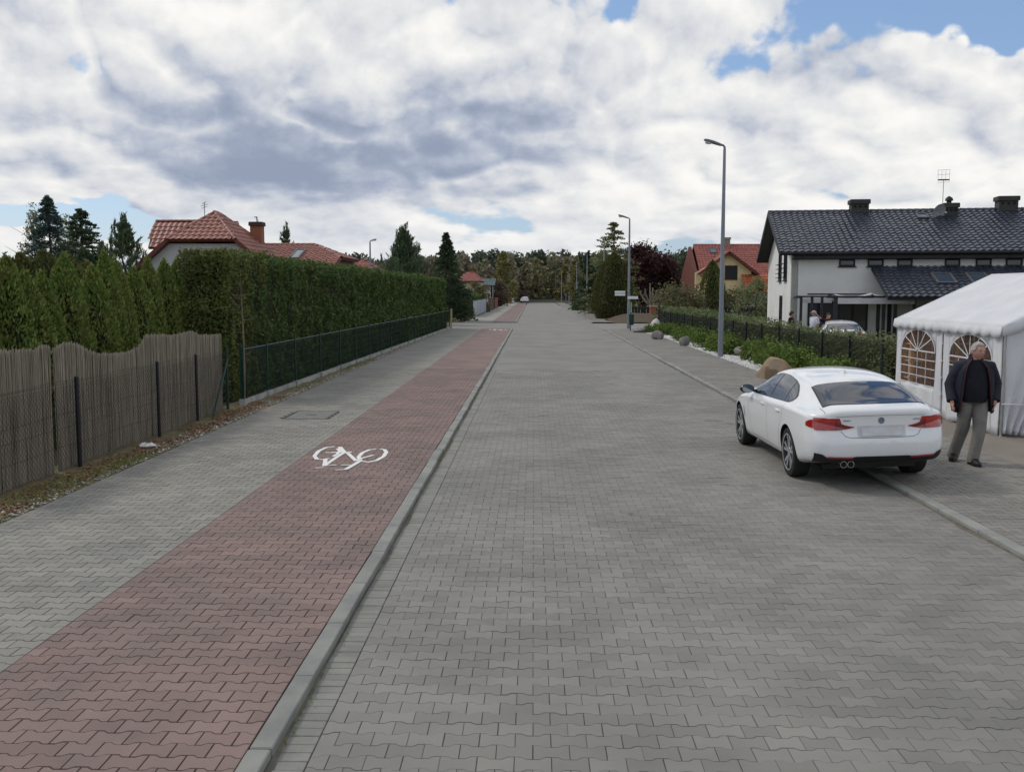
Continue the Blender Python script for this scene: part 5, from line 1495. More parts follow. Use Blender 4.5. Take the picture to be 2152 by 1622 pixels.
# right wing with hip
r0, r1, r2 = pxy(548, 514, HB + 8), pxy(665, 514, HB + 8), pxy(717, 541, HB + 5.2)
sl_ = (r1.z - r2.z) / 2.8; yb = HB + 8 - (r1.z - 2.7) / sl_; kx = (r2.x - r1.x) / 2.8
rw = roof_slope(t, [(cx_ + 3.2, yb, 2.7), (r2.x, yb, 2.7), r2, r1, (cx_ + 0.6, HB + 8, r1.z)], m_tile_rd, 0.30, 0.36, 0.14, 200, m_redtrim, vis=lambda p: -p.z)
hx = r2.x
roof_slope(t, [r2, (r2.x, HB + 10.8, r2.z), r1], m_tile_rd, 0.30, 0.36, 0.14, 0, m_redtrim)
ridge_tiles(rw, r0, r1, m_tile_rd, r=0.085); ridge_tiles(rw, r2, r1, m_tile_rd, r=0.085)
wall_poly(t, [(cx_ + 3.5, yb + 0.6, 0), (hx - 0.6, yb + 0.6, 0), (hx - 0.6, yb + 0.6, 2.7), (cx_ + 3.5, yb + 0.6, 2.7)], 0.3, m_render_g, 'wing_wall')
wall_poly(t, [(hx - 0.3, yb + 0.6, 0), (hx - 0.3, HB + 15, 0), (hx - 0.3, HB + 15, 2.7), (hx - 0.3, HB + 10.8, r2.z - 0.1), (hx - 0.3, HB + 5.2, r2.z - 0.1), (hx - 0.3, yb + 0.6, 2.7)], 0.3, m_redtrim, 'end_wall')
p = pxy(609, 544, HB + 5); skylight(t, p.x, p.x + 0.58, HB + 4.7, HB + 6.6, lambda y: r1.z - (HB + 8 - y) * sl_)
c = pxy(540, 467, HB + 4.2); chimney(t, c.x, HB + 4.2, 0.62, 0.62, 3.0, c.z, m_brick_ch, M('chimney_cap_dark', (0.08, 0.05, 0.04), rough=0.8), slots=False)
t2 = thing('chimney_cowl', 'metal wind cowl on top of the brick chimney', 'cowl', (c.x + 0.02, HB + 4.2, c.z))
MB().tube([(0, 0, -0.02), (0, 0, 0.12), (-0.06, 0, 0.28)], [0.07, 0.06, 0.03], 8).build('pipe', m_alu, t2); MB().cbox(-0.16, 0.02, -0.08, 0.08, 0.26, 0.30, 0.01).build('hood', m_alu, t2)
p = pxy(430, 450, HB + 3)
t2 = thing('roof_aerial', 'small television aerial on the ridge of the red roofed house', 'aerial', (p.x, HB + 3, pk.z))
MB().tube([(0, 0, -0.1), (0, 0, 0.62)], 0.018, 5).build('mast', m_dkwood, t2)
for z, w in ((0.28, 0.16), (0.4, 0.2), (0.52, 0.12)):
    MB().tube([(-w, 0, z), (w, 0, z + 0.12)], 0.012, 4).build('element', m_dkwood, t2)


# --- simple distant houses
def far_house(name, label, x0, x1, Y, y_ridge, y_eave, dep, wall, roof, tl=0.45, hip=0.0, wins=2):
    a, c = at(x0, Y), at(x1, Y); zr_ = pxy(x0, y_ridge, Y + dep / 2).z; ze = pxy(x0, y_eave, Y).z
    t = thing(name, label, 'house')
    wall_poly(t, [(a.x + 0.4, Y, 0), (c.x - 0.4, Y, 0), (c.x - 0.4, Y, ze + .1), (a.x + 0.4, Y, ze + .1)], 0.3, wall, 'front_wall')
    for xx, sg in ((c.x - 0.4, 1), (a.x + 0.4, -1)):
        q = [(xx, Y, 0), (xx, Y + dep, 0), (xx, Y + dep, ze), (xx, Y + dep / 2, max(ze, zr_ - 0.3 if not hip else ze)), (xx, Y, ze)]
        wall_poly(t, q if sg > 0 else [q[1], q[0], q[4], q[3], q[2]], 0.25, wall, 'side_wall')
    s = roof_slope(t, [(a.x, Y - 0.5, ze), (c.x, Y - 0.5, ze), (c.x - hip, Y + dep / 2, zr_), (a.x + hip, Y + dep / 2, zr_)], roof, 0.36, tl, 0.15, 0, m_redtrim)
    roof_slope(t, [(c.x, Y + dep + .5, ze), (a.x, Y + dep + .5, ze), (a.x + hip, Y + dep / 2, zr_), (c.x - hip, Y + dep / 2, zr_)], roof, 0.36, tl, 0.15, 0, m_redtrim, tiles=False)
    if hip:
        roof_slope(t, [(c.x, Y - 0.5, ze), (c.x, Y + dep + .5, ze), (c.x - hip, Y + dep / 2, zr_)], roof, 0.36, tl, 0.15, 0, m_redtrim)
    for k in range(wins):
        xx = a.x + (c.x - a.x) * (k + 0.7) / (wins + 0.4)
        window(t, (xx - 0.5, Y, 1.0), (1, 0, 0), 1.0, 1.3, m_frame_w, (0, -1, 0), 1, True)
    return t


far_house('red_roof_bungalow', 'low red roofed bungalow beyond the tiled house behind the hedge', 690, 808, 80, 546, 580, 7, m_render_g, m_tile_rd2, hip=2.2)
h_ = far_house('cream_house', 'cream house with a red roof behind the white metal fence', 960, 1012, 140, 572, 591, 8, M('cream_render', (0.55, 0.48, 0.33), rough=0.9), m_tile_rd2, hip=1.2)
chimney(h_, at(993, 144).x, 144, 0.6, 0.6, 4.0, pxy(993, 570, 144).z, m_brick_ch, slots=False)
far_house('teal_roof_house', 'small house with a grey green roof beside the tall yellow green birch', 1008, 1040, 160, 586, 600, 8, m_render_g, M('teal_roof', (0.12, 0.17, 0.17), (0.10, 0.14, 0.14), rough=0.6), wins=1)
far_house('white_far_house', 'small white house with a pinkish red roof far along the street', 1163, 1181, 300, 592, 604, 9, m_render_w, M('pink_roof', (0.32, 0.15, 0.14), (0.27, 0.12, 0.12), rough=0.7), wins=2)

# ------------------------------------------------------------------ the car
m_paint = M('white_car_paint', (0.74, 0.75, 0.755), (0.73, 0.74, 0.75), scale=0.4, rough=0.32, spec=0.5, coat=1.0)
m_cglass = M('car_glass', (0.014, 0.022, 0.045), (0.010, 0.016, 0.034), rough=0.02, spec=0.5, coat=0.25)
m_cplastic = M('black_trim', (0.014, 0.014, 0.016), rough=0.45, spec=0.4)
m_gloss = M('gloss_black', (0.012, 0.013, 0.016), rough=0.12, spec=0.6)
m_tyre = M('tyre_rubber', (0.018, 0.018, 0.019), (0.024, 0.023, 0.022), scale=9, rough=0.8, bump=0.2)
m_rim = M('alloy_rim', (0.62, 0.63, 0.65), (0.55, 0.56, 0.58), rough=0.25, metal=0.85)
m_rimdk = M('alloy_dark', (0.04, 0.04, 0.045), rough=0.4, metal=0.6)
m_red = M('tail_lamp_red', (0.36, 0.012, 0.012), (0.30, 0.01, 0.01), rough=0.12, spec=0.7, coat=1.0)
m_reddk = M('tail_lamp_dark', (0.13, 0.006, 0.008), rough=0.1, spec=0.7, coat=1.0)
m_amber = M('tail_lamp_amber', (0.48, 0.03, 0.02), (0.40, 0.025, 0.02), rough=0.12, coat=1.0)
m_seam = M('panel_gap', (0.26, 0.26, 0.265), rough=0.8)
m_chrome = M('chrome', (0.55, 0.55, 0.56), rough=0.12, metal=1.0)


def ip(s, tab):
    """smooth interpolation in a table of (s, value)"""
    xs = [a for a, _ in tab]; ys = [b for _, b in tab]
    if s <= xs[0]: return ys[0]
    if s >= xs[-1]: return ys[-1]
    i = max(k for k in range(len(xs)) if xs[k] <= s); i = min(i, len(xs) - 2)
    h = xs[i + 1] - xs[i]; t = (s - xs[i]) / h
    def m(k):
        if k == 0: return (ys[1] - ys[0]) / (xs[1] - xs[0])
        if k == len(xs) - 1: return (ys[-1] - ys[-2]) / (xs[-1] - xs[-2])
        a, b = (ys[k] - ys[k - 1]) / (xs[k] - xs[k - 1]), (ys[k + 1] - ys[k]) / (xs[k + 1] - xs[k])
        return 0 if a * b <= 0 else 2 * a * b / (a + b)
    return ys[i] * (2 * t ** 3 - 3 * t ** 2 + 1) + m(i) * h * (t ** 3 - 2 * t ** 2 + t) + ys[i + 1] * (-2 * t ** 3 + 3 * t ** 2) + m(i + 1) * h * (t ** 3 - t ** 2)


T_W = [(0, .66), (.02, .74), (.06, .80), (.14, .85), (.3, .885), (.6, .905), (1.05, .915), (1.7, .902), (2.7, .898), (3.5, .908), (3.9, .905), (4.2, .87), (4.42, .80), (4.55, .68), (4.62, .52), (4.64, .42)]
T_S = [(0, .90), (.03, .93), (.10, .95), (.3, .965), (.8, .975), (1.3, .965), (2.0, .945), (2.8, .92), (3.4, .89), (3.9, .83), (4.3, .73), (4.55, .63), (4.64, .56)]
T_C = [(0, .93), (.02, .985), (.05, 1.015), (.09, 1.03), (.2, 1.055), (.38, 1.10), (.6, 1.175), (.9, 1.265), (1.25, 1.335), (1.6, 1.37), (2.0, 1.385), (2.35, 1.38), (2.65, 1.34), (2.95, 1.24), (3.2, 1.12), (3.38, 1.03), (3.7, .99), (4.1, .92), (4.4, .82), (4.57, .70), (4.64, .60)]
T_B = [(0, .37), (.03, .345), (.1, .325), (.4, .29), (.8, .22), (3.8, .19), (4.3, .21), (4.55, .24), (4.64, .30)]
T_R = [(0, .52), (.2, .58), (.5, .60), (.9, .605), (1.4, .605), (2.0, .60), (2.5, .595), (2.9, .61), (3.2, .66), (3.4, .70), (3.8, .66), (4.3, .55), (4.64, .30)]
CL = 4.64


def car_section(s):
    W, zs, zc, zb, wr = ip(s, T_W), ip(s, T_S), ip(s, T_C), ip(s, T_B), ip(s, T_R)
    wr = min(wr, W * 0.80); g = max(zc - zs, 0.02); k = min(g / 0.3, 1.0)
    z8 = zs + g * (0.80 + 0.04 * (1 - k))
    tuck = 0.06
    pts = [(0, zb), (0.72 * W, zb), (W - 0.10, zb + 0.012), (W - 0.045, zb + 0.06), (W - 0.022, zb + 0.5 * (0.60 - zb)), (W - 0.004, 0.58), (W, 0.66), (W - 0.012, zs - 0.10), (W - 0.016, zs - 0.055), (W - 0.045, zs - 0.008),
           (W - 0.085, zs + 0.012 * k)]
    a = W - 0.085
    for f in (0.25, 0.5, 0.75):
        pts.append((a + (wr - a) * f + 0.028 * k * math.sin(f * math.pi), zs + (z8 - zs) * f))
    pts += [(wr, z8), (wr * 0.93, z8 + (zc - z8) * 0.38), (wr * 0.75, z8 + (zc - z8) * 0.68), (wr * 0.4, z8 + (zc - z8) * 0.92), (0, zc)]
    return pts


def car_y(s, x, z):
    y = s - CL / 2
    if s < 0.35:                                           # the tail: bumper proud, lid set back
        f = 1 - s / 0.35
        y += f * ip(z, [(0.3, 0.05), (0.45, -0.02), (0.60, -0.03), (0.68, 0.0), (0.75, 0.035), (0.9, 0.03), (1.0, 0.0), (1.1, 0.0)])
        y += f * 0.10 * (abs(x) / 0.8) ** 3
    if s > 4.3: y -= ((s - 4.3) / 0.34) * 0.12 * (abs(x) / 0.7) ** 2
    return y


def build_car_body():
    ss = [0, .008, .02, .04, .06, .09, .13, .18, .25, .32, .4, .5, .6, .7, .8, .9, 1.0, 1.1, 1.2, 1.3, 1.45, 1.6, 1.75, 1.9, 2.05, 2.2, 2.35, 2.5, 2.65, 2.8, 2.95, 3.1, 3.2, 3.3, 3.4, 3.5, 3.65, 3.8, 3.95, 4.1, 4.2, 4.3, 4.4, 4.48, 4.55, 4.6, 4.63, 4.64]
    rows = []
    for s in ss:
        h = car_section(s); full = [(-x, z) for x, z in h[::-1]] + [(x, z) for x, z in h[1:-1]]
        rows.append([(x, car_y(s, x, z), z) for x, z in full])
    n = len(rows[0]); b = MB()
    def ringface(A, B):
        for k in range(n): b.f.append((A + k, A + (k + 1) % n, B + (k + 1) % n, B + k))
    # rear cap rings
    def cap(row, zc_, dirn):
        out = []
        for f in (0.92, 0.75, 0.5, 0.25):
            out.append([(x * f, car_y(0 if dirn < 0 else CL, x * f, zc_ + (z - zc_) * f) + dirn * 0.012 * (1 - f), zc_ + (z - zc_) * f) for x, y, z in row])
        return out
    rc = cap(rows[0], 0.66, -1)[::-1]; fc = cap(rows[-1], 0.48, 1)
    allr = rc + rows + fc
    for r_ in allr: b.v += r_
    for i in range(len(allr) - 1): ringface(i * n, (i + 1) * n)
    b.v.append((0, car_y(0, 0, 0.66) - 0.012, 0.66)); c0 = len(b.v) - 1
    b.v.append((0, car_y(CL, 0, 0.48) + 0.012, 0.48)); c1 = len(b.v) - 1
    for k in range(n):
        b.f.append((c0, (k + 1) % n, k)); o = (len(allr) - 1) * n; b.f.append((c1, o + k, o + (k + 1) % n))
    me = b.mesh('body')
    bm = bmesh.new(); bm.from_mesh(me); bmesh.ops.recalc_face_normals(bm, faces=bm.faces); bm.to_mesh(me); bm.free()
    return me


def make_car(name, label, loc, rz, roll=0.0):
    t = thing(name, label, 'car', loc, rz); t.rotation_euler = (0, roll, rz)
    me = build_car_body(); me.materials.append(m_paint); me.materials.append(m_cplastic)
    tmp = bpy.data.objects.new('body', me); col.objects.link(tmp)
    sub = tmp.modifiers.new('sub', 'SUBSURF'); sub.levels = 1; sub.render_levels = 1
    dg = bpy.context.evaluated_depsgraph_get(); sm = bpy.data.meshes.new_from_object(tmp.evaluated_get(dg))
    bvh = BVHTree.FromPolygons([v.co for v in sm.vertices], [p.vertices for p in sm.polygons])
    AX = (1.05 - CL / 2, 3.86 - CL / 2)
    cut = MB()
    for ay in AX:
        for sd in (-1, 1):
            cut.lathe([(0.372, sd * 0.60), (0.372, sd * 1.2)], (0, ay, 0.345), 40, 'x')
    cme = cut.mesh('cut'); bm = bmesh.new(); bm.from_mesh(cme); bmesh.ops.recalc_face_normals(bm, faces=bm.faces); bm.to_mesh(cme); bm.free()
    cme.materials.append(m_cplastic); co = bpy.data.objects.new('cut', cme); col.objects.link(co)
    bo = tmp.modifiers.new('b', 'BOOLEAN'); bo.operation = 'DIFFERENCE'; bo.object = co; bo.solver = 'EXACT'; bo.material_mode = 'TRANSFER'
    dg = bpy.context.evaluated_depsgraph_get(); dg.update()
    bme = bpy.data.meshes.new_from_object(tmp.evaluated_get(dg)); bpy.data.objects.remove(tmp); bpy.data.objects.remove(co)
    bme.name = 'body'; smooth_mesh(bme, 35)
    body = bpy.data.objects.new('body', bme); col.objects.link(body); body.parent = t

    def hit(o, d):
        p, n, i, dist = bvh.ray_cast(Vector(o), Vector(d)); return (p, n)

    def patch(nm, uv, nu, nv, proj, off, mat, parent=body, thick=0.0):
        """uv(u,v) -> 2D; proj side(+-1)/'rear'/'top'"""
        rows = []
        for j in range(nv + 1):
            row = []
            for i in range(nu + 1):
                a, c = uv(i / nu, j / nv)
                if proj == 'rear': p, n = hit((a, -4, c), (0, 1, 0))
                elif proj == 'top': p, n = hit((a, c, 3), (0, 0, -1))
                else: p, n = hit((proj * 3, a, c), (-proj, 0, 0))
                if p is None: p, n = Vector((a, 0, c)), Vector((0, 0, 1))
                row.append(p + n * off)
            rows.append(row)
        return MB().grid(rows).build(nm, mat, parent, smooth=60, fix=False)

    S = lambda s: s - CL / 2
    lo = [(1.02, 1.075), (1.10, 1.03), (1.25, 1.0), (1.5, .99), (2.0, .972), (2.6, .955), (3.28, .935)]
    hi = [(1.02, 1.085), (1.12, 1.14), (1.3, 1.21), (1.6, 1.262), (2.0, 1.288), (2.3, 1.283), (2.6, 1.24), (2.9, 1.135), (3.15, 1.01), (3.28, .94)]
    def dlo(s0, s1, g0=0.0, g1=0.0):
        def f(u, v):
            s = s0 + (s1 - s0) * u; a, b2 = ip(s, lo) + g0, ip(s, hi) - g1
            return (S(s), a + (max(b2, a) - a) * v)
        return f
    for sd in (-1, 1):
        patch('window_surround', dlo(1.02, 3.28, -0.012, -0.012), 40, 6, sd, 0.003, m_gloss)
        patch('side_window', dlo(1.06, 1.40, 0.004, 0.004), 12, 6, sd, 0.006, m_cglass)
        patch('side_window', dlo(1.44, 2.12, 0.004, 0.004), 14, 6, sd, 0.006, m_cglass)
        patch('side_window', dlo(2.20, 3.22, 0.004, 0.004), 20, 6, sd, 0.006, m_cglass)
        # door gaps and handles
        def line(pts, nm='door_gap', w=0.007, m=m_seam):
            def f(u, v):
                k = u * (len(pts) - 1); i = min(int(k), len(pts) - 2); q = k - i
                y = pts[i][0] + (pts[i + 1][0] - pts[i][0]) * q; z = pts[i][1] + (pts[i + 1][1] - pts[i][1]) * q
                dy, dz = pts[i + 1][0] - pts[i][0], pts[i + 1][1] - pts[i][1]; L = math.hypot(dy, dz)
                return (S(y) - dz / L * w * (v - .5), z + dy / L * w * (v - .5))
            patch(nm, f, 14, 1, sd, 0.002, m)
        line([(2.16, .945), (2.14, .7), (2.15, .45), (2.17, .31)]); line([(3.22, .90), (3.20, .65), (3.12, .45), (3.08, .31)])
        line([(1.30, .97), (1.28, .85), (1.45, .6), (1.52, .40), (1.55, .31)]); line([(1.55, .30), (3.08, .30)], w=0.010)
        line([(1.45, .855), (2.2, .845), (3.0, .815), (3.5, .78)], 'crease', 0.005, M('crease', (0.5, 0.505, 0.51), rough=0.4))
        for hs in (1.42, 2.30):
            p, n = hit((sd * 3, S(hs), .85), (-sd, 0, 0))
            MB().cbox(-0.012, 0.018, 0, 0.2, -0.014, 0.014, 0.006).xf(Matrix.Translation(p) @ Matrix.Scale(sd, 4, (1, 0, 0))).build('door_handle', m_paint, body)
        def vent(u, v): return (S(3.43 + 0.025 * u + 0.05 * v), .52 + .16 * v)
        patch('fender_vent', vent, 3, 6, sd, 0.003, m_cplastic)
        # mirror
        p, n = hit((sd * 3, S(3.08), .965), (-sd, 0, 0))
        mb = MB(); blob_mesh(mb, (p.x + sd * 0.15, p.y + 0.05, .995), (0.115, 0.07, 0.072), 5, 14, 9, 0.04)
        mo = mb.build('mirror', m_gloss, body, smooth=True)
        MB().tube([(p.x - sd * 0.02, p.y + 0.03, .955), (p.x + sd * 0.1, p.y + 0.05, .97)], 0.022, 6).build('mirror_arm', m_gloss, mo)
        mg = MB(); mg.lathe([(0.002, 0), (0.085, 0), (0.085, 0.004)], (0, 0, 0), 16, 'y'); mg.xf(Matrix.Translation((p.x + sd * 0.15, p.y - 0.024, .995)) @ Matrix.Diagonal((1.05, 1, 0.68, 1)))
        mg.build('mirror_glass', M('mirror_glass', (0.25, 0.28, 0.3), rough=0.08, metal=0.9), mo)
        # tail lamps
        zl = [(.33, .792), (.45, .765), (.55, .754), (.75, .754), (.9, .772)]; zh = [(.33, .798), (.42, .815), (.52, .850), (.60, .892), (.7, .912), (.9, .910)]
        def tl(x0, x1, i0=0.0):
            def f(u, v):
                x = x0 + (x1 - x0) * u; a, b2 = ip(x, zl) + i0, ip(x, zh) - i0
                return (sd * x, a + (max(b2, a) - a) * v)
            return f
        lamp = patch('tail_lamp', tl(.335, .80), 26, 8, 'rear', 0.006, m_red)
        patch('lamp_inner', tl(.36, .55, .012), 12, 4, 'rear', 0.009, m_reddk, lamp); patch('lamp_bar', lambda u, v: (sd * (.57 + .22 * u), .775 + .018 * v), 12, 2, 'rear', 0.010, m_amber, lamp)
        patch('lamp_bar', lambda u, v: (sd * (.57 + .22 * u), .862 + .022 * v), 12, 2, 'rear', 0.010, m_amber, lamp)
        patch('lamp_divider', lambda u, v: (sd * (.553 + .008 * u), .756 + .112 * v), 2, 6, 'rear', 0.011, m_reddk, lamp)
        patch('lamp_side', lambda u, v: (S(.055 + .24 * u), .772 + .03 * u * u + (.135 - .03 * u - .06 * u ** 3) * v), 12, 6, sd, 0.005, m_red, lamp)
        patch('reflector', lambda u, v: (sd * (.36 + .30 * u), .405 + .006 * u + .020 * v), 8, 1, 'rear', 0.013, m_red)
    # glass: rear and front
    patch('rear_window_band', lambda u, v: ((2 * u - 1) * (.66 - .06 * v), S(.215 + .05 * (2 * u - 1) ** 2 + (.74 - .06 * (2 * u - 1) ** 2) * v)), 24, 14, 'top', 0.003, m_gloss)
    patch('rear_window', lambda u, v: ((2 * u - 1) * (.64 - .06 * v), S(.23 + .05 * (2 * u - 1) ** 2 + (.71 - .06 * (2 * u - 1) ** 2) * v)), 24, 14, 'top', 0.006, m_cglass)
    patch('windscreen', lambda u, v: ((2 * u - 1) * (.60 + .08 * v), S(2.68 + (.66 - .1 * (2 * u - 1) ** 2) * v)), 24, 12, 'top', 0.005, m_cglass)
    # boot lid gaps
    def rline(pts, w=0.008, proj='rear'):
        def f(u, v):
            k = u * (len(pts) - 1); i = min(int(k), len(pts) - 2); q = k - i
            x = pts[i][0] + (pts[i + 1][0] - pts[i][0]) * q; z = pts[i][1] + (pts[i + 1][1] - pts[i][1]) * q
            dx, dz = pts[i + 1][0] - pts[i][0], pts[i + 1][1] - pts[i][1]; L = math.hypot(dx, dz) or 1
            return (x - dz / L * w * (v - .5), z + dx / L * w * (v - .5))
        patch('lid_gap', f, 24, 1, proj, 0.002, m_seam)
    for sd in (-1, 1):
        rline([(sd * .50, .745), (sd * .46, .69), (sd * .40, .665), (sd * .2, .66), (0, .658)])
        rline([(sd * .67, S(.12)), (sd * .68, S(.2)), (sd * .69, S(.28))], 0.008, 'top')
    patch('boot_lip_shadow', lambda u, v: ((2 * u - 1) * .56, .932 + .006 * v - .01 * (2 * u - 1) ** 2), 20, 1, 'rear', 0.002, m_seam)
    # plate, badge
    patch('plate_recess', lambda u, v: ((2 * u - 1) * .30, .668 + .14 * v), 8, 4, 'rear', 0.002, M('recess_white', (0.6, 0.61, 0.62), rough=0.4))
    patch('number_plate', lambda u, v: ((2 * u - 1) * .255, .678 + .108 * v), 8, 2, 'rear', 0.012, M('plate_white', (0.62, 0.63, 0.64), rough=0.45))
    patch('badge', lambda u, v: ((v) * .04 * math.cos(u * 2 * math.pi), .872 + v * .04 * math.sin(u * 2 * math.pi)), 16, 2, 'rear', 0.006, M('badge_grey', (0.20, 0.24, 0.30), rough=0.3, metal=0.4))
    patch('model_badge', lambda u, v: (-.47 + .09 * u, .868 + .016 * v), 4, 1, 'rear', 0.004, m_alu); patch('model_badge', lambda u, v: (.40 + .09 * u, .868 + .016 * v), 4, 1, 'rear', 0.004, m_alu)
    # diffuser
    dz = [(0, .43), (.34, .43), (.40, .405), (.66, .41), (.70, .45), (.80, .47)]
    patch('diffuser', lambda u, v: ((2 * u - 1) * .80, .345 + (ip(abs(2 * u - 1) * .80, dz) - .345) * v), 40, 5, 'rear', 0.008, m_cplastic)
    MB().box(-.55, .55, S(.2), S(.34), .30, .37).build('rear_undertray', m_cplastic, body)
    MB().box(-.60, .60, S(.45), S(4.3), .20, .26).build('underbody', m_cplastic, body)
    for x in (-.47, -.38):
        b = MB(); b.lathe([(0.036, 0.0), (0.044, 0.0), (0.044, 0.16), (0.03, 0.16)], (x, S(.03), .325), 16, 'y', cap=False); b.build('exhaust_pipe', m_chrome, t, smooth=40)
        MB().lathe([(0.002, 0), (0.036, 0), (0.036, 0.01)], (x, S(.06), .325), 16, 'y').build('exhaust_bore', m_dark, t)
    fin = MB(); fin.prism([(S(1.38), 1.335), (S(1.60), 1.368), (S(1.58), 1.378), (S(1.42), 1.398), (S(1.385), 1.39)], -0.012, 0.012, 'yz'); fin.build('aerial_fin', m_paint, body)
    # front lamps and grille (seen from other sides)
    for sd in (-1, 1):
        patch('headlamp', lambda u, v: (sd * (.38 + .40 * u), S(4.36 - .12 * u + .10 * v)), 10, 4, 'top', 0.006, M('headlamp_glass', (0.35, 0.37, 0.4), rough=0.08, spec=0.8))
    # wheels
    for ay in AX:
        for sd in (-1, 1):
            w = bpy.data.objects.new('wheel', None); col.objects.link(w); w.parent = t; w.location = (sd * 0.775, ay, 0.335); w.empty_display_size = 0.2
            q = lambda prof: [(r_, sd * x) for r_, x in prof]
            MB().lathe(q([(0.25, -0.11), (0.29, -0.118), (0.322, -0.108), (0.334, -0.085), (0.336, 0), (0.334, 0.085), (0.322, 0.108), (0.29, 0.118), (0.255, 0.114), (0.25, 0.10)]), n=40, axis='x', cap=False).build('tyre', m_tyre, w, smooth=40)
            rim = MB().lathe(q([(0.235, -0.1), (0.235, 0.07), (0.245, 0.105), (0.256, 0.112), (0.252, 0.118), (0.238, 0.112), (0.225, 0.085), (0.222, 0.03), (0.05, 0.02)]), n=40, axis='x').build('rim', m_rimdk, w, smooth=40)
            MB().lathe(q([(0.236, 0.110), (0.254, 0.117), (0.248, 0.1195), (0.232, 0.112)]), n=40, axis='x', cap=False).build('rim_lip', m_rim, w, smooth=40)
            sp = MB()
            for k in range(5):
                for dlt in (-0.16, 0.16):
                    a = k * 2 * math.pi / 5 + 0.3; a2 = a + dlt * 1.35
                    p0 = Vector((0.092 * sd, math.cos(a + dlt * .8) * 0.055, math.sin(a + dlt * .8) * 0.055)); p1 = Vector((0.104 * sd, math.cos(a2) * 0.236, math.sin(a2) * 0.236))
                    d = (p1 - p0); s_ = Vector((0, -d.z, d.y)).normalized()
                    vs = []
                    for pp, ww in ((p0, 0.017), (p1, 0.024)):
                        vs += [pp - s_ * ww, pp + s_ * ww, pp + s_ * ww - Vector((sd * 0.03, 0, 0)), pp - s_ * ww - Vector((sd * 0.03, 0, 0))]
                    sp.add(vs, [(0, 1, 5, 4), (1, 2, 6, 5), (2, 3, 7, 6), (3, 0, 4, 7), (0, 3, 2, 1), (4, 5, 6, 7)])
            sp.lathe(q([(0.07, 0.075), (0.066, 0.098), (0.03, 0.103), (0.002, 0.103)]), n=20, axis='x')
            sp.build('spokes', m_rim, w)
            MB().lathe(q([(0.16, 0.035), (0.16, 0.045), (0.08, 0.05)]), n=30, axis='x').build('brake_disc', M('brake_steel', (0.2, 0.2, 0.2), rough=0.4, metal=0.8), w)
    return t


CAR = make_car('parked_car', 'white four door fastback coupe parked half on the pavement by the party tent', (4.33, 14.50, 0.0), R(1.2), -math.atan(PZ / 1.55) )
CAR.location.z = 0.028
c = copy_tree(CAR); c['label'] = 'white car behind the laurel hedge with only its roof showing'; p = at(1766, 41); c.location = (p.x, p.y, -0.05); c.rotation_euler = (0, 0, R(-12))
c = copy_tree(CAR); c['label'] = 'small distant white car at the far end of the cycle path'; p = at(1103, 214); c.location = (p.x, p.y, 0.06); c.rotation_euler = (0, 0, R(-2))

# ------------------------------------------------------------------ party tent
m_tent = M('white_tarpaulin', (0.86, 0.865, 0.875), (0.79, 0.80, 0.825), scale=1.6, rough=0.55, spec=0.3, trans=0.34, bump=0.35, bscale=4)
m_tentwin = M('clear_pvc', (0.5, 0.52, 0.53), (0.5, 0.52, 0.53), rough=0.08, spec=0.6, alpha=0.07)
m_pole = M('tent_pole', (0.5, 0.51, 0.52), rough=0.35, metal=0.7)
m_wood = M('orange_pine_wood', (0.58, 0.30, 0.12), (0.44, 0.22, 0.09), scale=3, rough=0.7, stretch=(1, 1, 8), vary=0.25)
TX0, TX1, TY0, TY1, TE, TR = 7.9, 11.9, 16.6, 21.4, 1.90, 2.86
TX = (TX0 + TX1) / 2; GZ = PZ - 0.004
t = thing('party_tent', 'white party tent with arched clear windows standing on the driveway', 'tent', (TX, (TY0 + TY1) / 2, GZ))
ox, oy = TX, (TY0 + TY1) / 2
def TP(x, y, z): return (x - ox, y - oy, z - GZ)


def cloth(name, rows, mat=m_tent, parent=t, th=0.006):
    o = MB().grid(rows).build(name, mat, parent, smooth=60, fix=False); o.modifiers.new('s', 'SOLIDIFY').thickness = th; return o


# frame
for y in (TY0, (TY0 + TY1) / 2, TY1):
    for x in (TX0 + 0.03, TX1 - 0.03):
        MB().tube([TP(x, y, GZ - 0.0), TP(x, y, TE)], 0.021, 8).build('leg', m_pole, t, smooth=True)
        MB().box(*[v for q in zip(TP(x - 0.06, y - 0.06, GZ), TP(x + 0.06, y + 0.06, GZ + 0.01)) for v in q]).build('foot_plate', m_pole, t)
    for s, x in ((1, TX0 + 0.03), (-1, TX1 - 0.03)):
        MB().tube([TP(x, y, TE), TP(TX, y, TR - 0.03)], 0.02, 8).build('rafter', m_pole, t, smooth=True)
MB().tube([TP(TX, TY0, TR - 0.03), TP(TX, TY1, TR - 0.03)], 0.02, 8).build('ridge_pole', m_pole, t, smooth=True)
for x in (TX0 + 0.03, TX1 - 0.03):
    MB().tube([TP(x, TY0, TE), TP(x, TY1, TE)], 0.02, 8).build('eave_pole', m_pole, t, smooth=True)
# roof: sags between rafters
def roofz(x, y):
    f = abs(x - TX) / (TX - TX0 + 0.04); q = (y - TY0) / (TY1 - TY0) * 2 % 1
    return TR - (TR - TE) * f - 0.045 * math.sin(math.pi * q) * math.sin(math.pi * min(f, 1)) + 0.02
rows = [[TP(TX0 - 0.04 + (TX1 - TX0 + 0.08) * i / 24, TY0 - 0.05 + (TY1 - TY0 + 0.1) * j / 24, roofz(TX0 - 0.04 + (TX1 - TX0 + 0.08) * i / 24, TY0 + (TY1 - TY0) * j / 24)) for i in range(25)] for j in range(25)]
cloth('roof_cover', rows)
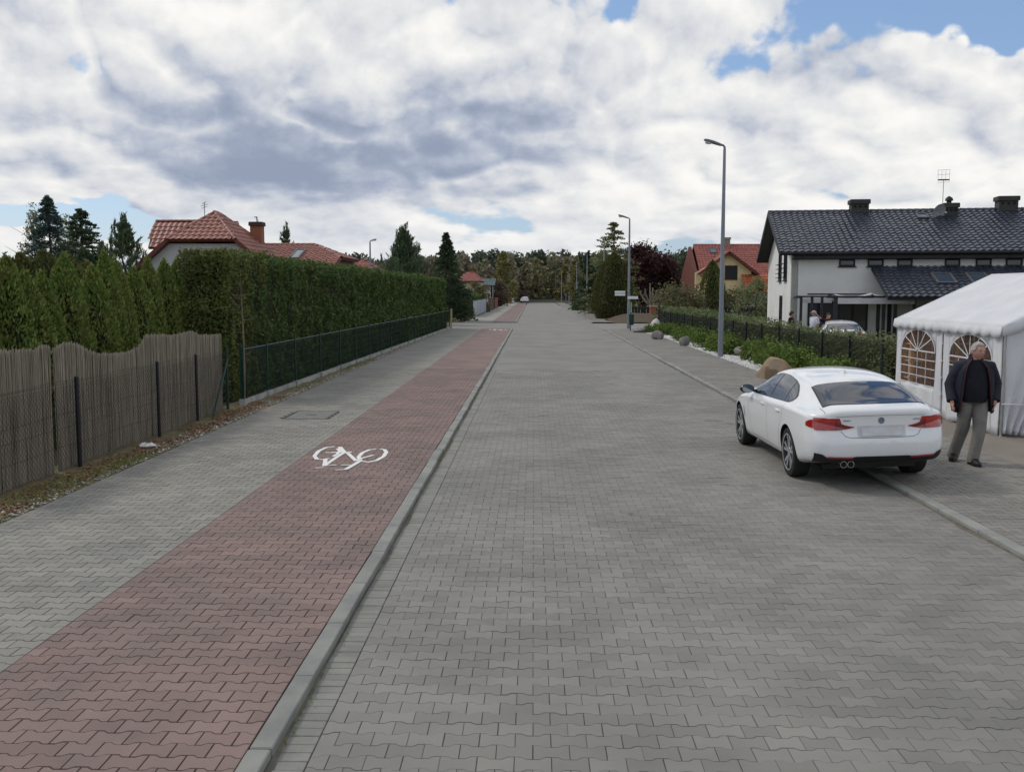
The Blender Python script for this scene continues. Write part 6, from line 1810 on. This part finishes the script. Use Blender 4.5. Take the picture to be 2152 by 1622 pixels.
# scalloped valances
for x, sg in ((TX0 - 0.045, -1), (TX1 + 0.045, 1)):
    rows = []; n = 96
    for k in range(n + 1):
        y = TY0 - 0.05 + (TY1 - TY0 + 0.1) * k / n; dz = 0.13 + 0.05 * abs(math.sin(math.pi * k / 8)); w = 0.012 * math.sin(k * 0.9)
        rows.append([TP(x, y, TE + 0.02), TP(x + sg * 0.012 + w * .5, y, TE - dz * .5), TP(x + sg * 0.018 + w, y, TE - dz)])
    cloth('side_valance', rows)
rows = []; n = 80
for k in range(n + 1):
    x = TX0 - 0.045 + (TX1 - TX0 + 0.09) * k / n; z = roofz(x, TY0); dz = 0.16 + 0.055 * abs(math.sin(math.pi * k / 9)); w = 0.015 * math.sin(k * 0.8)
    rows.append([TP(x, TY0 - 0.055, z), TP(x, TY0 - 0.06 + w * .5, z - dz * .5), TP(x, TY0 - 0.065 + w, z - dz)])
cloth('gable_valance', rows)
# near gable: cloth triangle and gathered curtain
rows = []
for k in range(25):
    x = TX0 + (TX1 - TX0) * k / 24; z = roofz(x, TY0) - 0.02
    rows.append([TP(x, TY0 - 0.02, z), TP(x, TY0 - 0.02, TE - 0.1)])
cloth('gable_cloth', rows)
rows = []
for j in range(25):                                     # curtain pulled aside towards the road-side leg
    f = j / 24; row = []
    wd = 2.0 * (1 - f) ** 1.4 + 0.42
    for i in range(29):
        u = i / 28
        row.append(TP(TX0 + 0.05 + wd * u, TY0 - 0.03 + 0.05 * math.sin(u * 26 + f * 3) * (0.3 + f) + 0.04 * f, TE - 0.05 - (TE - 0.16) * f - 0.05 * u * f))
    rows.append(row)
cloth('curtain', rows)
MB().tube([TP(TX0 - 0.02, TY0 - 0.12, 0.62), TP(TX0 + 0.55, TY0 - 0.12, 0.60)], 0.012, 6).build('curtain_tie', m_tent, t)
# far gable
cloth('rear_wall', [[TP(TX0 + (TX1 - TX0) * k / 16, TY1 + 0.02 * math.sin(k), GZ + 0.03), TP(TX0 + (TX1 - TX0) * k / 16, TY1, roofz(TX0 + (TX1 - TX0) * k / 16, TY1) - 0.03)] for k in range(17)])


def wall_panel(y0, y1, x):
    """side wall with an arched window opening, cloth around it, clear sheet and white bars"""
    w0, w1, z0, za, zt = y0 + 0.30, y1 - 0.26, 0.62, 1.30, 1.74
    cy, rad = (w0 + w1) / 2, (w1 - w0) / 2
    def arch(y): return za + (zt - za) * math.sqrt(max(0, 1 - ((y - cy) / rad) ** 2))
    b = MB()
    wr = lambda y, z: TP(x + 0.015 * math.sin(y * 9 + z * 2) * (1.2 - z * .5), y, z)
    def strip(ys, zlo, zhi, nz):
        b.grid([[wr(y, zlo(y) + (zhi(y) - zlo(y)) * k / nz) for k in range(nz + 1)] for y in ys])
    ys = list(np.linspace(w0, w1, 17))
    strip(list(np.linspace(y0, w0, 6)), lambda y: GZ + 0.02 + 0.03 * math.sin(y * 7), lambda y: TE, 10)
    strip(list(np.linspace(w1, y1, 6)), lambda y: GZ + 0.02 + 0.03 * math.sin(y * 7), lambda y: TE, 10)
    strip(ys, lambda y: GZ + 0.02 + 0.03 * math.sin(y * 7), lambda y: z0, 5); strip(ys, arch, lambda y: TE, 3)
    o = b.build('side_wall', m_tent, t, smooth=60, fix=False); o.modifiers.new('s', 'SOLIDIFY').thickness = 0.006
    MB().grid([[TP(x, y, z0), TP(x, y, arch(y))] for y in ys]).build('window_sheet', m_tentwin, o, fix=False)
    bw = 0.014; xx = x - 0.012
    def bar(p, q, w=bw):
        d = Vector((q[0] - p[0], q[1] - p[1])); s = Vector((-d.y, d.x)).normalized() * w
        m = MB(); m.add([TP(xx, p[0] - s.x, p[1] - s.y), TP(xx, p[0] + s.x, p[1] + s.y), TP(xx, q[0] + s.x, q[1] + s.y), TP(xx, q[0] - s.x, q[1] - s.y)], [(0, 1, 2, 3)])
        ob = m.build('window_bar', m_tent, o, fix=False); ob.modifiers.new('s', 'SOLIDIFY').thickness = 0.004
    for k in range(1, 4): bar((w0 + (w1 - w0) * k / 4, z0), (w0 + (w1 - w0) * k / 4, za), 0.009)
    for k in range(5): bar((w0, z0 + (za - z0) * k / 4), (w1, z0 + (za - z0) * k / 4), 0.009 if k < 4 else 0.014)
    for a in (38, 64, 90, 116, 142): bar((cy, za), (cy + math.cos(R(a)) * rad * 0.97, za + math.sin(R(a)) * (zt - za) * 0.97), 0.011)
    ar = [(cy + math.cos(R(a)) * rad * 0.985, za + math.sin(R(a)) * (zt - za) * 0.985) for a in range(0, 181, 12)]
    for p, q in zip(ar, ar[1:]): bar(p, q, 0.016)


ym = (TY0 + TY1) / 2
for x in (TX0,):
    wall_panel(TY0 + 0.03, ym - 0.03, x); wall_panel(ym + 0.03, TY1 - 0.03, x)
cloth('side_wall', [[TP(TX1, TY0 + (TY1 - TY0) * k / 16, GZ + 0.03), TP(TX1, TY0 + (TY1 - TY0) * k / 16, TE)] for k in range(17)])
for k in range(4):
    MB().box(*[v for q in zip(TP(TX0 - 0.03, ym - 0.03, 0.5 + 0.33 * k), TP(TX0 - 0.01, ym + 0.03, 0.53 + 0.33 * k)) for v in q]).build('wall_tie', m_tent, t)

# wooden goods inside the tent
t = thing('wooden_shelf', 'orange pine shelving seen through the arched tent window', 'shelf', (8.97, 21.05, GZ))
for x in (-0.95, 0.0, 0.95):
    for y in (-0.2, 0.2): MB().box(x - 0.035, x + 0.035, y - 0.03, y + 0.03, 0, 1.75).build('upright', m_wood, t)
for k, z in enumerate((0.25, 0.62, 0.98, 1.34, 1.68)):
    for j in range(3): MB().box(-1.0, 1.0, -0.22 + j * 0.15, -0.09 + j * 0.15, z, z + 0.03).build('shelf_board', m_wood, t)
for k in range(9): MB().box(-1.0 + k * 0.222, -0.80 + k * 0.222, 0.235, 0.255, 0.2, 1.75).build('back_board', m_wood, t)
t.rotation_euler = (0, 0, 0)
for i, (x, y, z, w, d, h, m, lb) in enumerate(((9.2, 17.8, GZ, 0.5, 0.4, 0.62, m_wood, 'upright wooden crate on the tent floor by the near window'), (9.9, 17.5, GZ, 0.7, 0.5, 0.45, m_wood, 'wide low wooden crate on the tent floor'))):
    t = thing('wooden_crate', lb, 'crate', (x, y, z), 0.3 * i, 'crates in the tent')
    for sx in (-1, 1):
        for sy in (-1, 1): MB().box(sx * w / 2 - 0.025, sx * w / 2 + 0.025, sy * d / 2 - 0.025, sy * d / 2 + 0.025, 0, h).build('corner_post', m, t)
    for k in range(4):
        zz = 0.04 + k * (h - 0.12) / 3
        for sy in (-1, 1): MB().box(-w / 2, w / 2, sy * (d / 2 + 0.034) - 0.008, sy * (d / 2 + 0.034) + 0.008, zz, zz + 0.09).build('slat', m, t)
        for sx in (-1, 1): MB().box(sx * (w / 2 + 0.034) - 0.008, sx * (w / 2 + 0.034) + 0.008, -d / 2, d / 2, zz, zz + 0.09).build('slat', m, t)
t = thing('red_bag', 'red and brown bundle lying in the tent doorway', 'bag', (8.9, 16.95, GZ))
b = MB(); blob_mesh(b, (0, 0, 0.62), (0.28, 0.2, 0.13), 9, 14, 9, 0.2); b.build('bundle', M('red_fabric', (0.35, 0.03, 0.03), (0.25, 0.025, 0.025), rough=0.8), t, smooth=True)
b = MB(); blob_mesh(b, (0, 0, 0.28), (0.34, 0.25, 0.29), 10, 14, 9, 0.15); b.build('sack', M('brown_fabric', (0.10, 0.06, 0.035), (0.07, 0.045, 0.03), rough=0.9), t, smooth=True)

# ------------------------------------------------------------------ people
def skin_mesh(verts, edges, radii, root, sub=2):
    me = bpy.data.meshes.new('sk'); me.from_pydata(verts, edges, []); o = bpy.data.objects.new('sk', me); col.objects.link(o)
    md = o.modifiers.new('skin', 'SKIN'); md.use_smooth_shade = True
    for i, r_ in enumerate(radii):
        sv = me.skin_vertices[0].data[i]; sv.radius = (r_, r_) if not isinstance(r_, tuple) else r_; sv.use_root = i == root
    s = o.modifiers.new('s', 'SUBSURF'); s.levels = sub; s.render_levels = sub
    dg = bpy.context.evaluated_depsgraph_get(); m2 = bpy.data.meshes.new_from_object(o.evaluated_get(dg)); bpy.data.objects.remove(o)
    return m2


def loft(secs, n=16, cap=True):
    """secs: (centre, rx, ry, direction) elliptical sections"""
    b = MB(); rows = []
    for c, rx, ry, d in secs:
        c, d = Vector(c), Vector(d).normalized(); u = Vector((1, 0, 0)); u = (u - d * u.dot(d)).normalized(); w = d.cross(u)
        rows.append([c + u * math.cos(2 * math.pi * k / n) * rx + w * math.sin(2 * math.pi * k / n) * ry for k in range(n + 1)])
    b.grid(rows)
    if cap: b.add(rows[0][:n], [tuple(range(n))]); b.add(rows[-1][:n], [tuple(range(n))])
    return b


m_skin = M('skin', (0.48, 0.27, 0.20), (0.42, 0.23, 0.17), scale=6, rough=0.55, spec=0.35)
m_hair_grey = M('grey_hair', (0.40, 0.36, 0.33), (0.30, 0.27, 0.25), scale=20, rough=0.8)
m_hair_dk = M('dark_hair', (0.03, 0.022, 0.018), rough=0.7)
m_navy = M('navy_jacket', (0.012, 0.014, 0.024), (0.018, 0.02, 0.032), scale=5, rough=0.75, bump=0.5, bscale=7)
m_black_knit = M('black_sweater', (0.010, 0.011, 0.016), (0.013, 0.014, 0.02), scale=8, rough=0.9, bump=0.3, bscale=12)
m_trouser = M('grey_trousers', (0.20, 0.185, 0.165), (0.155, 0.145, 0.135), scale=4, rough=0.85, bump=1.0, bscale=6)
m_shoe = M('black_shoe', (0.012, 0.012, 0.013), rough=0.45)


def head_grid(c, f, sd, up, k=1.0, n=30, m=22, keep=None):
    """head surface round c: skull, brow, nose, cheeks, chin and ears"""
    V_, D_ = [], []
    for i in range(m + 1):
        th = math.pi * i / m
        for j in range(n):
            ph = 2 * math.pi * j / n
            d = (math.sin(th) * math.cos(ph), math.sin(th) * math.sin(ph), math.cos(th))        # front, side, up
            fr, sw, u_ = d
            w, dp, hgt = 0.085, 0.105, 0.127
            jaw = max(0.0, -u_)
            w *= 1 - 0.34 * jaw ** 1.5; x = fr * dp * (1 - 0.10 * jaw) + 0.012 * jaw; y = sw * w; z = u_ * hgt
            if fr < 0: x *= 1.04 if u_ > -0.2 else 1 - 0.35 * jaw
            g = lambda a0, b0, sa, sb: math.exp(-((sw - a0) / sa) ** 2 - ((u_ - b0) / sb) ** 2) * max(0, fr)
            if k <= 1.0:
                x += 0.026 * g(0, -0.10, 0.16, 0.20) + 0.010 * g(0, 0.12, 0.12, 0.2) + 0.007 * g(0, 0.30, 0.5, 0.12) - 0.010 * (g(0.40, 0.10, 0.17, 0.12) + g(-0.40, 0.10, 0.17, 0.12)) + 0.012 * g(0, -0.86, 0.3, 0.16) + 0.006 * (g(0.5, -0.2, 0.2, 0.2) + g(-0.5, -0.2, 0.2, 0.2))
                e_ = math.exp(-((abs(sw) - 0.97) / 0.06) ** 2 - ((u_ + 0.02) / 0.17) ** 2 - ((fr + 0.08) / 0.16) ** 2)
                y += math.copysign(0.020 * e_, sw); x -= 0.012 * e_
            V_.append(c + (f * x + sd * y + up * z) * k); D_.append(d)
    F_ = []
    for i in range(m):
        for j in range(n):
            q = (i * n + j, i * n + (j + 1) % n, (i + 1) * n + (j + 1) % n, (i + 1) * n + j)
            if keep is None or keep([sum(D_[a][t_] for a in q) / 4 for t_ in range(3)]): F_.append(q)
    return V_, F_


def person(label, loc, rz, J, top, trousers, shoes, hair, sleeve=True, jacket=None, cap=None, scale=1.0, belly=0.0, bald=False, group=None, low=2):
    """J: joint positions; figure faces -Y"""
    t = thing('person', label, 'person', loc, rz, group); t.scale = (scale,) * 3
    V = lambda k: Vector(J[k])
    verts, edges, rad, idx = [], [], [], {}
    def add(k, p, r_, par=None):
        verts.append(tuple(p)); rad.append(r_); idx[k] = len(verts) - 1
        if par is not None: edges.append((idx[par], idx[k]))
    add('pelvis', V('pelvis'), 0.115); add('spine', V('pelvis').lerp(V('neck'), 0.45), 0.12, 'pelvis'); add('chest', V('pelvis').lerp(V('neck'), 0.78), 0.125, 'spine')
    add('neck', V('neck'), 0.062, 'chest'); hd = V('head') - V('neck'); f = Vector(J.get('face', (0, -1, 0))).normalized(); sd_ = Vector((-f.y, f.x, 0))
    up = (hd.normalized() + Vector((0, 0, 0.6))).normalized(); f = (f - up * f.dot(up)).normalized(); sd_ = up.cross(f)
    add('jaw', V('neck') + hd * 0.5, 0.052, 'neck'); add('top', V('neck') + hd * 0.8, 0.05, 'jaw')
    HC = V('neck') + hd * 0.66 + f * 0.012
    for s, n_ in ((-1, 'a'), (1, 'b')):
        add('sh' + n_, V('shoulder_' + n_), 0.062, 'chest'); add('el' + n_, V('elbow_' + n_), 0.043, 'sh' + n_); add('wr' + n_, V('wrist_' + n_), 0.028, 'el' + n_)
        d = (V('wrist_' + n_) - V('elbow_' + n_)).normalized(); side = d.cross(Vector((1, 0, 0))); side = side.normalized() if side.length > 0.1 else Vector((0, 1, 0)); nrm = side.cross(d)
        pw = V('wrist_' + n_) + d * 0.06; add('pa' + n_, pw, (0.036, 0.018), 'wr' + n_)
        for k, (o_, L) in enumerate(((-0.030, .065), (-0.010, .075), (0.010, .07), (0.030, .055))):
            b0 = pw + side * o_ + d * 0.03; add('f%d' % k + n_, b0, 0.0095, 'pa' + n_); add('g%d' % k + n_, b0 + d * L * 0.55 + nrm * 0.008 * -s, 0.0085, 'f%d' % k + n_); add('h%d' % k + n_, b0 + d * L * 0.9 + nrm * 0.026 * -s, 0.0075, 'g%d' % k + n_)
        b0 = V('wrist_' + n_) + d * 0.035 - side * 0.034; add('t0' + n_, b0, 0.011, 'wr' + n_); add('t1' + n_, b0 + d * 0.035 - side * 0.02, 0.009, 't0' + n_); add('t2' + n_, b0 + d * 0.062 - side * 0.022, 0.008, 't1' + n_)
        add('hp' + n_, V('hip_' + n_), 0.085, 'pelvis'); add('kn' + n_, V('knee_' + n_), 0.055, 'hp' + n_); add('an' + n_, V('ankle_' + n_), 0.036, 'kn' + n_)
        add('to' + n_, V('ankle_' + n_) + Vector(J.get('toe_' + n_, (0, -0.14, -0.05))) * 0.8, 0.03, 'an' + n_)
    me = skin_mesh(verts, edges, rad, 0, low)
    hv, hf = head_grid(HC, f, sd_, up)
    bm = bmesh.new(); bm.from_mesh(me); vs = [bm.verts.new(p) for p in hv]
    for q in hf:
        q = list(dict.fromkeys(q))
        if len(q) > 2:
            try: bm.faces.new([vs[i] for i in q])
            except ValueError: pass
    bmesh.ops.recalc_face_normals(bm, faces=bm.faces); bm.to_mesh(me); bm.free()
    me.materials.clear(); me.materials.append(m_skin)
    obj('body', me, m_skin, t, smooth=70)
    # clothes
    z0, z1 = V('pelvis'), V('neck'); ax = (z1 - z0)
    at_ = lambda q: z0 + ax * q
    tb = MB()
    secs = [(at_(-0.10), 0.185, 0.135 + belly, ax), (at_(0.08), 0.20, 0.145 + belly * 1.3, ax), (at_(0.35), 0.205, 0.145 + belly * 1.2, ax), (at_(0.62), 0.205, 0.135 + belly * .4, ax), (at_(0.82), 0.195, 0.115, ax), (at_(0.93), 0.125, 0.09, ax), (at_(1.0), 0.072, 0.075, ax)]
    loft(secs, 20).build('shirt', top, t, smooth=True)
    arm_m = jacket or top
    for s, n_ in ((-1, 'a'), (1, 'b')):
        S_, E_, W_ = V('shoulder_' + n_), V('elbow_' + n_), V('wrist_' + n_); k = 1.28 if jacket else 1.0
        r_ = [0.07 * k, 0.078 * k, 0.074 * k, 0.066 * k, 0.058 * k, 0.053 * k] if sleeve else [0.085, 0.085, 0.075, 0.075]
        pts = [S_.lerp(at_(0.85), 0.35), S_, S_.lerp(E_, 0.5), E_, E_.lerp(W_, 0.5), W_ + (W_ - E_) * 0.02] if sleeve else [S_.lerp(at_(0.85), 0.35), S_, S_.lerp(E_, 0.5), S_.lerp(E_, 0.8)]
        MB().tube(pts, r_, 14).build('sleeve', arm_m, t, smooth=True)
    leg = MB()
    leg.v, leg.f = loft([(at_(-0.13), 0.175, 0.135, ax), (at_(-0.05), 0.188, 0.145 + belly * .6, ax), (at_(0.06), 0.19, 0.15 + belly * .8, ax)], 18).v, loft([(at_(-0.13), 0.175, 0.135, ax), (at_(-0.05), 0.188, 0.145, ax), (at_(0.06), 0.19, 0.15, ax)], 18).f
    for n_ in 'ab':
        H_, K_, A_ = V('hip_' + n_), V('knee_' + n_), V('ankle_' + n_); d = A_ - K_
        leg.tube([H_ + Vector((0, 0, 0.06)), H_.lerp(K_, 0.25), H_.lerp(K_, 0.7), K_, K_.lerp(A_, 0.45), K_.lerp(A_, 0.85), A_ + d.normalized() * 0.055], [0.108, 0.112, 0.097, 0.089, 0.083, 0.08, 0.084], 14)
        td = Vector(J.get('toe_' + n_, (0, -0.14, -0.05))); fw = Vector((td.x, td.y, 0)).normalized(); rt = Vector((-fw.y, fw.x, 0)); g = Vector((A_.x, A_.y, A_.z - 0.085))
        sh = []
        for q, w_, h_ in ((-0.10, 0.034, 0.07), (-0.075, 0.048, 0.105), (0.0, 0.052, 0.12), (0.06, 0.057, 0.105), (0.13, 0.057, 0.08), (0.19, 0.045, 0.066), (0.22, 0.016, 0.045)):
            c = g + fw * q; sh.append([c - rt * w_, c - rt * w_ * 0.95 + Vector((0, 0, h_ * 0.6)), c - rt * w_ * .5 + Vector((0, 0, h_)), c + rt * w_ * .5 + Vector((0, 0, h_)), c + rt * w_ * 0.95 + Vector((0, 0, h_ * 0.6)), c + rt * w_, c - rt * w_])
        b = MB(); b.grid(sh); b.add(sh[0][:6], [tuple(range(6))]); b.add(sh[-1][:6], [tuple(range(6))]); b.build('shoe', shoes, t, smooth=45)
    leg.build('trousers', trousers, t, smooth=True)
    if jacket:
        rows = []
        for q, rx, ry, gap in ((-0.36, 0.285, 0.215, 50), (-0.15, 0.285, 0.22, 46), (0.1, 0.28, 0.215, 42), (0.4, 0.275, 0.20, 40), (0.65, 0.265, 0.185, 36), (0.80, 0.245, 0.16, 34), (0.90, 0.185, 0.13, 34), (0.97, 0.115, 0.105, 38), (1.02, 0.088, 0.092, 42), (1.10, 0.092, 0.096, 46)):
            c = at_(q); rows.append([c + Vector((math.sin(R(a)) * rx, -math.cos(R(a)) * ry, 0.012 * math.sin(a * 0.1))) for a in np.linspace(gap, 360 - gap, 33)])
        o = MB().grid(rows).build('jacket', jacket, t, smooth=True, fix=False); o.modifiers.new('s', 'SOLIDIFY').thickness = 0.022
        for s in (-1, 1):
            b = MB(); k = 0 if s > 0 else 32
            b.tube([rows[i][k] for i in range(len(rows))], 0.009, 6); b.build('jacket_edge', M('maroon_lining', (0.06, 0.014, 0.02), rough=0.7), o, smooth=True)
    # hair, eyes, brows, mouth
    hline = 0.60 if bald else 0.42
    def hair_at(d):
        fr, u_ = d[0], d[2]
        return (u_ > hline) if fr > 0.45 else (u_ > -0.05 + 0.35 * max(0, fr)) if fr > -0.1 else (u_ > -0.45)
    hv, hf = head_grid(HC, f, sd_, up, 1.035 if bald else 1.06, 30, 22, hair_at)
    hm = MB(); hm.add(hv, hf); o = hm.build('hair', hair, t, smooth=True, fix=False); o.modifiers.new('s', 'SOLIDIFY').thickness = 0.006
    for s in (-1, 1):
        e = HC + f * 0.090 + sd_ * s * 0.033 + up * 0.012
        b = MB(); blob_mesh(b, e, (0.010, 0.010, 0.007), 3, 8, 6, 0); b.build('eye', M('eye_dark', (0.06, 0.05, 0.045), rough=0.3), t, smooth=True)
        b = MB(); e2 = e + up * 0.021 + f * 0.009; b.tube([e2 - sd_ * 0.018 - up * 0.003, e2, e2 + sd_ * 0.018 - up * 0.003], 0.0035, 5); b.build('eyebrow', hair, t)
    mo = HC + f * 0.094 - up * 0.066
    b = MB(); b.tube([mo - sd_ * 0.022 - f * 0.006, mo + f * 0.002, mo + sd_ * 0.022 - f * 0.006], [0.003, 0.0055, 0.003], 6); b.build('mouth', M('lips', (0.36, 0.16, 0.13), rough=0.5), t)
    if cap:
        hv, hf = head_grid(HC, f, sd_, up, 1.11, 30, 22, lambda d: d[2] > 0.30)
        b = MB(); b.add(hv, hf); c_ = b.build('cap', cap, t, smooth=True, fix=False); pk_ = HC + up * 0.045
        b = MB(); b.grid([[pk_ + f * q + sd_ * w * (0.075 - 0.25 * max(0, q - 0.09)) for w in (-1, -0.5, 0, 0.5, 1)] for q in (0.07, 0.1, 0.14, 0.175)])
        o = b.build('cap_peak', cap, c_, fix=False); o.modifiers.new('s', 'SOLIDIFY').thickness = 0.006
    return t


JM = dict(pelvis=(0.0, 0, 0.94), neck=(0.0, -0.01, 1.49), head=(0.03, -0.03, 1.67), face=(0.45, -1, -0.05), shoulder_a=(-0.195, 0, 1.385), elbow_a=(-0.305, 0.04, 1.12), wrist_a=(-0.315, -0.10, 0.90),
          shoulder_b=(0.195, 0, 1.385), elbow_b=(0.315, 0.07, 1.13), wrist_b=(0.27, -0.08, 0.91), hip_a=(-0.09, 0, 0.90), knee_a=(-0.125, -0.01, 0.50), ankle_a=(-0.18, 0.19, 0.10), toe_a=(-0.05, -0.14, -0.05),
          hip_b=(0.095, 0, 0.90), knee_b=(0.055, -0.17, 0.49), ankle_b=(-0.02, -0.19, 0.085), toe_b=(0.02, -0.15, -0.05))
PERSON = person('man in open navy jacket, black sweater and grey trousers walking beside the tent', (6.30, 14.05, PZ), R(-8), JM, m_black_knit, m_trouser, m_shoe, m_hair_grey, True, m_navy, belly=0.045, bald=True)

JS = dict(pelvis=(0, 0, 0.92), neck=(0, 0, 1.45), head=(0, -0.02, 1.63), shoulder_a=(-0.18, 0, 1.37), elbow_a=(-0.24, 0.03, 1.10), wrist_a=(-0.22, -0.12, 0.90), shoulder_b=(0.18, 0, 1.37), elbow_b=(0.24, 0.03, 1.10), wrist_b=(0.22, -0.12, 0.90),
          hip_a=(-0.09, 0, 0.88), knee_a=(-0.10, -0.02, 0.48), ankle_a=(-0.10, 0.03, 0.085), hip_b=(0.09, 0, 0.88), knee_b=(0.10, -0.05, 0.48), ankle_b=(0.10, -0.02, 0.085))
m_maroon = M('dark_maroon_shirt', (0.04, 0.012, 0.014), (0.03, 0.01, 0.012), rough=0.9)
m_whiteshirt = M('white_shirt', (0.62, 0.64, 0.70), (0.55, 0.57, 0.64), rough=0.85)
m_jeans = M('dark_trousers', (0.03, 0.035, 0.05), rough=0.9)
J1 = dict(JS, face=(0, -1, 0))
person('person with dark hair in a black top walking past the white house wall', at(1664, 42.6), R(65), J1, m_black_knit, m_trouser, m_shoe, m_hair_dk, False, low=1)
person('person in a white shirt and grey cap standing by the terrace posts', at(1713, 42.0), R(-70), dict(JS), m_whiteshirt, m_jeans, m_shoe, m_hair_grey, False, cap=M('grey_cap', (0.30, 0.31, 0.33), rough=0.9), scale=1.03, low=1)
J3 = dict(JS, elbow_a=(-0.42, -0.10, 1.48), wrist_a=(-0.60, -0.18, 1.62))
person('person in a maroon top raising one arm beside the terrace', at(1742, 41.2), R(10), J3, m_maroon, m_jeans, m_shoe, m_hair_dk, False, scale=0.985, low=1)

# ------------------------------------------------------------------ far left fences, pillars, gate and brick post
m_fence_w = M('white_fence_paint', (0.50, 0.52, 0.58), (0.44, 0.46, 0.52), rough=0.6)
m_brickred = M('red_brick', (0.22, 0.065, 0.05), (0.17, 0.055, 0.042), scale=3, rough=0.9, bump=0.3)
t = thing('white_fence', 'white metal slat fence along the far footpath before the red brick walls', 'fence')
y = 93.5
while y < 122:
    MB().box(-5.80, -5.68, y - 0.06, y + 0.06, 0, 1.65).build('post', m_fence_w, t)
    for k in range(10):
        yy = y + 0.18 + k * 0.26
        if yy < y + 2.74: MB().box(-5.75, -5.72, yy, yy + 0.17, 0.18, 1.55).build('slat', m_fence_w, t)
    MB().box(-5.78, -5.76, y + 0.06, y + 2.78, 0.4, 0.46).build('rail', m_fence_w, t); MB().box(-5.78, -5.76, y + 0.06, y + 2.78, 1.3, 1.36).build('rail', m_fence_w, t)
    y += 2.84
for (ya, yb, nm, lb, h) in ((123.5, 131, 'brick_wall', 'red brick garden wall next to the white metal fence', 1.65), (140, 152, 'brick_wall', 'further red brick garden wall beyond the dark gate', 1.5)):
    t = thing(nm, lb, 'wall'); MB().box(-5.85, -5.6, ya, yb, -0.05, h).build('wall', m_brickred, t); MB().cbox(-5.92, -5.53, ya - 0.05, yb + 0.05, h, h + 0.07, 0.02).build('coping', m_brickred, t)
t = thing('dark_gate', 'dark driveway gate between the two red brick walls', 'gate')
MB().box(-5.75, -5.7, 131.2, 139.8, 0.1, 1.5).build('gate_leaf', m_anth, t)
for y in (131.15, 139.85): MB().box(-5.82, -5.63, y - 0.08, y + 0.08, -0.05, 1.7).build('gate_post', m_anth, t)
t = thing('white_pillar', 'small white gate pillar beside the far footpath', 'pillar', (at(1078, 208).x, 208, 0)); MB().cbox(-0.25, 0.25, -0.25, 0.25, -0.05, 1.5, 0.02).build('shaft', m_frame_w, t); MB().cbox(-0.3, 0.3, -0.3, 0.3, 1.5, 1.6, 0.03).build('cap', m_frame_w, t)
p = at(1373, 84, 0)
t = thing('brick_gate_pillar', 'orange brick gate pillar with pale cap behind the bare soil bed', 'pillar', (p.x, 84, 0.15))
MB().cbox(-0.24, 0.24, -0.24, 0.24, -0.3, 1.05, 0.01).build('shaft', M('orange_brick', (0.36, 0.13, 0.075), (0.30, 0.11, 0.065), scale=5, rough=0.9), t); MB().cbox(-0.3, 0.3, -0.3, 0.3, 1.05, 1.15, 0.03).build('cap', M('pillar_cap', (0.48, 0.26, 0.2), rough=0.9), t)
t = thing('dark_fence', 'low dark picket fence running behind the brick gate pillar', 'fence')
for k in range(44):
    x = at(1322, 86).x + k * 0.26
    MB().box(x, x + 0.2, 85.9, 85.94, 0.1, 1.2).build('picket', m_anth, t)
for z in (0.35, 1.0): MB().box(at(1322, 86).x, at(1322, 86).x + 11.4, 85.945, 85.98, z, z + 0.06).build('rail', m_anth, t)
t = thing('black_fence', 'solid black panel fence in front of the yellow house', 'fence')
x0 = at(1462, 79).x
for k in range(7):
    MB().box(x0 + k * 1.25, x0 + k * 1.25 + 1.2, 78.98, 79.02, 0.0, 1.2).build('panel', m_anth, t); MB().box(x0 + k * 1.25 - 0.045, x0 + k * 1.25 - 0.005, 78.95, 79.05, -0.05, 1.28).build('post', m_anth, t)
